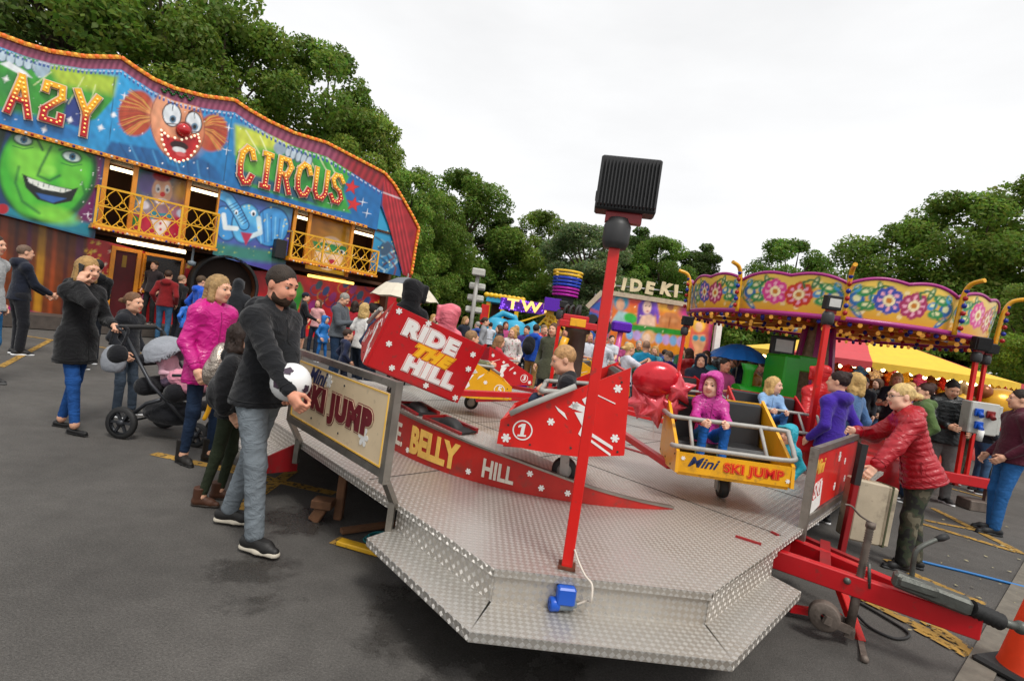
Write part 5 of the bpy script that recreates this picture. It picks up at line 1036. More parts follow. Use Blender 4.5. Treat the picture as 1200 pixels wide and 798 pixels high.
    m = np.clip(w - dy, 0, 1); fold = .5 + .5 * np.sin(a.P[:, 0] * .9 + dy * .35); cc = np.array(H('a0506e'))[None] * (1 - fold[:, None]) + np.array(H('7c2f50'))[None] * fold[:, None]; right = np.clip((a.P[:, 0] - 385) / 30, 0, 1)[:, None]; cc = cc * (1 - right) + right * (np.array(H('a8202e'))[None] * (1 - .5 * fold[:, None])); a.C += m[:, None] * (cc - a.C)
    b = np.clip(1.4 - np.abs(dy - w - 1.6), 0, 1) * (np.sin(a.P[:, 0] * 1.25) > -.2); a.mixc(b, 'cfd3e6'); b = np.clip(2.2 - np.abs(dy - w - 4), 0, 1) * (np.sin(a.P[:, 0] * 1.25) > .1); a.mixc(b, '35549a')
bot_line = [(-60, 131), (0, 148), (215, 207), (330, 238), (430, 266), (446, 271)]
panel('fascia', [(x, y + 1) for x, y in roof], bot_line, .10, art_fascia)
# the red curtain wing at the right
def art_wing(a):
    a.grad((440, 210), (490, 320), 'b01a26', '8c1420')
    for k in range(9): a.line([(449 + k * 2.5, 206 + k * 4), (468 + k * 2.2, 318)], 1.6, '5c0c16' if k % 2 else 'd83440', .6, 2)
    a.line([(447, 225), (488, 240)], 2, 'd8c8d0', .7); a.line([(449, 205), (447, 240), (471, 320)], 1.8, '20407c')
    a.mottle(.3, .15, 7)
wing_t = [(446.5, 202), (451, 203), (462, 216), (474, 236), (484, 254), (491, 268)]
panel('curtain_wing', wing_t, [(446, 240), (455, 262), (466, 300), (472, 322), (482, 326)], .105, art_wing)
# ---- lower storey panels
def art_green(a):
    a.grad((20, 150), (60, 275), '1b3f78', '123a5c'); a.poly([(-60, 232), (0, 250), (105, 278), (120, 240), (60, 250)], '1a7f94', 5); a.poly([(100, 180), (122, 182), (108, 262), (88, 258), (98, 220)], '6a1c5a', 5)
    a.ell(56, 200, 58, 62, '0f4f26', 12, 4); a.ell(54, 198, 54, 58, '3fae2e', 12, 5); a.ell(40, 185, 26, 30, '86d640', 12, 16, .8); a.ell(86, 205, 16, 26, '6ac437', 12, 10, .7); a.ell(64, 252, 26, 10, '86d640', 14, 7, .8); a.ell(28, 232, 13, 22, '5abf34', -20, 8, .6)
    a.line([(14, 156), (44, 164), (50, 176)], 3, '134a22', .9, 2); a.line([(70, 176), (90, 170), (106, 184)], 3, '134a22', .9, 2)
    for x, y in ((27, 164), (84, 184)): a.ell(x, y, 12.5, 7.5, '145026', 16, 2); a.ell(x, y, 10, 5, 'c8dcd4', 16, 1); a.ell(x + 1, y, 4, 4.4, '2f6c8c'); a.ell(x + 1, y, 1.8, 2, '081018'); a.line([(x - 12, y + 7), (x, y + 11), (x + 12, y + 9)], 1.2, '14602c', .8)
    a.line([(60, 172), (48, 196), (44, 206), (58, 212), (70, 206)], 3, '14582a', .85, 2.5); a.ell(58, 200, 8, 6, '8fdc50', 12, 4, .8)
    a.line([(22, 196), (18, 214), (26, 236), (46, 250)], 3, '17602c', .8, 3); a.line([(96, 214), (100, 228), (88, 246)], 3, '17602c', .8, 3)
    a.poly([(26, 204), (44, 212), (64, 218), (84, 222), (92, 220), (84, 236), (64, 240), (44, 234), (30, 220)], '0a1410', 1.5); a.poly([(32, 208), (58, 217), (84, 223), (74, 226), (50, 222), (34, 214)], 'e6e9e0', 1); a.poly([(42, 226), (56, 229), (78, 233), (62, 238), (48, 233)], '2a5ca0', 1.5)
    for k in range(7): a.line([(38 + k * 6.5, 210 + k * 1.9), (38 + k * 6.5, 216 + k * 1.7)], .7, '667a70')
    a.poly([(-60, 150), (10, 148), (2, 175), (-10, 200)], '11301c', 4); a.star(103, 251, 6, 'f6f0ff', 0, 4, .12); a.specks(30, (95, 185), (120, 260), 'ffffff', .4, .9, 5); a.ell(3, 245, 7, 6, 'a81826', 0, 1.5); a.mottle(.25, .1, 9)
panel('mural_panel', [(-60, 134), (0, 151), (123, 185)], [(-60, 234), (0, 251), (106, 279), (112, 280)], .04, art_green)
def art_clown2(a):
    a.grad((160, 200), (215, 280), '3aa6a0', 'c83a6a'); a.ell(172, 215, 12, 14, '6a4ca8', 0, 8, .8); a.ell(212, 224, 9, 12, 'e0b040', 0, 8, .8); a.poly([(150, 250), (215, 255), (215, 285), (150, 285)], 'b81c3c', 5)
    a.ell(190, 224, 12, 16, 'e6b490', 0, 1.5); a.ell(190, 207, 11, 6, 'b02030', 10, 2); a.ell(185, 221, 3, 5, 'f2f2f2'); a.ell(196, 222, 3, 5, 'f2f2f2'); a.ell(185.4, 222, 1.3, 2, '102030'); a.ell(196, 223, 1.3, 2, '102030'); a.ell(190.5, 228, 3, 3, 'd02020'); a.ell(189, 236, 7, 3.4, 'f6eee8'); a.ell(189, 236, 4, 1.6, '8c1018')
    a.poly([(176, 246), (188, 250), (201, 250), (205, 258), (190, 253), (176, 258)], '2e8c9c', 1); a.ell(168, 240, 7, 5, 'e8e4ec', 20, 2); a.ell(213, 250, 6, 5, 'c8d4e8', 0, 2); a.poly([(177, 257), (201, 259), (186, 284)], 'ece4dc', 1); a.ell(158, 259, 5, 6, '2c8c30'); 
    for y in (262, 269): a.ell(188, y, 1.6, 1.6, 'c02030')
    a.specks(25, (152, 205), (220, 280), 'fff4c0', .5, 1.2, 11); a.mottle(.4, .15, 3)
panel('mural_panel', [(158, 197), (223, 214)], [(148, 275), (214, 292)], -.30, art_clown2)
def art_eleph(a):
    a.grad((260, 215), (330, 300), '3a74b4', '4a3f96'); a.ell(330, 245, 14, 20, '3c9a8c', 0, 12, .5)
    a.ell(318, 266, 21, 24, '0b2c60', 20, 1.5); a.ell(318, 266, 19.5, 22.5, '3f95d6', 20, 1.5); a.ell(264, 262, 14, 21, '0b2c60', -10, 1.5); a.ell(264, 262, 12.5, 19.5, '3f95d6', -10, 1.5)
    for k in range(7): a.line([(303 + k * 5, 247 + k * 2), (306 + k * 4, 285 - k)], 1.4, '12508c' if k % 2 else '8cd0f0', .7, 1.2)
    a.ell(288, 262, 17, 24, '0b2c60', 10, 1.5); a.ell(288, 262, 15.5, 22.5, '5ab4e4', 10, 2); a.ell(292, 272, 10, 10, '2f80c0', 10, 5, .7)
    a.line([(286, 264), (277, 246), (268, 233), (260, 229)], 13, '0b2c60'); a.line([(286, 264), (277, 246), (268, 233), (260, 229)], 10.5, '4aa4dc'); a.line([(284, 262), (275, 247), (267, 235)], 4, '9cdcf4', .8, 3)
    for k in range(8): a.line([(268.5 + k * 2.3, 242 + k * 3), (277 + k * 2, 237.5 + k * 3)], 1, '0d3a76', .9)
    a.line([(262, 252), (264, 267), (277, 268)], 5.5, 'e4eef0', 1, 1.2); a.line([(303, 256), (305, 273), (294, 277)], 5.5, 'cfe4ec', 1, 1.2); a.ell(297, 250, 3, 3.6, 'f0f4f8'); a.ell(297, 251, 1.6, 2.2, '0a1a30'); a.ell(277, 249, 2, 3, 'f0f4f8'); a.ell(277, 250, 1.2, 1.8, '0a1a30'); a.poly([(282, 272), (296, 274), (288, 288)], 'b0264c', 1.5)
    a.specks(40, (255, 225), (345, 300), 'f0e070', .5, 1.4, 12); a.poly([(250, 284), (335, 296), (335, 310), (248, 300)], '2d8c54', 6, .7); a.mottle(.3, .1, 2)
panel('mural_panel', [(259, 223), (346, 245)], [(248, 298), (333, 322)], .04, art_eleph)
def art_mask(a):
    a.grad((365, 285), (410, 320), 'c8861e', 'd8b02c'); a.ell(386, 297, 17, 20, 'f0d2ae', 10, 1.5); a.poly([(366, 282), (410, 290), (408, 300), (388, 298), (370, 294)], '2c8a4c', 1.5); a.ell(381, 291, 5, 3, 'e8f0e8', 10); a.ell(381, 291, 2, 2.4, '102840'); a.ell(400, 296, 4, 3, 'e8f0e8', 10); a.ell(400, 296, 1.8, 2.2, '102840'); a.ell(389, 307, 4.5, 3, 'b82440', 8)
    for k in range(6): a.line([(360 + k * 3, 312 - k), (352 + k * 6, 286)], 1, '8c4c10', .6); a.line([(398 + k * 3, 318 - k * 4), (414, 296 + k * 3)], 1.2, '8c5c10', .6)
    a.specks(20, (362, 284), (412, 320), 'fff0b0', .4, .9, 6); a.mottle(.4, .15, 8)
panel('mural_panel', [(366, 252), (414, 264)], [(357, 318), (407, 331)], -.28, art_mask)
def art_dragon(a):
    a.grad((440, 268), (465, 320), '2a9cc8', '155a94')
    for k in range(12): a.line([(440 + (k * 7) % 25, 278 + k * 3), (450 + (k * 5) % 18, 284 + k * 3), (444 + (k * 9) % 24, 292 + k * 3)], 2, ('1c2c44', '6aa0b8', '7c3424', 'b8d4dc')[k % 4], .8, 1.5)
    a.ell(452, 292, 6, 9, '33506a', 30, 2); a.specks(12, (440, 270), (466, 318), 'f4f4a0', .4, 1, 1)
panel('mural_panel', [(444, 238), (462, 243), (478, 262)], [(433, 316), (473, 325)], .04, art_dragon)
# ---- ground floor wall
def art_ground(a):
    a.grad((150, 280), (430, 360), 'b4161c', 'c01a24'); a.grad((0, 255), (100, 280), '5a2410', '8c4a18', .0)
    m = np.clip((104 - a.P[:, 0]) / 3, 0, 1); a.mixc(m, '6c3210')
    for k in range(7): a.line([(6 + k * 15, 255), (k * 15 - 2, 372)], 5 if k % 3 else 9, ('a8481c', '38101c', '5c1c50', 'c08a1c')[k % 4], .7, 3)
    a.poly([(-30, 350), (100, 378), (100, 395), (-30, 370)], 'b0306c', 2)
    r = np.random.default_rng(8)
    for k in range(70):
        x = r.uniform(100, 132) if k < 26 else r.uniform(215, 445); y = r.uniform(278, 372) + (x - 110) * .14; a.star(x, y, r.uniform(2, 4.5), ('e8b830', 'f0d060', 'f4e8d0')[k % 3], r.uniform(0, 1))
    for k in range(14): x = 330 + k * 8; y = 335 + (k * 37) % 30; a.ring(x, y, 6, 6, 1.3, ('d08a2c', '5a1c60', '2c4c8c')[k % 3]); a.ell(x + 4, y - 6, 3.5, 6, ('2c4c8c', '9c2a80', '28506c')[k % 3], 30)
    a.poly([(335, 400), (334, 358), (342, 336), (352, 330), (356, 344), (346, 372), (350, 400)], '2f9c30', 1.5); a.ell(347, 340, 8, 8, '58c040', 0, 4, .8); a.mottle(.3, .15, 5)
panel('ground_wall', [(-60, 234), (0, 250), (107, 279), (125, 283), (240, 314), (333, 319), (420, 335), (466, 340)], [(-60, 362), (40, 384), (140, 398), (300, 402), (440, 405), (458, 407)], -.36, art_ground, .03)
# upper back wall behind the balconies, ceiling and lit recesses
BRN = mat('brown_interior', H('4a2c18'), .7, var=.3, scale=3); TUBE = mat('lit_tube', (1, .85, .6), emit=(1, .78, .45), estr=4.0)
sL, zB = fp(108, 262); sR, _ = fp(440, 318); _, zT = fp(215, 208)
zT = fp(215, 207, .1)[1]; zF = fp(110, 266, 0)[1]
mb = MB(); mb.box((0, 0, 0), (1, 1, 1)); mb = MB(); mb.prism([f3(-2, .02, -1.9), f3(sR + .6, .02, -1.9), f3(sR + .6, zT, -1.9), f3(-2, zT, -1.9)], FN * .08); fmb(mb, 'back_wall', BRN)
mb = MB(); mb.prism([f3(-2, zT - .02, -1.82), f3(sR + .6, zT - .02, -1.82), f3(sR + .6, zT - .02, .08), f3(-2, zT - .02, .08)], (0, 0, .07)); fmb(mb, 'ceiling', BRN)
zFl = fp(180, 283, 0)[1]
mb = MB(); mb.prism([f3(-2, zFl - .05, -1.82), f3(sR + .6, zFl - .05, -1.82), f3(sR + .6, zFl - .05, -.02), f3(-2, zFl - .05, -.02)], (0, 0, .1)); fmb(mb, 'upper_floor', BRN)
mb = MB(); mb.prism([f3(sR + .55, .02, -1.8), f3(sR + .55, zT, -1.8), f3(sR + .55, zT, .03), f3(sR + .55, .02, .03)], FD * .1); fmb(mb, 'end_wall', BRN)
# roof body behind the fascia
for a, b in ((112, 152), (222, 262), (340, 368), (412, 442)):
    for px in (a + 14, b - 2): s_, z = fp(px, 205 + (px - 112) * .27); mb = MB(); mb.box((0, 0, 0), (.001, .001, .001))
ORG = paint('d8891e', .45, .3)
mb = MB()
for (px, py), (qx, qy) in (((126, 184), (111, 268)), ((160, 196), (150, 272)), ((222, 214), (212, 292)), ((259, 223), (250, 292)), ((347, 246), (338, 300)), ((364, 252), (357, 310)), ((414, 264), (407, 325)), ((441, 270), (434, 318))):
    a = fp(px, py); b = fp(qx, qy); mb = MB(); mb.bar(f3(a[0], zT, -.02), f3(a[0], b[1], -.02), .1, .1, up=FN); fmb(mb, 'upright', ORG)
for px, py, qx, qy in ((224, 222, 250, 230), (345, 252, 366, 258), (130, 192, 150, 198), (416, 270, 434, 274)):
    a = fp(px, py, -.8); b = fp(qx, qy, -.8); mb = MB(); mb.tube([f3(a[0], zT - .12, -.8), f3(b[0] + .2, zT - .12, -.8)], .045, 8); fmb(mb, 'light_tube', TUBE)
a = fp(140, 280, .15); b = fp(220, 300, .15); mb = MB(); mb.tube([f3(a[0], a[1] - .02, -.1), f3(b[0], a[1] - .02, -.1)], .05, 8); fmb(mb, 'light_tube', TUBE)
a = fp(362, 321, .0); b = fp(415, 333, .0); mb = MB(); mb.tube([f3(a[0], a[1] - .05, -.05), f3(b[0], a[1] - .05, -.05)], .045, 8); fmb(mb, 'light_tube', mat('lit_tube_amber', (1, .7, .2), emit=(1, .6, .12), estr=2.0))
# balconies
BY = paint('e2a81a', .4, .25)
def balcony(tl_, tr2, bl_, br2, d):
    s0, zt = fp(*tl_, d); s1, _ = fp(*tr2, d); _, zb = fp(*bl_, d)
    base = f3(s0, zb, d); mb = MB(); o = None
    fr_ = MB(); w = .048
    for z in (zb, zt, (zb + zt) / 2): fr_.bar(f3(s0, z, d), f3(s1, z, d), w if z != (zb + zt) / 2 else .03, w if z != (zb + zt) / 2 else .03)
    n = 3
    for i in range(n + 1): s_ = s0 + (s1 - s0) * i / n; fr_.bar(f3(s_, zb, d), f3(s_, zt, d), w, w, up=FN)
    for s_ in (s0, s1):
        for z in (zb, zt): fr_.bar(f3(s_, z, d), f3(s_, z, -.05), w, w)
    rail = fmb(fr_, 'balcony', BY); sc = MB(); k = int((s1 - s0) / .3)
    for i in range(k):
        a = s0 + (s1 - s0) * i / k; b = s0 + (s1 - s0) * (i + 1) / k; zm = (zb + zt) / 2
        for z0, z1 in ((zb, zm), (zm, zt)):
            sc.tube(spline([f3(a, z1, d), f3((a + b) / 2 - .01, (z0 + z1) / 2, d), f3(a, z0, d)], 3), .012, 5, caps=False); sc.tube(spline([f3(b, z1, d + .012), f3((a + b) / 2 + .01, (z0 + z1) / 2, d + .012), f3(b, z0, d + .012)], 3), .012, 5, caps=False)
            sc.tube([f3((a + b) / 2 + .07 * math.cos(t), z0 + .1 + .07 * math.sin(t), d) for t in np.linspace(0, 2 * math.pi, 9)], .012, 5, caps=False)
    o2 = sc.build('scrollwork', BY, rail)
    fl_ = MB(); fl_.prism([f3(s0 - .05, zb - .1, -.05), f3(s1 + .05, zb - .1, -.05), f3(s1 + .05, zb - .1, d + .05), f3(s0 - .05, zb - .1, d + .05)], (0, 0, .07)); fmb(fl_, 'balcony_floor', ORG)
    bl2 = MB(); cols = []
    for i in range(int((s1 - s0) / .09)): bl2.mi = (i * 7 + i // 3) % 4; bl2.ball(f3(s0 + .09 * i, zb - .1, d + .07), .028, 6)
    fmb(bl2, 'light_string', [mat('bulb_red', H('a01818'), .3), mat('bulb_blue', H('1c2a8c'), .3), mat('bulb_amber', H('e09a20'), .3, emit=(1, .5, .1), estr=.25), mat('bulb_white', H('d8d4d0'), .3)])
balcony((116, 218), (257, 251), (110, 262), (250, 291), .42)
balcony((344, 271), (444, 294), (339, 301), (437, 324), .42)
# roofline and fascia lights
def lights(name, pts, out, step, r, cols, parent=None):
    P = [f3(*fp(x, y, out), out) for x, y in pts]; mb = MB(); carry = 0; i = 0; band = MB()
    for a, b in zip(P[:-1], P[1:]):
        d = b - a; l = d.length; d.normalize(); t = carry; band.bar(a, b, .05, .09, up=up)
        while t < l: mb.mi = i % len(cols); mb.ball(a + d * t + FN * .03, r, 6); t += step; i += 1
        carry = t - l
    fmb(band, 'light_rail', ORG); return fmb(mb, 'light_string', cols)
AMB = mat('bulb_amber'); ORB = mat('bulb_orange', H('d8541a'), .3, emit=(1, .3, .05), estr=.25)
lights('x', roof + wing_t[2:] + [(487, 290), (482, 322)], .13, .13, .048, [ORB, AMB])
lights('x', bot_line[1:5], .14, .1, .03, [mat('bulb_red'), AMB, mat('bulb_blue'), AMB, mat('bulb_white')])
# letters with bulbs along their strokes
LRED = bpy.data.materials.new('letter_red_to_yellow'); LRED.use_nodes = True; nt = LRED.node_tree; t_ = nt.nodes.new('ShaderNodeTexCoord'); sp = nt.nodes.new('ShaderNodeSeparateXYZ'); cr_ = nt.nodes.new('ShaderNodeValToRGB'); cr_.color_ramp.elements[0].position = .38; cr_.color_ramp.elements[0].color = (*H('b8161c'), 1); cr_.color_ramp.elements[1].position = .68; cr_.color_ramp.elements[1].color = (*H('f0b21c'), 1)
nt.links.new(t_.outputs['Generated'], sp.inputs[0]); nt.links.new(sp.outputs[1], cr_.inputs[0]); nt.links.new(cr_.outputs[0], nt.nodes['Principled BSDF'].inputs['Base Color']); nt.nodes['Principled BSDF'].inputs['Roughness'].default_value = .35
STROKES = {'A': [[(-.36, -.5), (0, .5), (.36, -.5)], [(-.2, -.12), (.2, -.12)]], 'Z': [[(-.34, .28), (-.3, .46), (.3, .46), (.32, .2), (-.3, -.2), (-.34, -.45), (.34, -.45), (.36, -.25)]], 'Y': [[(-.36, .5), (0, .02), (.36, .5)], [(0, .02), (0, -.5)]], 'R': [[(-.3, -.5), (-.3, .48), (.15, .48), (.32, .3), (.15, .02), (-.3, .02)], [(0, .02), (.34, -.5)]],
           'C': [[(.34, .25), (.2, .44), (-.05, .48), (-.3, .3), (-.36, 0), (-.3, -.3), (-.05, -.48), (.2, -.44), (.34, -.25)]], 'I': [[(0, -.5), (0, .5)], [(-.2, .48), (.2, .48)], [(-.2, -.48), (.2, -.48)]], 'U': [[(-.32, .5), (-.32, -.25), (-.15, -.46), (.15, -.46), (.32, -.25), (.32, .5)]], 'S': [[(.3, .3), (.12, .47), (-.15, .47), (-.3, .28), (-.15, .06), (.15, -.06), (.3, -.28), (.15, -.47), (-.15, -.47), (-.32, -.28)]]}
def letter(ch, bx, by, tx, ty, wpx):
    b = fp(bx, by, .16); t = fp(tx, ty, .16); h = t[1] - b[1]; e = fp(bx + wpx, by + wpx * .27, .16); w = e[0] - b[0]; skew = (t[0] - b[0]) / h
    base = f3((b[0] + t[0]) / 2, (b[1] + t[1]) / 2, .12); root = base
    M = Matrix(((FD.x * w, 0, FN.x, base.x), (FD.y * w, 0, FN.y, base.y), (0, h, 0, base.z), (0, 0, 0, 1)))
    mb = MB(); mo = MB(); bl3 = MB(); first = True; k = 0
    lw = min(.2, .24)
    for st_ in STROKES[ch]:
        for p, q in zip(st_[:-1], st_[1:]):
            for mbx, wd, z0, dp in ((mo, lw * 1.5, .0, .03), (mb, lw, .0315, .05)):
                z0 += .0006 * k; p3 = Vector((*p, z0)); q3 = Vector((*q, z0)); d = Vector((q3.x * w - p3.x * w, q3.y * h - p3.y * h, 0)); d.normalize(); wv = wd * h * .62; nv = Vector((-d.y, d.x, 0)) * wv / 2; ex = d * wv * .42
                pa = Vector((p3.x * w, p3.y * h, z0)); qa = Vector((q3.x * w, q3.y * h, z0)); quad = [pa - nv - ex, qa - nv + ex, qa + nv + ex, pa + nv - ex]; mbx.prism(quad, (0, 0, dp))
            k += 1; n = max(2, int(math.hypot((q[0] - p[0]) * w, (q[1] - p[1]) * h) / .085))
            for i in range(n): t2 = (i + .5) / n; bl3.ball((w * (p[0] + (q[0] - p[0]) * t2), h * (p[1] + (q[1] - p[1]) * t2), .095), .022, 6)
    Mw = frame(base, FD, Vector((0, 0, 1)), FN)
    for mbx, nm, m in ((mo, 'letter_edge', mat('letter_pale', H('d8c4b0'), .4)), (mb, 'letter', LRED), (bl3, 'letter_bulb', mat('bulb_gold', H('f0c060'), .25, emit=(1, .6, .2), estr=.8))):
        me = mbx.mesh(nm, m); o = link(nm, me, fh); o.matrix_parent_inverse = FI; o.matrix_basis = Mw
    return
for ch, bx, by, tx, ty, w in (('A', 21, 134, 26, 90, 33), ('Z', 59, 144, 65, 99, 29), ('Y', 95, 157, 106, 112, 32), ('C', 286, 215, 292, 173, 20), ('I', 309, 219, 316, 181, 19), ('R', 330, 224, 337, 187, 20), ('C', 352, 229, 360, 193, 19), ('U', 373, 233, 379, 200, 19), ('S', 391, 237, 399, 206, 19)): letter(ch, bx, by, tx, ty, w)
mb = MB(); c = f3(*fp(215.5, 153, .13), .13); mb.ball(c, .17, 14); fmb(mb, 'clown_nose', mat('nose_red', H('b8101a'), .25, coat=.5))
mth = [(189, 153), (197, 160), (213, 164), (224, 161), (232, 158), (234, 166), (228, 178), (220, 187), (210, 190), (200, 186), (194, 176), (190, 164)]
mb = MB()
for i in range(12):
    for t in (0, .5): a, b = mth[i], mth[(i + 1) % 12]; mb.ball(f3(*fp(a[0] + (b[0] - a[0]) * t, a[1] + (b[1] - a[1]) * t, .13), .13), .035, 6)
fmb(mb, 'mouth_bulbs', mat('bulb_white2', H('f0dcc0'), .3, emit=(1, .8, .6), estr=.5))
mb = MB()
for i in range(22): t = i * .29; mb.ball(f3(*fp(190 + i * 1.75, 105 + i * .55 + 2.5 * math.sin(i * 1.1), .13), .13), .03, 6)
fmb(mb, 'hat_bulbs', mat('bulb_green', H('145a24'), .3))
# door, pay box and barrel
d0 = fp(134, 288, -.3); d1 = fp(164, 296, -.3); zb = fp(150, 374, -.3)[1]
mb = MB(); zt = d0[1]
for s_ in (d0[0], d1[0]): mb.bar(f3(s_, zb, -.32), f3(s_, zt, -.32), .09, .1, up=FN)
mb.bar(f3(d0[0] + .046, zt - .05, -.32), f3(d1[0] - .046, zt - .05, -.32), .1, .09); fmb(mb, 'door_frame', ORG)
mb = MB(); mb.prism([f3(d0[0], zb, -.35), f3(d1[0], zb, -.35), f3(d1[0], zt, -.35), f3(d0[0], zt, -.35)], FN * .02); dr_ = fmb(mb, 'door', mat('door_red', H('4c0a10'), .5, var=.2))
mb = MB(); mb.prism([f3(d0[0] + .2, zt - .5, -.328), f3(d1[0] - .25, zt - .5, -.328), f3(d1[0] - .25, zt - .2, -.328), f3(d0[0] + .2, zt - .2, -.328)], FN * .006); fmb(mb, 'notice', mat('ochre_sign', H('8a6a20'), .5))
p0 = fp(170, 297, -.3); p1 = fp(215, 308, -.3); z0 = fp(190, 342, -.3)[1]; z2 = p0[1]
mb = MB(); mb.prism([f3(p0[0], z0, -.345), f3(p1[0], z0, -.345), f3(p1[0], z2, -.345), f3(p0[0], z2, -.345)], FN * .01); fmb(mb, 'pay_window', mat('dark_window', (.012, .01, .01), .2))
mb = MB()
for a, b in (((p0[0], z0), (p0[0], z2)), ((p1[0], z0), (p1[0], z2)), ((p0[0], z2), (p1[0], z2)), ((p0[0], z0), (p1[0], z0))): mb.bar(f3(*a, -.31), f3(*b, -.31), .07, .07)
mb.bar(f3(p0[0] - .05, z0 - .05, -.2), f3(p1[0] + .05, z0 - .05, -.2), .3, .04); fmb(mb, 'pay_frame', ORG)
q0 = fp(168, 320, -.27); q1 = fp(182, 334, -.27); Mq = frame(f3((q0[0] + q1[0]) / 2, (q0[1] + q1[1]) / 2, -.26), FD, Vector((0, 0, 1)), FN); w = q1[0] - q0[0]; h = q0[1] - q1[1]
mb = MB(); mb.box((-w / 2, -h / 2, 0), (w / 2, h / 2, .01), Mq); fmb(mb, 'price_sign', mat('price_yellow', H('e0b030'), .5))
for t, y, s_ in (('FARE', h * .2, .14), ('£3.00', -h * .18, .16)): fpart('lettering', text_mesh(t, s_, mat('sign_red', H('a01818'), .5), depth=.002, M=Mq @ Matrix.Translation((0, y, .012))))
Mq2 = frame(f3((p0[0] + p1[0]) / 2, z0 - .22, -.28), FD, Vector((0, 0, 1)), FN); fpart('lettering', text_mesh('PAY HERE', .26, mat('pink_letter', H('d868a0'), .5), depth=.01, off=.008, M=Mq2))
bc = fp(263, 336, -.1); br_ = abs(fp(263, 300, -.1)[1] - bc[1]); mb = MB(); Mx = frame((0, 0, 0), FD, Vector((0, 0, 1)), FN).to_3x3(); cc = f3(bc[0], bc[1], -.1)
mb.lathe([(br_ * .93, -1.6), (br_ * .93, .1)], cc, 36, Mx); fmb(mb, 'barrel', mat('barrel_brown', H('5a3620'), .5, var=.3, scale=2)); mb = MB(); mb.lathe([(br_ * .94, .1), (br_ * .94, .14), (br_ * 1.03, .14), (br_ * 1.03, -.24)], cc, 36, Mx); fmb(mb, 'barrel_rim', BLACK); mb = MB(); mb.lathe([(0, -.16), (br_ * .925, -.16)], cc, 36, Mx); fmb(mb, 'barrel_back', mat('barrel_dark', H('22140c'), .8))
mb = MB(); a = fp(-60, 368, .3); b = fp(470, 412, .3); mb.prism([f3(a[0], .02, -.34), f3(b[0], .02, -.34), f3(b[0], .02, .55), f3(a[0], .02, .55)], (0, 0, .3)); fmb(mb, 'platform', mat('dark_platform', H('4a423c'), .7, var=.3, dirt=.5))
mb = MB(); s_, z = fp(328, 292, .2); mb.box((s_ - .16, -.15, z - .28), (s_ + .16, .1, z + .28), frame(F0 + FN * .2, FD, FN, Vector((0, 0, 1))), bev=.02); fmb(mb, 'speaker_box', mat('black_housing'))
mb = MB(); s_, z = fp(226, 298, .3); mb.box((-.02, -.02, -.2), (.02, .02, .5), Matrix.Translation(f3(s_, z, .3))); mb.lathe([(0, -.32), (.09, -.3), (.1, -.2), (0, -.16)], f3(s_, z, .3), 12); fmb(mb, 'hanging_lamp', mat('mid_grey_plastic'))
# ------------------------------------------------------------------ trees
def leaf_mat(name, c, k=.35):
    m = bpy.data.materials.new(name); m.use_nodes = True; nt = m.node_tree; b = nt.nodes['Principled BSDF']; ln = nt.links.new
    a = nt.nodes.new('ShaderNodeVertexColor'); a.layer_name = 'art'; oi = nt.nodes.new('ShaderNodeObjectInfo'); hs = nt.nodes.new('ShaderNodeHueSaturation'); mr = nt.nodes.new('ShaderNodeMapRange'); mr.inputs[3].default_value = .487; mr.inputs[4].default_value = .51
    vm = nt.nodes.new('ShaderNodeVectorMath'); vm.operation = 'MULTIPLY'; vm.inputs[1].default_value = c; ln(a.outputs['Color'], vm.inputs[0])
    ln(oi.outputs['Random'], mr.inputs[0]); ln(mr.outputs[0], hs.inputs['Hue']); ln(vm.outputs[0], hs.inputs['Color']); ln(hs.outputs[0], b.inputs['Base Color']); b.inputs['Roughness'].default_value = .55; b.inputs['Specular IOR Level'].default_value = .3
    tr = nt.nodes.new('ShaderNodeBsdfTranslucent'); ln(hs.outputs[0], tr.inputs['Color']); ms = nt.nodes.new('ShaderNodeMixShader'); ms.inputs[0].default_value = k; ln(b.outputs[0], ms.inputs[1]); ln(tr.outputs[0], ms.inputs[2]); ln(ms.outputs[0], nt.nodes['Material Output'].inputs['Surface']); return m
BARK = mat('bark', H('4a3d31'), .9, var=.35, scale=6, bump=.5, bscale=12)
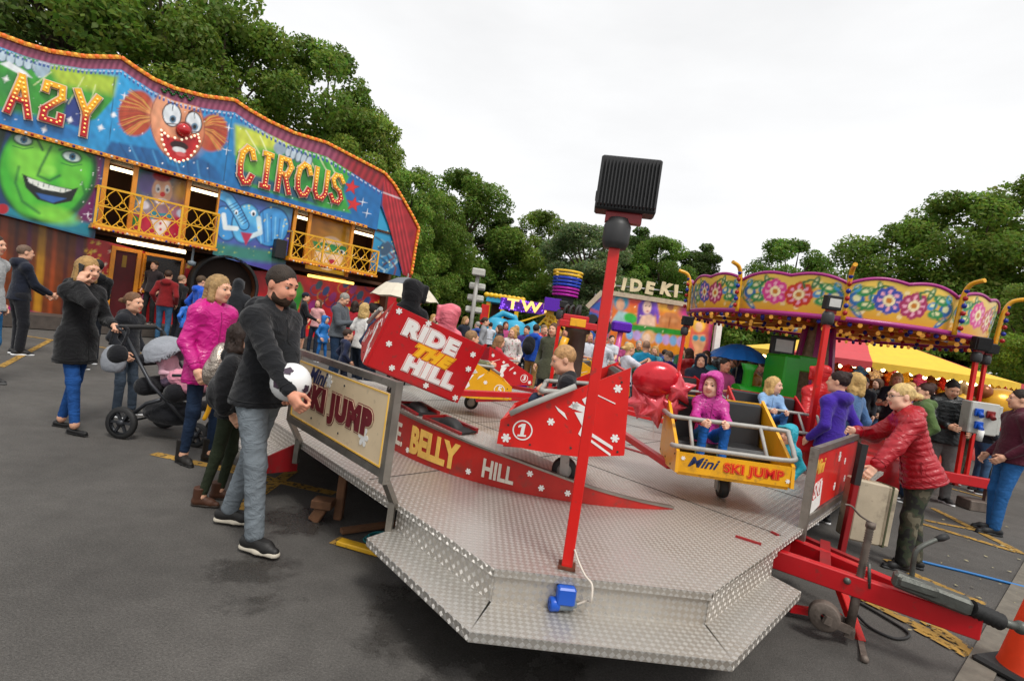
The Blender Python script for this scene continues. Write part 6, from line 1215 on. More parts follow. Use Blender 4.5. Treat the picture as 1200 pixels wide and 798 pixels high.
def tree_proto(seed, hgt, rad, n, leaf, lm, low=.22, conic=0.0, ncl=70, droop=0.0):
    r = np.random.default_rng(seed); mb = MB(); tips = []
    th = hgt * .62; sway = lambda t: Vector((.4 * math.sin(seed + t * 3), .4 * math.cos(seed * 2 + t * 2.3), 0)) * t
    mb.tube([Vector((0, 0, th * t)) + sway(t) for t in np.linspace(0, 1, 7)], [hgt * .022 * (1 - .75 * t) + .02 for t in np.linspace(0, 1, 7)], 9)
    cl = []
    for k in range(ncl):
        u = r.uniform(0, 1); z = hgt * (low + (1 - low) * u ** .85); prof = (1 - ((u - .42) / .6) ** 2) if conic == 0 else (1 - u) ** .8 * 1.1 + .05; prof = max(.12, prof) ** .6; a = r.uniform(0, 6.283); q = math.sqrt(r.uniform(.1, 1)); R_ = rad * prof * q * r.uniform(.8, 1.15)
        c = np.array([R_ * math.cos(a), R_ * math.sin(a), min(z, hgt * .97)]); cs = rad * r.uniform(.2, .36) * (.6 + .4 * prof); cl.append((c, cs, r.uniform(.6, 1.25)))
        if k % 3 == 0:
            t0 = max(.25, min(.95, (z - rad * .35) / th)); p0 = Vector((0, 0, th * t0)) + sway(t0); mb.tube([p0, p0.lerp(Vector(c), .55) + Vector((0, 0, .1)), Vector(c)], [hgt * .009, hgt * .006, .015], 5, caps=False)
    w = np.array([c[1] ** 2 for c in cl]); w /= w.sum(); ci = r.choice(len(cl), n, p=w); C = np.array([c[0] for c in cl])[ci]; S = np.array([c[1] for c in cl])[ci]; B = np.array([c[2] for c in cl])[ci]
    d = r.normal(size=(n, 3)); d /= np.linalg.norm(d, axis=1)[:, None]; rr = r.uniform(.25, 1, n) ** .45; P = C + d * (S * rr)[:, None] * (1, 1, .72); P[:, 2] = np.maximum(P[:, 2], .2)
    nn = d * .6 + r.normal(size=(n, 3)) * .6 + (0, 0, .5); nn /= np.linalg.norm(nn, axis=1)[:, None]; t = np.cross(nn, r.normal(size=(n, 3))); t /= np.linalg.norm(t, axis=1)[:, None]; b = np.cross(nn, t); sz = leaf * r.uniform(.55, 1.3, n)[:, None]
    t[:, 2] -= droop; V = np.stack([P - t * sz, P + b * sz * .55 + t * sz * .1, P + t * sz, P - b * sz * .55 + t * sz * .1], 1).reshape(-1, 3); F = np.arange(4 * n).reshape(n, 4)
    colr = np.stack([r.uniform(.75, 1.25, n) * B, r.uniform(.82, 1.18, n) * B, r.uniform(.7, 1.2, n) * B], 1); colr = np.repeat(colr, 4, 0)
    return mb.mesh('trunk', BARK), np_mesh('crown', V, F, [lm], smooth=False, colors=colr)
LG = [leaf_mat('leaf_dark', (.075, .13, .024), .42), leaf_mat('leaf_mid', (.17, .27, .042), .52), leaf_mat('leaf_light', (.23, .34, .055), .52), leaf_mat('leaf_grey', (.17, .235, .1), .48)]
TP_ = {'dark': tree_proto(1, 15, 4.6, 44000, .12, LG[0], .1, 1, 120), 'broad': tree_proto(2, 13, 4.0, 42000, .115, LG[1], .14), 'light': tree_proto(3, 12, 3.4, 36000, .11, LG[2], .16), 'grey': tree_proto(4, 11, 3.2, 34000, .105, LG[3], .2), 'pine': tree_proto(5, 12, 2.8, 28000, .11, LG[0], .3, 1, 60), 'shrub': tree_proto(6, 4.5, 2.8, 24000, .10, LG[1], .05, 0, 50)}
def tree(kind, px, top, d, wpx, label, group='trees round the fairground', z0=0):
    tz = D(px, top, d); base = D(px - (hz(px) - top) * -.0, hz(px), d); H0 = {'dark': 15, 'broad': 13, 'light': 12, 'grey': 11, 'pine': 12, 'shrub': 4.5}[kind]; R0 = {'dark': 4.6, 'broad': 4.0, 'light': 3.4, 'grey': 3.2, 'pine': 2.8, 'shrub': 2.8}[kind]
    hgt = tz.z - z0; sc = hgt / (H0 * 1.03); sx = wpx * d / 600 / 2 / R0
    o = empty('tree' if kind != 'shrub' else 'shrub', (tz.x, d, z0), random.uniform(0, 6.28), label, 'tree' if kind != 'shrub' else 'shrub', group); o.scale = (sx, sx, sc)
    for nm, me in zip(('trunk', 'crown'), TP_[kind]): link(nm, me, o)
TREES = [('dark', -60, -120, 27, 330, 'dark conifer behind the AZY end of the fun house'), ('dark', 95, -110, 29, 300, 'tall dark conifer rising behind the clown face board'), ('broad', 205, -70, 30, 260, 'tall dark green tree right of the clown behind the fun house'), ('broad', 285, 10, 29, 190, 'leafy tree behind the CIRCUS lettering'), ('broad', 385, 56, 32, 170, 'tall broad tree peaking above the right fun house roof'), ('light', 435, 120, 31, 110, 'lighter tree just behind the red curtain wing'), ('light', 485, 192, 30, 90, 'bright green tree right of the fun house edge'), ('broad', 555, 200, 38, 130, 'rounded tree behind the striped umbrella and floodlight mast'), ('broad', 520, 225, 34, 90, 'leafy tree left of the floodlight mast'), ('pine', 598, 245, 40, 80, 'thin pine between the two larger central trees'), ('broad', 645, 247, 39, 100, 'mid green tree behind the twist ride'), ('grey', 692, 262, 33, 110, 'pale grey green willow behind the red front post'), ('pine', 740, 260, 40, 100, 'dark pine right of the floodlight head'), ('broad', 778, 278, 37, 90, 'low broad tree above the SIDE KI lettering'), ('pine', 818, 280, 40, 85, 'bushy pine at the right end of the far row'), ('broad', 930, 280, 36, 110, 'round isolated tree above the yellow roundabout boards'), ('broad', 1060, 255, 24, 150, 'broad tree behind the right half of the roundabout'), ('broad', 1135, 228, 23, 170, 'largest tree at the right side of the fair'), ('broad', 1230, 205, 22, 190, 'tall tree cut by the right edge of the photo'), ('light', 1225, 330, 15, 110, 'bright green bush tree hanging in at the right edge'), ('broad', 1010, 310, 28, 80, 'small tree left of the tall right hand trees'),
         ('grey', 705, 300, 42, 120, 'pale tree low behind the machine head'), ('broad', 455, 215, 36, 110, 'tree filling low ground behind the curtain wing')]
for t in TREES: tree(*t)
SH = [(440, 300, 34), (480, 305, 33), (520, 300, 36), (560, 306, 37), (600, 318, 38), (640, 322, 39), (690, 325, 38), (730, 332, 39), (770, 335, 38), (815, 340, 37), (855, 345, 36), (895, 352, 35), (935, 352, 34), (975, 360, 31), (1015, 362, 29), (1055, 360, 27), (1100, 355, 26), (1150, 360, 24), (1200, 355, 22), (1240, 350, 20)]
SN = ['under the light tree', 'right of the fun house', 'left of the mast', 'behind the mast', 'behind the aqua booth', 'behind the twist sign', 'under the pale willow', 'behind the red post', 'under the low broad tree', 'behind the SIDE KI board', 'left of the roundabout boards', 'under the isolated tree', 'behind the roundabout centre', 'above the striped tent left', 'above the striped tent middle', 'above the striped tent right', 'behind the white trailer', 'right of the white trailer', 'near the right photo edge', 'at the very right edge']
for (x, y, d), n in zip(SH, SN): tree('shrub', x, y, d, 100, 'dark hedge shrub ' + n, 'hedge shrubs along the car park')
# ------------------------------------------------------------------ floodlight mast
m0 = empty('floodlight_mast', G(549, 388 + 12, 0), 0, 'grey mast carrying four tiers of white floodlights behind the pink hood', 'lamp mast'); m0.location = D(549, 400, 17.5); m0.location.z = 0
mz = D(554, 315, 17.5).z
mb = MB(); mb.tube([(0, 0, 0), (0, 0, mz)], .07, 10); mb.build('pole', GREYP, m0)
for k in range(4):
    mb = MB(); z = mz - .1 - k * .42
    for x in (-.15, .15): mb.box((x - .13, -.2, z - .1), (x + .13, .02, z + .1), Matrix.Translation((0, 0, 0)) @ Matrix.Rotation(R(-10), 4, 'X'), bev=.03)
    if k == 0: mb = MB(); mb.box((-.2, -.22, z - .12), (.24, .04, z + .12), bev=.03)
    mb.build('floodlight', mat('lamp_white', H('b9b8b0'), .4, var=.15), m0)
# ------------------------------------------------------------------ twist ride
PUR = mat('purple_lights', H('5a1aa8'), .35, var=.5, scale=40); BLU = paint('1f3fb8', .35, .2); AQ = paint('2a9cc0', .4, .25); MAG = mat('magenta_lights', H('b01a9c'), .35, var=.4, scale=30); RYEL = paint('e8b81a', .4, .25)
tw = empty('twist_ride', D(630, 390, 22), 0, 'purple yellow and blue spinning ride with a bulb lit letter sign', 'fair ride'); tw.location.z = 0; TI = tw.location.copy()
def twp(mb, n, m): o = mb.build(n, m, tw); o.matrix_parent_inverse = local(tw); return o
def box_px(mb, x0, y0, x1, y1, d, dep=.15, lean=True):
    """an upright box whose front face covers a part of the view at depth d"""
    a = D(x0, (y0 + y1) / 2, d); b = D(x1, (y0 + y1) / 2 + (x1 - x0) * math.tan(ROLL), d); xc = (x0 + x1) / 2; z1 = D(xc, y0 + (xc - x0) * math.tan(ROLL), d).z; z0 = D(xc, y1 + (xc - x0) * math.tan(ROLL), d).z
    mb.box((min(a.x, b.x), d, z0), (max(a.x, b.x), d + dep, z1), bev=.01)
    return (a.x + b.x) / 2, (z0 + z1) / 2, abs(b.x - a.x), z1 - z0
mb = MB(); cx, cz, w, h = box_px(mb, 586, 348, 640, 362, 21.5); twp(mb, 'sign_board', PUR); mb = MB()
for k in range(60): mb.ball((cx - w / 2 + random.random() * w, 21.49, cz - h / 2 + random.random() * h), .035, 5)
twp(mb, 'sign_bulbs', mat('bulb_violet', H('8c4ae0'), .3, emit=(.3, .1, 1), estr=.6))
o = link('lettering', text_mesh('TWI', .6, mat('bulb_gold'), depth=.03, off=.02, M=frame((cx + .2, 21.42, cz), (1, 0, 0), (0, 0, 1), (0, -1, 0)), sx=1.3, spacing=1.35), tw); o.matrix_parent_inverse = local(tw)
mb = MB(); box_px(mb, 638, 348, 657, 363, 20.5, .5); twp(mb, 'light_box', PUR); mb = MB(); mb2 = MB(); cc = D(663, 345, 21.5)
for k in range(8):
    z = cc.z + .95 - k * .14; r_ = .62 - .012 * k; m_ = (0, 0, 1, 1, 1, 2, 2, 2)[k]; mb.mi = m_; mb.lathe([(r_, z - .05), (r_ + .04, z), (r_, z + .05), (r_ - .06, z)], (cc.x, 21.8, 0), 20)
mb.mi = 3; mb.lathe([(.4, cc.z - .4), (.4, cc.z + 1), (0, cc.z + 1.02)], (cc.x, 21.8, 0), 16); twp(mb, 'ring_stack', [RYEL, BLU, MAG, BLACK])
mb = MB(); q = D(645, 372, 21)
for x1, y1 in ((600, 380), (622, 392), (636, 400), (652, 402), (664, 400), (672, 396)): mb.bar(D(645, 366, 21.2), D(x1, y1, 20.8 + abs(x1 - 645) * .01), .09, .07)
for k in range(5): a = D(632 + k * 2.5, 386 - k * 4.5, 20.9); mb.bar(a, a + Vector((.4, 0, -.1)), .06, .06)
mb.bar(D(645, 362, 21.3), D(640, 405, 21.3), .3, .3); twp(mb, 'strut', RYEL)
mb = MB(); mb.tube([D(568, 380, 20), D(590, 367, 20), D(603, 372, 20), D(607, 388, 20)], .12, 8); mb.lathe([(.5, 0), (.55, .7), (.3, .9), (0, .95)], D(583, 385, 20) - Vector((0, 0, .5)), 12); mb.lathe([(.5, 0), (.55, .7), (.3, .9), (0, .95)], D(602, 388, 20) - Vector((0, 0, .5)), 12); mb.lathe([(.3, 0), (.33, .5), (0, .7)], D(624, 388, 20) - Vector((0, 0, .3)), 12); twp(mb, 'gondola', AQ)
mb = MB(); cx, cz, w, h = box_px(mb, 570, 345, 612, 353, 23, 2); twp(mb, 'booth_roof', AQ); mb = MB()
for k in range(9): mb.ball((cx - w / 2 + w * k / 8, 23, cz + h / 2), .14, 8, (1, .5, .8))
twp(mb, 'roof_scallop', RYEL); mb = MB()
for x in (573, 590, 607): mb.bar(D(x, 352, 23.2), D(x - 4, 384, 23.2), .18, .18)
twp(mb, 'booth_post', RYEL); mb = MB(); box_px(mb, 563, 356, 572, 380, 22.9, .6); twp(mb, 'booth_door', SOLID_RED); mb = MB(); box_px(mb, 575, 354, 606, 378, 24.8, .2); twp(mb, 'booth_back', BRN)
# railings in front of the far rides
def railing(pts, d, label, hgt=1.05):
    P = [D(x, hz(x), d) for x in pts]; P = [Vector((p.x, p.y, 0)) for p in P]; o = empty('crowd_barrier', P[0], 0, label, 'barrier'); mb = MB()
    for z in (.3, .7, hgt): mb.tube([p + Vector((0, 0, z)) for p in (P[0], P[-1])], .022, 6)
    n = max(2, int((P[-1] - P[0]).length / 1.2))
    for i in range(n + 1): p = P[0].lerp(P[-1], i / n); mb.tube([p, p + Vector((0, 0, hgt))], .025, 6)
    b = mb.build('rail', mat('galvanised', H('b4b6b6'), .4, .7, var=.15), o); b.matrix_parent_inverse = local(o)
railing((556, 650), 18.5, 'galvanised barrier in front of the aqua gondolas')
railing((700, 800), 17.5, 'galvanised barrier in front of the painted side show board')
# ------------------------------------------------------------------ side show with painted backdrop
DK = 20.0; sk_ = empty('side_show', D(765, 400, DK), 0, 'painted ride backdrop with figures and SIDE KI letters standing on top', 'fair ride'); sk_.location.z = 0
def skp(o): o.matrix_parent_inverse = local(sk_); return o
def art_side(a):
    a.grad((700, 345), (830, 420), 'e8641c', 'e0981e'); a.poly([(685, 340), (718, 340), (712, 400), (685, 400)], '2456a8', 6); a.line([(690, 356), (715, 348)], 3, '8c2a8c', .8); a.line([(690, 362), (715, 372)], 3, 'd83a2c', .8); a.ell(745, 352, 14, 6, 'd83c1c', 0, 5); a.ell(785, 360, 20, 5, 'f0b030', 0, 5); a.ell(810, 365, 14, 10, 'c0287c', 0, 6)
    a.ell(728, 353, 9, 11, '2c8ca8', 0, 3); a.ell(727, 357, 5, 7, 'e0a884', 0, 1.5); a.poly([(718, 374), (725, 364), (735, 366), (742, 384), (716, 384)], '9cc0c0', 2); a.ell(739, 373, 8, 6, '2cb03c', 20, 2)
    a.ell(759, 362, 10, 17, '6a3cb0', 6, 2); a.line([(768, 355), (772, 378)], 4, '7c4cc8', 1, 2); a.line([(750, 357), (748, 378)], 4, '5a2ca0', 1, 2); a.ell(758.5, 360, 5, 8, 'f0cbb4', 4, 1.5); a.poly([(748, 380), (752, 370), (762, 368), (768, 372), (768, 384), (748, 384)], 'ecc0a4', 2); a.ell(757, 358.5, 1, .6, '402030'); a.ell(761, 359, 1, .6, '402030'); a.ell(759, 364.5, 1.6, .8, 'b02a50')
    a.ell(786, 358, 4.2, 6, 'a8643c', 0, 1.2); a.poly([(771, 384), (772, 373), (781, 366), (791, 367), (798, 374), (800, 386)], 'c87c44', 2); a.line([(785, 371), (784, 384)], .8, '8c4c24'); a.ell(779, 375, 4, 2.6, 'd8945c', 0, 2); a.ell(790, 376, 4, 2.6, 'd8945c', 0, 2)
    a.poly([(736, 379), (800, 387), (800, 394), (736, 387)], '22902c', 1.5)
    for k in range(8): a.ell(738 + k * 8.5, 392 + k * 1.2, 4.5, 6, ('7cb0dc', 'c0a0d8')[k % 2], 0, 1.5)
    a.ell(760, 395, 8, 8, 'e8b070', 0, 3); a.ell(758, 396, 4, 5, 'f0cbb0', 0, 1.5); a.poly([(685, 400), (850, 425), (850, 445), (685, 425)], '3a4868', 3); a.specks(40, (700, 345), (830, 410), 'fff0c0', .4, 1.1, 3); a.mottle(.5, .12, 6)
def flat_px(name, quad, d, paint_, step, dep=.12):
    to = lambda S, Z: np.stack([S, np.full_like(S, d), Z], 1); c = [(D(x, y, d).x, D(x, y, d).z) for x, y in quad[0]]; e = [(D(x, y, d).x, D(x, y, d).z) for x, y in quad[1]]; return skp(link(name, strip_mesh(c, e, step, pxs, to, paint_, name), sk_))
flat_px('backdrop', ([(688, 360), (706, 343), (760, 351), (830, 362)], [(684, 412), (826, 432)]), DK, art_side, .05)
mb = MB(); P = [D(x, y, DK - .04) for x, y in ((688, 360), (706, 342), (760, 350), (830, 361))]
for a, b in zip(P[:-1], P[1:]): mb.bar(a, b, .12, .18)
skp(mb.build('frame', mat('cream_trim', H('b8a890'), .5, var=.2), sk_)); mb = MB(); mb.bar(D(700, 345, DK + .3), D(700 - 10, 412, DK + .3), .2, .2); mb.bar(D(826, 362, DK + .3), D(818, 432, DK + .3), .2, .2); skp(mb.build('back_post', mat('galvanised'), sk_))
for ch, x, y in (('S', 717, 331.5), ('I', 731, 334), ('D', 745, 335.5), ('E', 761, 338.5), ('K', 780, 339.5), ('I', 792, 342)):
    c = D(x, y, DK - .1); M = frame(c, (math.cos(ROLL * .2), 0, 0), (0, 0, 1), (0, -1, 0)) @ Matrix.Rotation(R((x * 7) % 15 - 7), 4, 'Z'); skp(link('letter', text_mesh(ch, .62, mat('letter_cream', H('d8c8a0'), .45, var=.25, scale=3), depth=.05, off=.035, M=M), sk_))
mb = MB(); mb.tube([D(712, 334, DK), D(800, 343, DK)], .03, 6); skp(mb.build('letter_rail', mat('galvanised'), sk_))
def art_lady(a):
    a.grad((812, 370), (835, 440), 'e0661c', 'c02a6c'); a.ell(819, 380, 8, 9, 'f0b828', 0, 3); a.ell(819, 383, 4.2, 5.6, 'e8b890', 0, 1.2); a.poly([(812, 392), (826, 392), (827, 402), (823, 412), (830, 428), (826, 440), (812, 440), (808, 426), (814, 410), (811, 400)], 'dca070', 1.5); a.ell(815, 396, 3.6, 3.4, '1c90a8', 0, 1); a.ell(823.5, 397, 3.6, 3.4, '1c90a8', 0, 1); a.poly([(810, 420), (828, 422), (819, 430)], '2aa0b0', 1); a.line([(834, 370), (830, 440)], 4, 'c82a8c', .8, 3); a.mottle(.4, .15, 1)
flat_px('side_panel', ([(810, 366), (838, 370)], [(802, 438), (828, 442)]), 18.2, art_lady, .04)
mb = MB(); mb.bar(D(843, 374, 18), D(836, 428, 18), .2, .2, bev=.01); skp(mb.build('white_post', WHITE, sk_))
mb = MB()
for k in range(7): c = D(742 + k * 9, 398 + k * 1.5, 18.8); c.z = .9; mb.lathe([(.35, -.4), (.42, .1), (.3, .35), (0, .4)], c, 10)
skp(mb.build('seat_row', paint('4a6a98', .4, .2), sk_))
mb = MB(); mb.lathe([(.0, 0), (.09, 0), (.07, 2.4), (0, 2.4)], (0, 0, 0), 10); mb.ball((0, 0, 2.6), .4, 10, (1.3, 1, .6)); o = empty('light_pod_stand', D(722, 400, 17), 0, 'pink stand with a blue and purple light pod behind the red post', 'light stand'); o.location.z = 0
mb = MB(); mb.tube([(0, 0, 0), (.1, 0, 2.0)], .09, 10); mb.tube([(.1, 0, 1.6), (-.5, 0, .6)], .06, 8); mb.build('stand', paint('d0589c', .4, .2), o); mb = MB(); mb.box((-.22, -.2, 1.95), (.42, .2, 2.3), bev=.06); mb.build('pod', PUR, o)
# ------------------------------------------------------------------ children's roundabout with painted rounding boards
le = D(803, 362, 9.8); re_ = D(1138, 404, 9.8); RC = Vector((5.38, 9.13, 0)); RR = 2.2; z0 = 2.36
rd = empty('roundabout', RC, 0, 'childrens roundabout with yellow painted boards and bulb studded canopy', 'fair ride'); NB = 10
def art_board(a):   # P holds (angle, height) in a unit panel
    a.grad((0, 0), (0, 1), 'e0a82a', 'f0cc58')
    r = np.random.default_rng(2)
    for k in range(120): a.ell(r.uniform(0, 10), r.uniform(.1, .9), r.uniform(.02, .05), r.uniform(.03, .07), 'f8e6a0', 0, .03, .6)
def art_board2(a):
    U, Vv = a.P[:, 0].copy(), a.P[:, 1].copy(); a.P = np.stack([U * 110, (1 - Vv) * 46], 1); a.fill('ecbe3e')
    a.grad((0, 0), (0, 46), 'f0cc5a', 'dca028')
    r = np.random.default_rng(2)
    for k in range(260): a.ell(r.uniform(0, 1100), r.uniform(6, 40), *([r.uniform(1, 3)] * 2), 'faf0c0', a=r.uniform(.3, .8))
    for k in range(11):
        x = k * 110
        for sg in (-1, 1):
            for j, (dx, dy, rx, ry, c) in enumerate(((10, 22, 7, 10, '2c6cb0'), (18, 14, 9, 5, '2c8c4c'), (20, 30, 9, 5, '2c8c4c'), (26, 22, 6, 4, '3a8cc8'), (12, 38, 10, 3, '2c6cb0'), (30, 10, 8, 3, '1f6c3c'), (9, 9, 5, 4, '3a9cd0'))): a.ell(x + sg * dx, dy, rx, ry, c, sg * (20 * j - 30), 1.2); a.ell(x + sg * dx, dy - 1, rx * .5, ry * .45, 'e8e8b0', sg * (20 * j - 30), 1)
            a.line([(x + sg * 24, 12), (x + sg * 34, 7), (x + sg * 42, 10), (x + sg * 40, 16)], 2.4, '1f6c3c'); a.ring(x + sg * 12, 22, 11, 14, 1.6, '1f7a44')
        # plain flower heads and balloons stand between the scrolls
        xm = x + 55
        for j, (dx, dy, c) in enumerate(((-15, 22, 'd83a8c'), (10, 24, 'c8321c'))):
            cc2 = c if k % 2 == 0 else ('3a4ca8', 'a82c5c')[j]
            for t in range(8): a.ell(xm + dx + 9 * math.cos(t * .785), dy + 9 * math.sin(t * .785), 6, 6, cc2); a.ell(xm + dx + 9 * math.cos(t * .785), dy + 9 * math.sin(t * .785), 2.5, 2.5, 'f0a8c0')
            a.ell(xm + dx, dy, 6, 6, 'f4e4b0'); a.ell(xm + dx, dy, 3, 3, 'c8781c')
    a.mottle(.1, .06, 3)
nA, nZ = 900, 26; th = np.linspace(0, 2 * math.pi, nA, endpoint=False); A0_ = R(-78)
wav = lambda u: .46 + .075 * np.abs(np.sin(np.pi * u)) ** .6 + .05 * np.abs(np.sin(np.pi * 2 * u))
u = th / (2 * math.pi) * NB; zt = wav(u); V = np.linspace(0, 1, nZ); TH = np.repeat(th + A0_, nZ); Z = (zt[:, None] * V).ravel(); rad = RR + .06 * Z / .5
vv = np.stack([RC.x + rad * np.cos(TH), RC.y + rad * np.sin(TH), z0 + Z], 1); q = np.arange(nA * nZ).reshape(nA, nZ); q2 = np.roll(q, -1, 0); f = np.stack([q[:, :-1], q2[:, :-1], q2[:, 1:], q[:, 1:]], -1).reshape(-1, 4)
a = Art(np.stack([np.repeat(u, nZ), np.tile(V, nA)], 1)); art_board2(a); o = link('rounding_board', np_mesh('rounding_board', vv, f, [ARTM], smooth=True, colors=a.C), rd); o.matrix_parent_inverse = local(rd)
def rdp(mb, n, m): o = mb.build(n, m, rd); o.matrix_parent_inverse = local(rd); return o
PK = paint('9c1f74', .4, .15)
mb = MB(); mb.tube([(RC.x + (RR + .06) * math.cos(t + A0_), RC.y + (RR + .06) * math.sin(t + A0_), z0 + .0 + float(wav(t / (2 * math.pi) * NB))) for t in np.linspace(0, 2 * math.pi, 300, endpoint=False)], .025, 6, closed=True); rdp(mb, 'top_trim', PK)
mb = MB(); mb.tube([(RC.x + (RR + .03) * math.cos(t), RC.y + (RR + .03) * math.sin(t), z0 - .02) for t in np.linspace(0, 2 * math.pi, 90, endpoint=False)], .04, 6, closed=True); rdp(mb, 'lower_trim', PK)
mb = MB()
for k in range(110):
    t = 2 * math.pi * k / 110; mb.mi = k % 3; mb.ball((RC.x + (RR - .02) * math.cos(t), RC.y + (RR - .02) * math.sin(t), z0 - .08), .034, 6)
rdp(mb, 'light_string', [mat('bulb_red'), mat('bulb_blue'), mat('bulb_amber')])
ORC = mat('canopy_orange', H('c8781c'), .6, var=.2, scale=2); mb = MB(); mb.smooth = True; n = 40; vs = [(RC.x, RC.y, z0 + .75)] + [(RC.x + (RR - .05) * math.cos(2 * math.pi * k / n), RC.y + (RR - .05) * math.sin(2 * math.pi * k / n), z0 + .12) for k in range(n)]; mb.mi = 0
for k in range(n): mb.mi = (k // 4) % 2; mb.add([vs[0], vs[1 + k], vs[1 + (k + 1) % n]], [(0, 1, 2)])
rdp(mb, 'canopy', [ORC, mat('canopy_red', H('a8281c'), .6)])
mb = MB(); bl = MB()
for k in range(NB):
    t = A0_ + 2 * math.pi * k / NB; e = Vector((RC.x + (RR - .1) * math.cos(t), RC.y + (RR - .1) * math.sin(t), z0 + .0)); c = Vector((RC.x, RC.y, z0 + .02)); mb.bar(c, e, .06, .06); mb.bar(Vector((RC.x, RC.y, z0 + .55)), e, .05, .05)
    for j in range(1, 9): bl.mi = j % 3; bl.ball(c.lerp(e, j / 9) - Vector((0, 0, .07)), .035, 6)
rdp(mb, 'canopy_spoke', paint('c8861e', .45, .3)); rdp(bl, 'spoke_lights', [mat('bulb_red'), mat('bulb_blue'), mat('bulb_amber')])
for k in range(NB):
    t = A0_ + 2 * math.pi * (k + .0) / NB; o_ = Vector((math.cos(t), math.sin(t), 0)); p = Vector((RC.x, RC.y, z0)) + o_ * (RR + .09); mb = MB(); mb.tube(spline([p - Vector((0, 0, .04)), p + Vector((0, 0, .3)) + o_ * .02, p + Vector((0, 0, .52)) + o_ * .05, p + Vector((0, 0, .64)) + o_ * .12, p + Vector((0, 0, .68)) + o_ * .27], 4), .03, 8)
    a_ = rdp(mb, 'curved_arm', YEL); mb = MB()
    for j in range(6): mb.mi = j % 2; mb.ball(p + o_ * .07 + Vector((0, 0, .05 + j * .1)), .035, 6)
    mb.build('arm_bulbs', [mat('bulb_red'), mat('bulb_blue')], a_)
mb = MB(); mb.lathe([(.3, .5), (.26, 1.2), (.16, z0 + .6)], RC, 8); rdp(mb, 'centre_column', mat('column_pattern', H('a89a7c'), .6, var=.4, scale=14)); mb = MB()
for k in range(6): t = k * 1.047; mb.bar(RC + Vector((.42 * math.cos(t), .42 * math.sin(t), .5)), RC + Vector((.2 * math.cos(t), .2 * math.sin(t), z0 + .4)), .07, .07)
rdp(mb, 'column_rib', PK); mb = MB(); mb.lathe([(0, .52), (RR - .25, .52), (RR - .2, .5), (RR - .2, .2), (RR - .3, .05)], RC, 40); rdp(mb, 'deck', RED)
# green toy train and other rides on the roundabout
gt = empty('toy_train', D(905, 462, 8.4), R(12), 'bright green toy train engine with boxy cab on the roundabout', 'toy train'); gt.location.z = .52; s_ = D(905, 412, 8.4).z - .52
GRN = paint('1c9a1f', .35, .15); h = s_; mb = MB(); mb.box((-.05, -.25, h * .1), (.25, .25, h * .98), bev=.03); mb.box((.2, -.25, h * .8), (.62, .25, h), bev=.02); mb.build('cab', GRN, gt); mb = MB(); mb.box((-.75, -.22, 0), (.6, .22, h * .35), bev=.02); mb.tube([(-.7, 0, h * .4), (-.05, 0, h * .4)], .17, 14); mb.build('boiler', GRN, gt); mb = MB(); mb.lathe([(.08, h * .5), (.08, h * .7), (.13, h * .8), (0, h * .8)], (-.5, 0, 0), 12); mb.build('chimney', GRN, gt)
for x in (-.45, .35): mb = MB(); mb.tube([(x, -.29, .1), (x, -.23, .1)], .14, 14); mb.build('wheel', GREYP, gt)
# ------------------------------------------------------------------ striped stall tent
TC = D(1008, 420, 15.2); TC.z = 0; TR_ = 3.55; te = empty('striped_tent', TC, 0, 'round stall tent with yellow and faded red striped roof', 'tent'); TY = mat('tent_yellow', H('e2b838'), .7, var=.1); TRD = mat('tent_red', H('c4464c'), .7, var=.1)
for m_ in (TY, TRD): m_.node_tree.nodes['Principled BSDF'].inputs['Subsurface Weight'].default_value = .0
mb = MB(); n = 24; ez, az = 2.0, 3.05
for k in range(n):
    mb.mi = 1 if (k // 2) % 3 == 1 else 0; t0, t1 = 2 * math.pi * k / n, 2 * math.pi * (k + 1) / n; prev = None
    for (r0, r1) in ((0, .35), (.35, .7), (.7, 1)):
        zz = lambda r_: ez + (az - ez) * (1 - r_) ** 1.25; P = lambda r_, t: (TC.x + TR_ * r_ * math.cos(t), TC.y + TR_ * r_ * math.sin(t), zz(r_))
        mb.add([P(r0, t0), P(r1, t0), P(r1, t1), P(r0, t1)] if r0 else [P(0, t0), P(r1, t0), P(r1, t1)], [(0, 1, 2, 3)] if r0 else [(0, 1, 2)])
o = mb.build('roof', [TY, TRD], te); o.matrix_parent_inverse = local(te); mb = MB()
for k in range(96):
    mb.mi = 1 if (k // 8) % 3 == 1 else 0; t0, t1 = 2 * math.pi * k / 96, 2 * math.pi * (k + 1) / 96; P = lambda t, z: (TC.x + (TR_ + .004) * math.cos(t), TC.y + (TR_ + .004) * math.sin(t), z); tm = (t0 + t1) / 2; mb.add([P(t0, ez), P(t0, ez - .12), P(tm, ez - .19), P(t1, ez - .12), P(t1, ez)], [(0, 1, 2, 3, 4)])
o = mb.build('valance', [TY, TRD], te); o.matrix_parent_inverse = local(te)
for k in range(8): t = 2 * math.pi * (k + .5) / 8; mb = MB(); mb.tube([(TC.x + (TR_ - .1) * math.cos(t), TC.y + (TR_ - .1) * math.sin(t), 0), (TC.x + (TR_ - .1) * math.cos(t), TC.y + (TR_ - .1) * math.sin(t), ez)], .035, 8); o = mb.build('tent_pole', SOLID_RED, te); o.matrix_parent_inverse = local(te)
mb = MB(); mb.lathe([(TR_ * .62, 0), (TR_ * .62, 1.95)], TC, 24); o = mb.build('stall_back', paint('8c3414', .5, .3), te); o.matrix_parent_inverse = local(te)
mb = MB(); mb.lathe([(TR_ * .86, 0), (TR_ * .86, .9), (TR_ * .76, .9)], TC, 24); o = mb.build('counter', paint('a82418', .5, .3), te); o.matrix_parent_inverse = local(te)
mb = MB()
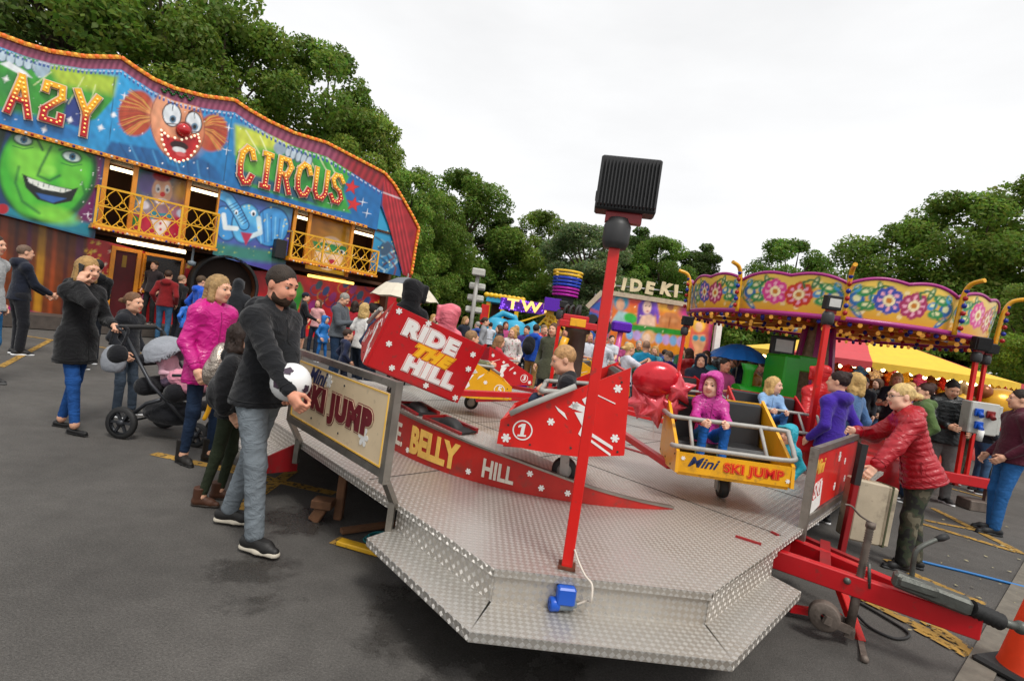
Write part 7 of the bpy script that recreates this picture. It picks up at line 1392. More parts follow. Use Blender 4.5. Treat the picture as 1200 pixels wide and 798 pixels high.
for k in range(60): t = 2 * math.pi * k / 60; mb.ball((TC.x + TR_ * .8 * math.cos(t), TC.y + TR_ * .8 * math.sin(t), 1.82 + .04 * (k % 2)), .05, 6)
o = mb.build('lamp_string', mat('warm_lamp', (1, .8, .5), emit=(1, .68, .3), estr=9), te); o.matrix_parent_inverse = local(te)
pts_cols = ['d8701c', 'c02a20', 'e0b030', '3a6cb0', 'd0508c', 'e8dcc8', '6a3c1c']; toys = []
for k in range(7):
    mb = MB(); mb.ball((0, 0, .13), .12, 10, (1, .8, 1.1)); mb.ball((0, -.02, .32), .1, 10); mb.ball((-.08, -.02, .4), .04, 6); mb.ball((.08, -.02, .4), .04, 6); mb.ball((-.12, -.05, .17), .045, 6); mb.ball((.12, -.05, .17), .045, 6); mb.ball((-.07, -.12, .05), .05, 6); mb.ball((.07, -.12, .05), .05, 6); mb.ball((0, -.11, .3), .04, 6); toys.append(mb.mesh('plush_toy', mat('plush_' + pts_cols[k], H(pts_cols[k]), .9, var=.2, bump=.4)))
for k in range(66):
    t = -math.pi * (.06 + .88 * (k % 22) / 21) + .02; row = k // 22; o = link('plush_toy', toys[(k * 5 + row) % 7]); o.location = (TC.x + TR_ * .68 * math.cos(t), TC.y + TR_ * .68 * math.sin(t), .85 + row * .36); o.rotation_euler = (0, 0, t + math.pi / 2); tag(o, 'small plush prize toy hanging in rows inside the striped tent', 'toy', 'prizes in the striped tent')
# white trailer behind
wt0 = empty('box_trailer', D(1130, 470, 19), 0, 'plain white box trailer parked behind the striped tent', 'trailer'); wt0.location.z = 0; mb = MB(); a = D(1100, 450, 19); b = D(1169, 460, 19); zt = D(1150, 434, 19).z; mb.box((a.x, 19, .45), (b.x, 21.2, zt), bev=.05); o = mb.build('body', mat('trailer_white', H('c8c8c4'), .45, var=.08, dirt=.2), wt0); o.matrix_parent_inverse = local(wt0)
mb = MB(); mb.box((a.x + .02, 18.99, zt - .2), (b.x - .02, 18.998, zt - .12)); o = mb.build('stripe', mat('trim_grey', H('6c6c6c'), .5), wt0); o.matrix_parent_inverse = local(wt0)
for x in (.8, 1.6): mb = MB(); mb.tube([(a.x + x, 18.95, .35), (a.x + x, 19.15, .35)], .33, 16); o = mb.build('wheel', BLACK, wt0); o.matrix_parent_inverse = local(wt0)
# ------------------------------------------------------------------ red lamp posts of the small ride, right hand posts
def lamp_at(bx, by, z, tx, ty, label, box=.2, front=True, w=.05, d=None):
    b = G(bx, by, z) if d is None else D(bx, by, d)
    if d is not None: b.z = z
    t = D(tx, ty, b.y); flood_post(b, t.z - b.z, label, w=w, box=box, front=front, tilt=4)
lamp_at(945, 530, ZD, 974, 378, 'red post with square lamp in front of the roundabout boards', .17, True, .055, 5.6)
lamp_at(1118, 575, .3, 1145, 422, 'right hand red post with black lamp beside the socket box', .2, False, .05, 7.0)
lamp_at(1130, 570, .3, 1149, 424, 'second red post with lamp close behind the socket box', .16, False, .045, 7.4)
lamp_at(788, 480, ZD, 798, 390, 'far red post with black lamp left of the blue umbrella', .17, False, .05, 8.6)
lamp_at(642, 470, ZD, 655, 372, 'thin red post beside the central ride column', .1, False, .045, 6.9)
lm = empty('stage_lamp', D(913, 430, 8.9), 0, 'small black square lamp on a thin stem in front of the striped tent', 'lamp'); lm.location.z = .5; t = D(914, 410, 8.9).z - .5; mb = MB(); mb.tube([(0, 0, 0), (0, 0, t - .1)], .02, 8); mb.build('stem', DRED, lm); mb = MB(); mb.box((-.2, -.06, t - .1), (.2, .06, t + .24), bev=.02); mb.build('housing', mat('black_housing'), lm); mb = MB(); mb.box((-.15, -.066, t - .03), (.15, -.0605, t + .18)); mb.build('lamp_glass', mat('lamp_glass'), lm)
# trailer frame and socket box at the right
fr2 = empty('equipment_trailer', D(1135, 565, 7.1), 0, 'red steel trailer frame with electrical sockets at the right', 'trailer'); fr2.location.z = 0; mb = MB(); mb.bar(D(1098, 556, 7.0), D(1180, 571, 7.0), .1, .14, bev=.01); mb.bar(D(1100, 556, 7.0), D(1100, 556, 7.0) + Vector((.1, 2, 0)), .1, .12); o = mb.build('beam', RED, fr2); o.matrix_parent_inverse = local(fr2); mb = MB(); p = D(1157, 572, 7.05); mb.bar(p, Vector((p.x, p.y, .12)), .05, .05); mb.box((p.x - .3, p.y - .12, .0), (p.x + .12, p.y + .12, .14), bev=.01); o = mb.build('leg', RUST, fr2); o.matrix_parent_inverse = local(fr2)
sb = empty('socket_box', D(1152, 490, 6.85), R(-10), 'light grey electrical socket box with blue and red outlets', 'socket box'); mb = MB(); mb.box((-.17, -.02, -.22), (.17, .18, .21), bev=.012); mb.build('box', mat('box_grey', H('b8b8b2'), .5, var=.1, dirt=.4), sb); mb = MB(); mb.box((.171, .0, -.2), (.22, .16, .19), bev=.01); mb.build('door', mat('box_grey'), sb)
for x, z, m_ in ((-.08, .07, 'blue_plastic'), (.06, .06, 'bulb_red'), (-.06, -.1, 'blue_plastic')): mb = MB(); mb.box((x - .05, -.05, z - .05), (x + .05, -.0205, z + .05), bev=.008); mb.tube([(x, -.1, z - .05), (x, -.04, z)], .03, 10); mb.build('outlet', (mat('outlet_red', H('7a1c1c'), .4) if m_ == 'bulb_red' else MATS[m_]), sb)
mb = MB(); mb.tube([(-.06, -.1, -.16), (-.06, -.08, -.3)], .035, 10); mb.build('plug', WHITE, sb)
# ------------------------------------------------------------------ people
def spot(px, d, z=0.0): p = D(px, hz(px), d); return Vector((p.x, d, z))
def tolocal(loc, yaw, w): q = Matrix.Rotation(-R(yaw), 3, 'Z') @ (Vector(w) - Vector(loc)); return (q.x, q.y, q.z)
def hl(loc, yaw, w): q = tolocal(loc, yaw, w); return (*q, 1)
FIT = 'fair visitors in the crowd'
# the bearded man with the ball
loc = (G(268, 611) + G(300, 650)) / 2; loc.z = 0; yw = -100
lf_, rf_ = tolocal(loc, yw, G(266, 614)), tolocal(loc, yw, G(296, 648)); hr_w, hl_w = D(341, 461, 2.83), D(340, 455, 3.02)
man, J = person(loc, yw, 1.75, 'bearded man in black hooded jacket and grey jeans holding a white ball', top=('jacket', '17181b'), legc='71797f', shoes=('trainer', '1c1b1a', 'b8b0a0'), hair=('short', '30261e'), beard='3a2c22', skin='red', res=.0105, feet=[(lf_[0], lf_[1], 12), (rf_[0], rf_[1], -6)], hands=[hl(loc, yw, hl_w), hl(loc, yw, hr_w)], elbow=[(-.8, -.6, -.6), (.9, -.5, -.7)], hk=('ball', 'grip'), palm=[(.5, 0, .8), (-1, .2, .1)], look=-10, nod=-9, lean=2, bulk=1.08)
bl = empty('ball', D(341, 448, 2.93), 0, 'white football with dark patches under the bearded man arm', 'ball'); mb = MB(); mb.ball((0, 0, 0), .112, 24); mb.build('cover', mat('ball_white', (.74, .74, .73), .4, var=.05, bump=.05), bl); mb = MB()
for k in range(7):
    n = Vector((random.gauss(0, 1), random.gauss(0, 1), random.gauss(0, 1) - .4)).normalized(); x = n.orthogonal().normalized(); y = n.cross(x); M = frame(n * .1115, x, y, n); mb.add([M @ Vector((.03 * math.cos(t), .03 * math.sin(t), .0012 - .004)) for t in np.linspace(0, 6.283, 6)[:-1]], [(0, 1, 2, 3, 4)]); mb.add([M @ Vector((.026 * math.cos(t), .026 * math.sin(t), .0008)) for t in np.linspace(0, 6.283, 6)[:-1]], [(0, 1, 2, 3, 4)])
mb.build('patches', mat('ball_dark', (.05, .03, .05), .4), bl)
def detail_tube(root, name, pts, r, m): mb = MB(); mb.tube(spline(pts, 5), r, 6); return mb.build(name, m, root)
T = J['T']
# companion with the black backpack
loc = spot(291, 3.66); yw = -80
c2, J2 = person(loc, yw, 1.33, 'child in black jacket and olive trousers half hidden behind the bearded man', top=('jacket', '141416'), legs='skinny', legc='2c3324', shoes=('boot', '4a2c1c', '2a2018'), hair=('long', '2a1d16'), female=True, res=.016, feet=[(-.08, -.04, 6), (.08, -.1, -4)])
def backpack(loc, yaw, sc, m, label):
    o = empty('backpack', loc, R(yaw), label, 'backpack'); S = SDF(); S.ell((0, 0, 0), V3(.15, .085, .21), 0, .03); S.ell((0, -.07, -.05), V3(.11, .05, .11), 0, .03); S.cut((0, .07, 0), (0, 1, 0), .02); v, f, _ = S.mesh(.014, .004, 3); link('bag', np_mesh('bag', v * sc, f, [m]), o); mb = MB()
    for x in (-.07, .07): mb.tube(spline([Vector((x, .06, .15)) * sc, Vector((x, .14, .12)) * sc, Vector((x, .16, -.02)) * sc, Vector((x, .06, -.15)) * sc], 5), .014 * sc, 6)
    mb.build('strap', cloth('141414'), o); return o
backpack(D(268, 452, 3.42), -80, 1.0, cloth('17171a'), 'black backpack hanging behind the bearded man')
# woman in pink
loc = (G(217, 543) + G(238, 540)) / 2; loc.z = 0; yw = -112
pw, J = person(loc, yw, 1.66, 'blonde woman in bright pink waterproof jacket and black boots', top=('rain', 'c00f7c'), legs='skinny', legc='1d2c42', shoes=('tall', '17130f', '0f0d0c'), hair=('bob', '9c7d52'), skin='fair', female=True, res=.0125, feet=[(-.1, .05, 10), (.09, -.03, -8)], hands=[(-.19, .1, -.02), (.2, .12, -.04)], look=14, nod=-4)
mb = MB(); p = D(243, 470, 4.2); mb.tube(spline([p + Vector((0, 0, .13)), p + Vector((.02, 0, .05)), p + Vector((.02, 0, -.06)), p + Vector((-.01, 0, -.16))], 5), [.018] * 15 + [.01], 10); tag(mb.build('balloon_stick', YEL), 'curved yellow balloon held by the woman in pink', 'balloon')
backpack(D(257, 430, 4.12), -70, .95, mat('silver_sequin', H('b0a498'), .28, .75, var=.45, scale=70, bump=.8, bscale=60), 'small silver sequin backpack beside the woman in pink')
# woman on the phone
loc = (G(62, 500) + G(92, 508)) / 2; loc.z = 0; yw = -96; hd = D(88, 332, loc.y - .12)
hw = D(133, 381, loc.y + .08)
ph, J = person(loc, yw, 1.66, 'woman in black belted coat and blue jeans talking on a phone', top=('coat', '131315'), legs='skinny', legc='1f4a86', shoes=('flat', '131212', '131212'), hair=('bob', 'a5814e'), skin='fair', female=True, res=.0125, feet=[(-.07, -.13, 8), (.07, .16, -6)], hands=[hl(loc, yw, hw), (.135, .085, .52)], elbow=[(-.6, -.4, -.7), (.3, .7, -1.2)], hk=('grip', 'grip'), handdir=[None, (-.3, .05, 1)], palm=[(0, 0, -1), (-1, -.2, .1)], nod=-8, look=-4)
q = J['Hd'](.088, .012, -.02); mb = MB(); mb.bar(Vector(q) - Vector((0, .02, .065)), Vector(q) + Vector((0, .02, .065)), .012, .066, bev=.005); o = mb.build('mobile_phone', mat('black_plastic', (.02, .02, .02), .3)); o.location = loc; o.rotation_euler = (0, 0, R(yw)); tag(o, 'black mobile phone at the ear of the woman in black coat', 'phone')
# pushchair
bg = empty('pushchair', G(135, 513) + Vector((.06, .27, 0)), R(-4), 'black and grey pushchair with carry bag pushed by the woman on the phone', 'pushchair'); ALU = mat('dark_alu', H('3a3c40'), .4, .5, var=.1); GF = cloth('8d9198'); BF = cloth('15161a')
for y in (-.27, .27):
    for x, r in ((0, .15), (.66, .115)):
        mb = MB(); Mx = Matrix.Rotation(R(90), 3, 'X'); mb.lathe([(r * .72, -.022), (r * .95, -.024), (r, -.01), (r, .01), (r * .95, .024), (r * .72, .022)], (x, y if x == 0 else y * .55, r), 28, Mx); w_ = mb.build('wheel', BLACK, bg); mb = MB(); yy = y if x == 0 else y * .55
        for k in range(6): a = k * 1.047; mb.bar((x, yy, r), (x + r * .75 * math.cos(a), yy, r + r * .75 * math.sin(a)), .02, .022)
        mb.lathe([(0, -.03), (.03, -.03), (.03, .03), (0, .03)], (x, yy, r), 12, Mx); mb.lathe([(r * .66, -.015), (r * .74, -.015), (r * .74, .015), (r * .66, .015)], (x, yy, r), 24, Mx); mb.build('rim', ALU, w_)
mb = MB()
for y in (-.25, .25):
    mb.tube([(-.12, y, 1.0), (.22, y, .55), (.62, y * .6, .16)], .016, 8); mb.tube([(0, y, .16), (.2, y, .36), (.34, y, .42)], .018, 8); mb.tube([(-.12, y, 1.0), (-.2, y, 1.03)], .016, 8)
mb.tube([(-.2, -.25, 1.03), (-.2, .25, 1.03)], .018, 8); mb.tube([(0, -.27, .15), (0, .27, .15)], .012, 8); mb.tube([(.42, -.25, .66), (.6, -.2, .68), (.6, .2, .68), (.42, .25, .66)], .014, 8); mb.build('frame', ALU, bg); mb = MB(); mb.tube([(-.2, -.22, 1.03), (-.2, .22, 1.03)], .024, 10); mb.build('handle', BLACK, bg)
S = SDF(); S.cap((.1, -.17, .5), (.1, .17, .5), .09); S.cap((.4, -.17, .48), (.4, .17, .48), .09, k=.1); S.cap((.05, -.17, .75), (.05, .17, .75), .06, k=.1); S.cap((.58, -.14, .36), (.58, .14, .36), .05, k=.08); v, f, _ = S.mesh(.02, .004); link('seat', np_mesh('seat', v, f, [BF]), bg)
S = SDF(); S.ell((.15, 0, .78), V3(.2, .22, .21)); S.sub((.18, 0, .74), V3(.185, .195, .19), .005); S.cut((.1, 0, .72), (.25, 0, -1)); S.cut((.3, 0, .8), (.8, 0, -.3)); v, f, _ = S.mesh(.014, .004); link('hood', np_mesh('hood', v, f, [GF]), bg)
S = SDF(); S.ell((.28, 0, .25), V3(.27, .2, .12)); v, f, _ = S.mesh(.02, .008); link('basket', np_mesh('basket', v, f, [BF]), bg)
o = empty('changing_bag', bg.matrix_basis @ Vector((-.13, -.3, .72)), R(-4), 'grey and black changing bag hanging from the pushchair handle', 'bag'); S = SDF(); S.ell((0, 0, 0), V3(.115, .075, .15)); S.cut((0, 0, -.11), (0, 0, -1), .03); v, f, _ = S.mesh(.015, .003); link('bag', np_mesh('bag', v, f, [GF]), o); S = SDF(); S.ell((.04, -.01, .06), V3(.085, .078, .1)); v, f, _ = S.mesh(.015); link('flap', np_mesh('flap', v, f, [BF]), o); mb = MB(); mb.tube(spline([(-.06, 0, .14), (-.06, .05, .3), (.06, .05, .3), (.06, 0, .14)], 5), .012, 6); mb.build('strap', BF, o)
# little one in the pushchair
loc = bg.matrix_basis @ Vector((.2, 0, .3)); yw = -94
person(loc, yw, .86, 'fair haired toddler under pink blanket in the pushchair', top=('jumper', 'c9a0ac'), legs='jeans', legc='7c6a80', shoes=None, hair=('short', 'c8a470'), skin='pale', sit=.26, feet=[(-.06, .3, 0, .12), (.06, .3, 0, .12)], lean=-12, res=.016, hands=[(-.2, .3, .15), (.2, .3, .15)])
S = SDF(); S.cap((.36, -.1, .62), (.36, .1, .62), .08); S.cap((.5, -.1, .54), (.5, .1, .54), .07, k=.08); v, f, _ = S.mesh(.016, .01, 2); o = link('blanket', np_mesh('blanket', v, f, [cloth('d08a9c')])); o.location = bg.location; o.rotation_euler = bg.rotation_euler; tag(o, 'pink blanket over the toddler in the pushchair', 'blanket')
def P(px, d, h, yaw, label, res=None, z=0.0, **k):
    loc = spot(px, d, z); r_ = res or (.015 if d < 6 else .02 if d < 9.5 else .026); k.setdefault('group', FIT); s0 = 6 * math.sin(px * 1.7 + d)
    k.setdefault('feet', [(-.1, .05 + .05 * math.sin(px), 10), (.1, -.05 * math.cos(px), -10)]); k.setdefault('hands', [(-.22, .06 + .05 * math.sin(px * 3), .0), (.22, .08 + .05 * math.cos(px * 2), .0)]); return person(loc, yaw, h, label, res=r_, **k)
W = lambda y: dict(hands=[(-.12, .34, y), (.12, .34, y + .02)], hk=('grip', 'grip'))
# left group
P(160, 5.55, 1.36, -92, 'girl in dark jacket with ponytail standing behind the pushchair', top=('jacket', '1a1c22'), legc='3a4450', hair=('pony', '6b4c34'), female=True, res=.0135)
P(-9, 5.95, 1.78, -75, 'man in pale grey sweater cut by the left photo edge', top=('jumper', 'a8aaaa'), legc='2f6c9c', hair=('short', '3a2c22'), bulk=1.12, shoes=('trainer', '2a2a2a', '555555'))
P(28, 8.1, 1.76, -30, 'shaven man in navy body warmer near the left edge', top=('jacket', '171c2a'), legs='baggy', legc='191a20', hair=('buzz', '6b5546'), **W(.05))
P(114, 8.2, 1.7, 60, 'person in black jacket partly behind the woman on the phone', top=('jacket', '111214'), legc='20242c', hair=('short', '211913'), **W(.2))
P(106, 7.6, 1.17, -60, 'small child in beige pink coat with furry hood near the fun house door', top=('puffer', 'a88a80'), legc='4a7aa4', hair=('long', '8a6644'), female=True)
P(197, 12.4, 1.76, 15, 'man in dark red jacket queueing at the pay box', top=('jacket', '7a161a'), legc='3a6080', hair=('short', '3a281c'))
P(213, 12.9, 1.7, -20, 'person in black top beside the man in dark red', top=('jumper', '1a1a1c'), legc='2a2c34', hair=('buzz', '8a7058'))
P(236, 10.6, 1.72, -40, 'person in royal blue coat between the red jacket and the pink jacket', top=('coat', '1a50b8'), legs='jeans', legc='1d4a9c', hair=('short', '4a3826'))
P(226, 11.5, 1.2, 30, 'boy in blue raincoat in front of the pay box', top=('rain', '2a6cc8'), legc='2a3448', hair=('short', '5a4430'))
P(262, 8.8, 1.66, -70, 'woman with sandy hair in dark coat behind the woman in pink', top=('coat', '22242c'), legc='20242e', hair=('long', '9c7a4e'), female=True)
P(279, 9.6, 1.74, 20, 'person in charcoal hooded top near the round barrel entrance', top=('jacket', '26282c'), legc='1c2026', hair=('short', '4c3c2c'), hood='up')
P(252, 12.4, 1.75, -10, 'man with brown hair in grey top waiting at the barrel', top=('jumper', '5a6068'), legc='2c3848', hair=('short', '5c4632'))
P(180, 13.3, 1.66, 180, 'fair attendant inside the dark pay box window', top=('jumper', '2a2224'), legc='222222', hair=('short', '2e2219'), z=.3)
P(400, 10.1, 1.8, -100, 'grey haired man in grey zip jumper looking at his phone', top=('jumper', '51565c'), legc='22344c', hair=('short', '8c8880'), nod=-28, res=.018, bulk=1.1, hands=[(-.08, .33, .22), (.1, .34, .24)], hk=('grip', 'grip'))
mb = MB(); p = spot(400, 10.1) + Vector((.38, -.02, 1.24)); mb.bar(p - Vector((.05, 0, .03)), p + Vector((.06, 0, .05)), .07, .012, bev=.004); tag(mb.build('mobile_phone', mat('black_plastic')), 'black mobile phone held by the man in grey jumper', 'phone')
P(358, 13.6, 1.72, -70, 'man in black top dark shorts and cap by the green slide', top=('jumper', '15161a'), legs='shorts', legc='1a2034', hair=('short', '2a2018'), cap='1c2030', **W(.08))
P(384, 13.0, 1.2, -110, 'child in blue hooded coat beside the man in shorts', top=('rain', '2070b8'), legc='1f5c9c', hair=('short', '4a3a2a'), hood='up')
P(374, 14.2, 1.6, 170, 'person in pale pink top near the green slide', top=('tee', 'd8a0a0'), legc='2a3444', hair=('long', '5a3a24'), female=True)
P(428, 9.0, 1.64, -30, 'blonde woman in white top with back to camera', top=('tee', 'd8d6d2'), legc='26303e', hair=('long', 'b99a62'), female=True)
P(441, 7.6, 1.64, -80, 'woman with dark bun in navy top left of the tilted red car', top=('jumper', '1c2540'), legc='1b2230', hair=('bun', '1d1512'), female=True, res=.016)
P(412, 8.8, 1.15, -60, 'child in navy coat below the tilted red car', top=('coat', '232a44'), legc='1c2230', hair=('short', '3a2a20'))
P(320, 12.5, 1.7, 150, 'person in pale shirt seen past the bearded man face', top=('tee', 'c8d0dc'), legc='2c3848', hair=('short', '3a2a20'))
P(416, 12.2, 1.68, 10, 'woman in red top behind the grey jumper man', top=('jumper', 'a82430'), legc='20242c', hair=('long', '2a1c14'), female=True)
P(340, 14.6, 1.68, 160, 'person in dark green jacket against the red fun house wall', top=('jacket', '25382a'), legc='2a2c30', hair=('short', '2c2018'))
# umbrellas
def umbrella(c, R_, cols, label, drop=.45, band=.62):
    o = empty('umbrella', c, .2, label, 'umbrella'); mb = MB(); n = 16; ring = lambda r_, k: (R_ * r_ * math.cos(2 * math.pi * k / n) * (1 - .02 * (k % 2)), R_ * r_ * math.sin(2 * math.pi * k / n) * (1 - .02 * (k % 2)), -drop * r_ ** 2.0 * (1 - .06 * (k % 2))); rr = [0, .3, band, band + .001, 1]
    for (r0, r1) in ((.0, .3), (.3, band), (band, .85), (.85, 1)):
        mb.mi = 0 if r1 <= band else 1
        for k in range(n): mb.add([ring(r0, k), ring(r1, k), ring(r1, k + 1), ring(r0, k + 1)] if r0 else [ring(0, 0), ring(r1, k), ring(r1, k + 1)], [(0, 1, 2, 3)] if r0 else [(0, 1, 2)])
    mb.build('canopy', cols, o); mb = MB(); mb.tube([(0, 0, .06), (0, 0, -1.0)], .011, 7); mb.build('shaft', STEEL, o); mb = MB(); mb.tube([(0, 0, -.9), (0, 0, -1.04)], .02, 8); mb.build('handle', BLACK, o); mb = MB()
    for k in range(0, 16, 2): mb.tube([(0, 0, -.42)] + [ring(.55, k)], .005, 4)
    mb.build('ribs', STEEL, o); return o
umbrella(D(478, 325, 7.9), .53, [mat('umb_grey', H('6a6d72'), .6), mat('umb_cream', H('cfc5b2'), .6)], 'grey umbrella with cream border above the tilted red car', .34)
P(476, 8.1, 1.66, 170, 'person in black coat under the grey umbrella', top=('coat', '17181c'), legc='1c1c20', hair=('bob', '2a1e18'), female=True, hands=[(-.2, .06, 0), (.05, .2, .3)], hk=('relax', 'grip'))
umbrella(D(868, 403, 9.2), .56, [mat('umb_blue', H('1f6fc4'), .5), mat('umb_blue', H('1f6fc4'), .5)], 'bright blue umbrella left of the roundabout column', .3)
P(870, 9.4, 1.72, 40, 'man in navy jacket under the bright blue umbrella', top=('jacket', '1b2436'), legc='20242c', hair=('short', '3c2b1f'), hands=[(-.2, .06, 0), (.06, .2, .34)], hk=('relax', 'grip'))
# riders
def rider(car, x, h, label, look=0, nod=0, tilt=0, y0=-.13, z0=.245, **k):
    c = CARS[car]; M = Matrix.LocRotScale(c.location, c.rotation_euler, (1, 1, 1)); p = M @ Vector((x, y0, z0)); yaw = math.degrees(c.rotation_euler.z); k.setdefault('feet', [(-.08, .24, 3), (.08, .24, -3)]); k.setdefault('hands', [hl(p, yaw, M @ Vector((x - .09, .13, .585))), hl(p, yaw, M @ Vector((x + .09, .13, .585)))]); k.setdefault('hk', ('grip', 'grip')); k.setdefault('res', .013)
    e = c.rotation_euler; return person(p, yaw, h, label, 'children riding in the small cars', sit=.2, look=look, nod=nod, tilt=tilt, **k)
rider('yellow', .1, 1.08, 'girl in pink hooded raincoat sitting in the yellow car', look=-32, nod=-4, top=('rain', 'b52a86'), hood='up', legc='1b5aa8', shoes=('boot', '6aa8a8', '4a8888'), skin='pale', hair=('short', '9c7a50'), female=True, res=.0105)
rider('one', .06, 1.12, 'fair haired boy in the red car number 1', look=8, nod=-10, y0=.0, z0=.2, lean=8, top=('jumper', '1c1c20'), legc='2a3448', hair=('short', 'b0875a'), skin='fair', res=.0105)
rider('hill', -.1, 1.12, 'child with black hood up in the tilted red car', top=('jacket', '121215'), hood='up', legc='222222', hair=('short', '222222'), tilt=4, look=-60)
rider('hill', .24, 1.0, 'child with salmon pink hood up in the tilted red car', top=('rain', 'd86a78'), hood='up', legc='443344', hair=('short', '6a4a30'), tilt=4, look=40)
rider('six', -.02, 1.08, 'blonde girl in light blue denim jacket behind the red balloon', look=50, top=('jacket', '8fb4dc'), legc='3a6ea8', hair=('long', 'c8a468'), female=True, skin='pale')
rider('farr', .05, 1.02, 'small child with brown hair in the far red car', nod=-14, top=('jumper', 'b8303c'), legc='222c3c', hair=('bob', '8a6644'))
rider('left', .0, 1.08, 'child in camouflage top in the yellow car behind', look=20, top=('jumper', '6a6a4c'), legc='3a3c30', hair=('short', '8a6a48'))
# middle crowd
P(602, 11.2, 1.6, 175, 'blonde woman in white floral jacket standing behind the ride', top=('jacket', 'cfc6c2'), legs='skinny', legc='17181c', hair=('long', 'b48a50'), female=True, res=.018, look=-25)
P(579, 10.6, 1.12, -60, 'girl in pink patterned coat beside the floral jacket woman', top=('coat', 'c8b0bc'), legs='skinny', legc='a88aa0', hair=('bun', '2c211b'), female=True)
P(628, 12.0, 1.75, -25, 'man in royal blue jacket and tan trousers with black rucksack', top=('jacket', '1c49a8'), legc='9a7646', hair=('short', '2e2219'), res=.02)
backpack(spot(622, 11.75) + Vector((0, 0, 1.22)), -25, 1.05, cloth('1a1a1e'), 'black rucksack on the man in royal blue jacket')
P(648, 9.6, 1.78, 150, 'woman in olive parka left of the central column', top=('coat', '4a4c3a'), legc='2a2c34', hair=('long', '5a4028'), female=True, res=.018)
P(738, 9.4, 1.62, -70, 'fair ponytailed woman in white t shirt photographing the ride', top=('tee', 'd0d0da'), legc='2c3a54', hair=('pony', 'c8a468'), female=True, hands=[(-.06, .42, .46), (.1, .42, .46)], hk=('grip', 'grip'))
P(757, 10.4, 1.72, -20, 'bald man in turquoise t shirt behind the red balloon', top=('tee', '1f8cb4'), legc='2a3444', hair=('buzz', '9c7a64'), bulk=1.1)
bal = []
for k, (x, y) in enumerate(((596, 456), (611, 449))): o = empty('balloon', D(x, y, 9.6), 0, ('purple balloon lower of the pair by the floral jacket woman', 'purple balloon upper of the pair by the floral jacket woman')[k], 'balloon'); mb = MB(); mb.ball((0, 0, 0), .125, 16, (1, 1, 1.12)); mb.build('skin', mat('balloon_purple', H('4a1ca0'), .15, var=.05, spec=.6), o); mb = MB(); mb.tube([(0, 0, -.14), (.02, 0, -.3), (-.05, .02, -.5)], .003, 4); mb.build('string', WHITE, o)
TOPS = [('jacket', '23262e', 'charcoal jacket'), ('tee', 'c8ccd4', 'white t shirt'), ('jumper', '7a2030', 'burgundy jumper'), ('rain', '2a7a8c', 'teal raincoat'), ('puffer', '1a1a1d', 'black puffer jacket'), ('jumper', '8a8c90', 'grey jumper'), ('jacket', '2c4a8c', 'blue jacket'), ('coat', '5c4a38', 'brown coat'), ('tee', 'b04a7a', 'pink t shirt'), ('jumper', '2f5a3c', 'green jumper'), ('rain', 'b82828', 'red raincoat'), ('jacket', 'a89a80', 'beige jacket'), ('jumper', '46327c', 'purple jumper'), ('tee', '1f2430', 'black t shirt'), ('rain', 'c89a28', 'mustard raincoat')]
HRS = [('short', '2a1e17', 'short dark hair'), ('long', '4a3020', 'long brown hair'), ('short', '6a503a', 'short brown hair'), ('long', 'b08a54', 'long fair hair'), ('buzz', '7a6450', 'shaved head'), ('pony', '3a261a', 'dark ponytail'), ('bob', '9c7a4c', 'fair bob'), ('short', '9c9890', 'short grey hair')]
LGC = ['2a3c5c', '1c1d22', '3c5878', '4a4438', '222a38', '6a6258', '16181c']
seen = set()
def filler(px, d, where, h=None, yaw=None, k=[0]):
    i = k[0]; k[0] += 1
    while True:
        t = TOPS[random.randrange(len(TOPS))]; hh = HRS[random.randrange(len(HRS))]
        if (t[2], hh[2], where) not in seen: break
    seen.add((t[2], hh[2], where)); fem = hh[0] in ('long', 'pony', 'bob'); who = 'person'
    h = h or random.uniform(1.58, 1.8); yaw = random.choice((-90, 90, 150, 200, 20, -40, 180, 0)) + random.uniform(-25, 25) if yaw is None else yaw
    if h < 1.3: who = 'child'
    kw = {} if random.random() < .5 else W(random.uniform(0, .25)); P(px, d, h, yaw, '%s in %s with %s %s' % (who, t[2], hh[2], where), top=t[:2], legc=random.choice(LGC), hair=hh[:2], female=fem, skin=random.choice(('fair', 'pale', 'red')), nod=random.uniform(-15, 4), look=random.uniform(-25, 25), **kw)
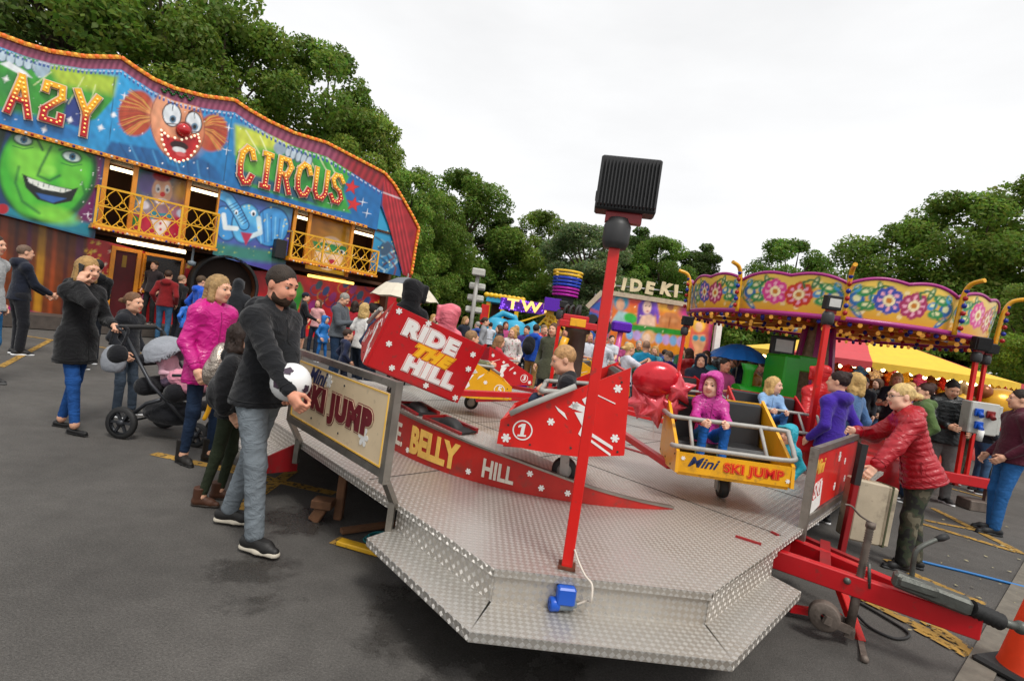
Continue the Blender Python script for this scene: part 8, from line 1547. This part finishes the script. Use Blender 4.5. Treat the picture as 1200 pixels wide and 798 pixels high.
for px, d, wh, h in [(508, 15, 'left of the floodlight mast', None), (520, 16.5, 'left of the floodlight mast', None), (533, 14, 'left of the floodlight mast', 1.2), (545, 15.5, 'by the floodlight mast', None), (560, 16.8, 'by the aqua gondolas', None), (568, 13.5, 'by the aqua gondolas', None), (586, 14.2, 'behind the floral jacket woman', None), (592, 16, 'behind the floral jacket woman', None), (614, 15.6, 'behind the floral jacket woman', 1.25), (618, 13.3, 'behind the man in royal blue', None), (640, 14.5, 'behind the man in royal blue', None), (636, 12.6, 'left of the central column', None), (662, 15, 'left of the central column', None), (672, 13, 'behind the central column', None), (690, 12.4, 'right of the central column', None), (699, 15.4, 'right of the central column', None), (708, 11.4, 'beside the red front post', None), (716, 14.5, 'beside the red front post', None), (722, 10.8, 'beside the red front post', 1.2), (748, 13.6, 'in front of the painted side show', None), (768, 12.3, 'in front of the painted side show', None), (780, 14.8, 'in front of the painted side show', None), (786, 10.6, 'in front of the painted side show', None), (808, 11.2, 'under the left end of the roundabout', None), (818, 13, 'under the left end of the roundabout', None), (828, 9.2, 'under the left end of the roundabout', None), (840, 11.8, 'left of the blue umbrella', None), (850, 8.4, 'left of the blue umbrella', None), (858, 10.4, 'left of the blue umbrella', None), (884, 10.2, 'right of the blue umbrella', None), (895, 11.6, 'behind the green train', None), (925, 11.2, 'behind the green train', None), (1014, 10.2, 'in front of the striped tent', None), (1030, 11.4, 'in front of the striped tent', None), (1050, 9.4, 'in front of the striped tent', None), (1066, 11.8, 'in front of the striped tent', None), (1092, 10.8, 'by the right end of the tent', None), (1128, 10.2, 'by the right end of the tent', None), (1146, 8.8, 'behind the socket box', None), (1160, 8.3, 'behind the socket box', None), (1172, 9.6, 'behind the socket box', 1.2), (655, 17, 'under the twist ride', None), (575, 18.8, 'under the twist ride', None), (605, 18.2, 'under the twist ride', None), (685, 17.5, 'under the twist ride', None), (735, 16.4, 'at the barrier', None), (760, 16.8, 'at the barrier', None), (800, 16, 'at the barrier', None)]: filler(px, d, wh, h)
P(822, 8.6, 1.6, 165, 'person with navy hood up clasping hands behind the platform', top=('jacket', '1c2232'), hood='up', legc='22252c', hair=('short', '2a1e17'), **W(.24))
# on and beside the roundabout, right side
P(924, 8.6, 1.1, 95, 'child in grey green coat by the green toy train', top=('puffer', '7c9490'), legc='2a2c34', hair=('bob', '9c6c40'), z=.5)
P(950, 9.5, 1.7, 160, 'person in patterned grey jacket at the roundabout column', top=('jacket', '7a7266'), legc='3a3a38', hair=('short', '2a2019'), z=.0)
P(962, 6.4, 1.66, 20, 'person with bright red hood up behind the right fence', top=('rain', 'c01418'), hood='up', legc='8c1418', hair=('short', '222222'), res=.016)
P(985, 5.35, 1.62, 25, 'woman with dark bun in purple hooded top', top=('jacket', '3c2290'), legc='20222c', hair=('bun', '2a1b18'), female=True, res=.015, look=20)
P(1003, 6.1, 1.64, 30, 'blonde woman in denim blue top behind the purple hooded top', top=('jumper', '4a6a94'), legc='26324a', hair=('long', 'b8965c'), female=True, res=.017)
P(936, 5.0, 1.02, 120, 'toddler in turquoise hooded coat behind the yellow car', top=('rain', '1fa0b4'), hood='up', legc='1a1c22', hair=('short', '6a4c34'), res=.014)
P(1085, 6.9, 1.64, 70, 'woman in olive green parka with fur hood at right', top=('coat', '52683a'), legc='26384e', hair=('bun', '3a211b'), female=True, res=.016)
P(1113, 7.3, 1.76, 165, 'man in black puffer jacket and grey joggers looking down', top=('puffer', '131719'), legs='baggy', legc='6c6a68', hair=('short', '1f1713'), nod=-26, res=.017, hands=[(-.14, .3, .1), (.12, .32, .14)])
loc = G(1182, 628); P(1182 + 14, loc.y, 1.72, 70, 'man in maroon jumper and jeans at the right photo edge', top=('jumper', '4c1828'), legc='2a5f98', hair=('short', '2a201a'), shoes=('trainer', '16181a', '16181a'), res=.014, bulk=1.12, look=-10, hands=[(-.17, .12, .0), (.17, .14, -.02)])
# the woman in red
loc = (G(1036, 660) + G(1068, 668)) / 2; loc.z = 0; yw = 68; fx = D(1003, 505, RB.y - .05); cx_ = D(1018, 556, pd + .12)
wr, J = person(loc, yw, 1.62, 'blonde woman in red puffer coat and camouflage trousers leaning on the fence', top=('puffer', 'a30d1e'), legs='baggy', legc=None or '33352a', shoes=('trainer', '151515', '303030'), hair=('pony', 'c9ac72'), skin='pale', female=True, glasses=True, res=.0112, lean=22, feet=[(-.1, .0, 8), (.1, -.14, -6)], hands=[hl(loc, yw, cx_), hl(loc, yw, fx)], hk=('relax', 'relax'), elbow=[(-.4, .2, -1), (.8, .2, -.6)], nod=15, look=12, bulk=1.06, pelvis=(0, -.05, .87))
m = bpy.data.materials.new('camouflage'); m.use_nodes = True; nt = m.node_tree; n = nt.nodes.new('ShaderNodeTexNoise'); n.inputs['Scale'].default_value = 9; n.inputs['Detail'].default_value = 2; t = nt.nodes.new('ShaderNodeTexCoord'); r = nt.nodes.new('ShaderNodeValToRGB'); r.color_ramp.interpolation = 'CONSTANT'; e = r.color_ramp.elements; e[0].color = (.014, .014, .012, 1); e[1].position = .62; e[1].color = (.13, .115, .075, 1); q = e.new(.46); q.color = (.03, .04, .02, 1); q = e.new(.54); q.color = (.055, .05, .03, 1)
nt.links.new(t.outputs['Object'], n.inputs['Vector']); nt.links.new(n.outputs['Fac'], r.inputs[0]); nt.links.new(r.outputs[0], nt.nodes['Principled BSDF'].inputs['Base Color']); nt.nodes['Principled BSDF'].inputs['Roughness'].default_value = .85
for c in wr.children:
    if c.name.startswith('trousers'): c.data.materials[0] = m
# child at the bottom right corner
P(1290, 1.75, .96, 20, 'small child with long fair hair at the bottom right corner', top=('jacket', '3a4a6c'), legc='2a3448', hair=('long', 'c8a468'), female=True, res=.013)
def speckle(m, cols, sc, thr=.2):
    nt = m.node_tree; b = nt.nodes['Principled BSDF']; t = nt.nodes.new('ShaderNodeTexCoord'); v = nt.nodes.new('ShaderNodeTexVoronoi'); v.inputs['Scale'].default_value = sc; nt.links.new(t.outputs['Object'], v.inputs['Vector']); r = nt.nodes.new('ShaderNodeValToRGB'); r.color_ramp.interpolation = 'CONSTANT'; r.color_ramp.elements[0].color = (*H(cols[0]), 1); r.color_ramp.elements[1].position = .5; r.color_ramp.elements[1].color = (*H(cols[1]), 1)
    nt.links.new(v.outputs['Color'], r.inputs[0]); k = nt.nodes.new('ShaderNodeMath'); k.operation = 'LESS_THAN'; k.inputs[1].default_value = thr; nt.links.new(v.outputs['Distance'], k.inputs[0]); mx_ = nt.nodes.new('ShaderNodeMix'); mx_.data_type = 'RGBA'; nt.links.new(k.outputs[0], mx_.inputs['Factor']); nt.links.new(b.inputs['Base Color'].links[0].from_socket, mx_.inputs['A']); nt.links.new(r.outputs[0], mx_.inputs['B']); nt.links.new(mx_.outputs['Result'], b.inputs['Base Color'])
speckle(MATS['fabric_clothcfc6c2'], ('b06a70', '6a7a5c'), 22, .32); speckle(MATS['fabric_clothc8b0bc'], ('a85a7c', 'e8d8e0'), 24, .34); speckle(MATS['fabric_shinyb52a86'], ('6a1450', '8c1c68'), 40, .25); speckle(MATS['fabric_cloth7a7266'], ('3a3834', 'b8b0a0'), 26, .35); speckle(MATS['fabric_cloth6a6a4c'], ('3a3c28', '8c8460'), 16, .4)
# ------------------------------------------------------------------ foil balloon and odd bits
def pillow(mb, pts, th, M, n=7, cr=.0):
    m_ = len(pts); vs = []; fs = []; old = mb.smooth; mb.smooth = True
    for sgn in (1, -1):
        b0 = len(vs)
        for i in range(n + 1):
            t = 1 - i / n; z = sgn * th * math.sqrt(max(0, 1 - t ** 2.2))
            for k, (x, y) in enumerate(pts): w = cr * t * t * math.sin(k * 2.7) * (1 if i else 0); vs.append(M @ Vector((x * max(t, .001), y * max(t, .001), z + w)))
        for i in range(n):
            for k in range(m_): q = (b0 + i * m_ + k, b0 + i * m_ + (k + 1) % m_, b0 + i * m_ + m_ + (k + 1) % m_, b0 + i * m_ + m_ + k); fs.append(q if sgn > 0 else q[::-1])
    mb.add(vs, fs); mb.smooth = old
FOIL = mat('red_foil', H('c4202c'), .2, .35, var=.12, scale=10, bump=.25, bscale=16, spec=.6); FOIL2 = mat('pink_foil', H('d8525c'), .18, .35, var=.15, scale=12, bump=.3, bscale=18, spec=.6)
fo = empty('foil_balloon', D(770, 455, 4.3), 0, 'shiny red and pink foil balloon tied behind the red front car', 'balloon'); s_ = 4.3 / 600
mb = MB(); pillow(mb, [(33 * s_ * math.cos(t), 24 * s_ * math.sin(t)) for t in np.linspace(0, 6.283, 29)[:-1]], .11, frame((-.02, 0, .09), (1, 0, .12), (-.12, 0, 1), (0, -1, 0)), cr=.006); mb.build('round_lobe', FOIL, fo)
def star(n, r0, r1, rot=0): return [((r0 if i % 2 == 0 else r1) * math.cos(rot + math.pi * i / n), (r0 if i % 2 == 0 else r1) * math.sin(rot + math.pi * i / n)) for i in range(2 * n)]
def fine(pts, m=4): return [(pts[i][0] + (pts[(i + 1) % len(pts)][0] - pts[i][0]) * k / m, pts[i][1] + (pts[(i + 1) % len(pts)][1] - pts[i][1]) * k / m) for i in range(len(pts)) for k in range(m)]
for (x, z, r0, rot, yq) in ((.2, .02, 26, .4, -.03), (.02, -.19, 30, 1.2, .02), (-.13, -.15, 26, .9, .05), (.17, -.16, 22, .1, .0)):
    mb = MB(); pillow(mb, fine(star(5, r0 * s_, r0 * .5 * s_, rot)), .07, frame((x, yq, z), (1, 0, 0), (0, 0, 1), (0, -1, 0)), cr=.01); mb.build('star_lobe', FOIL2, fo)
mb = MB(); mb.tube([(0, 0, -.2), (.05, .05, -.5)], .003, 5); mb.build('string', WHITE, fo); fo.scale = (.86, .86, .86)
o = empty('foil_balloon', D(1172, 478, 7.9), 0, 'large round golden yellow foil balloon behind the socket box', 'balloon'); mb = MB(); mb.ball((0, 0, 0), .36, 18, (1.1, .7, .85)); mb.build('skin', mat('gold_foil', H('c8921c'), .25, .3, var=.1, bump=.2, bscale=12), o); mb = MB(); mb.ball((-.3, 0, .2), .13, 10); mb.build('ear_lobe', mat('brown_foil', H('8a4a1c'), .3, .3), o)
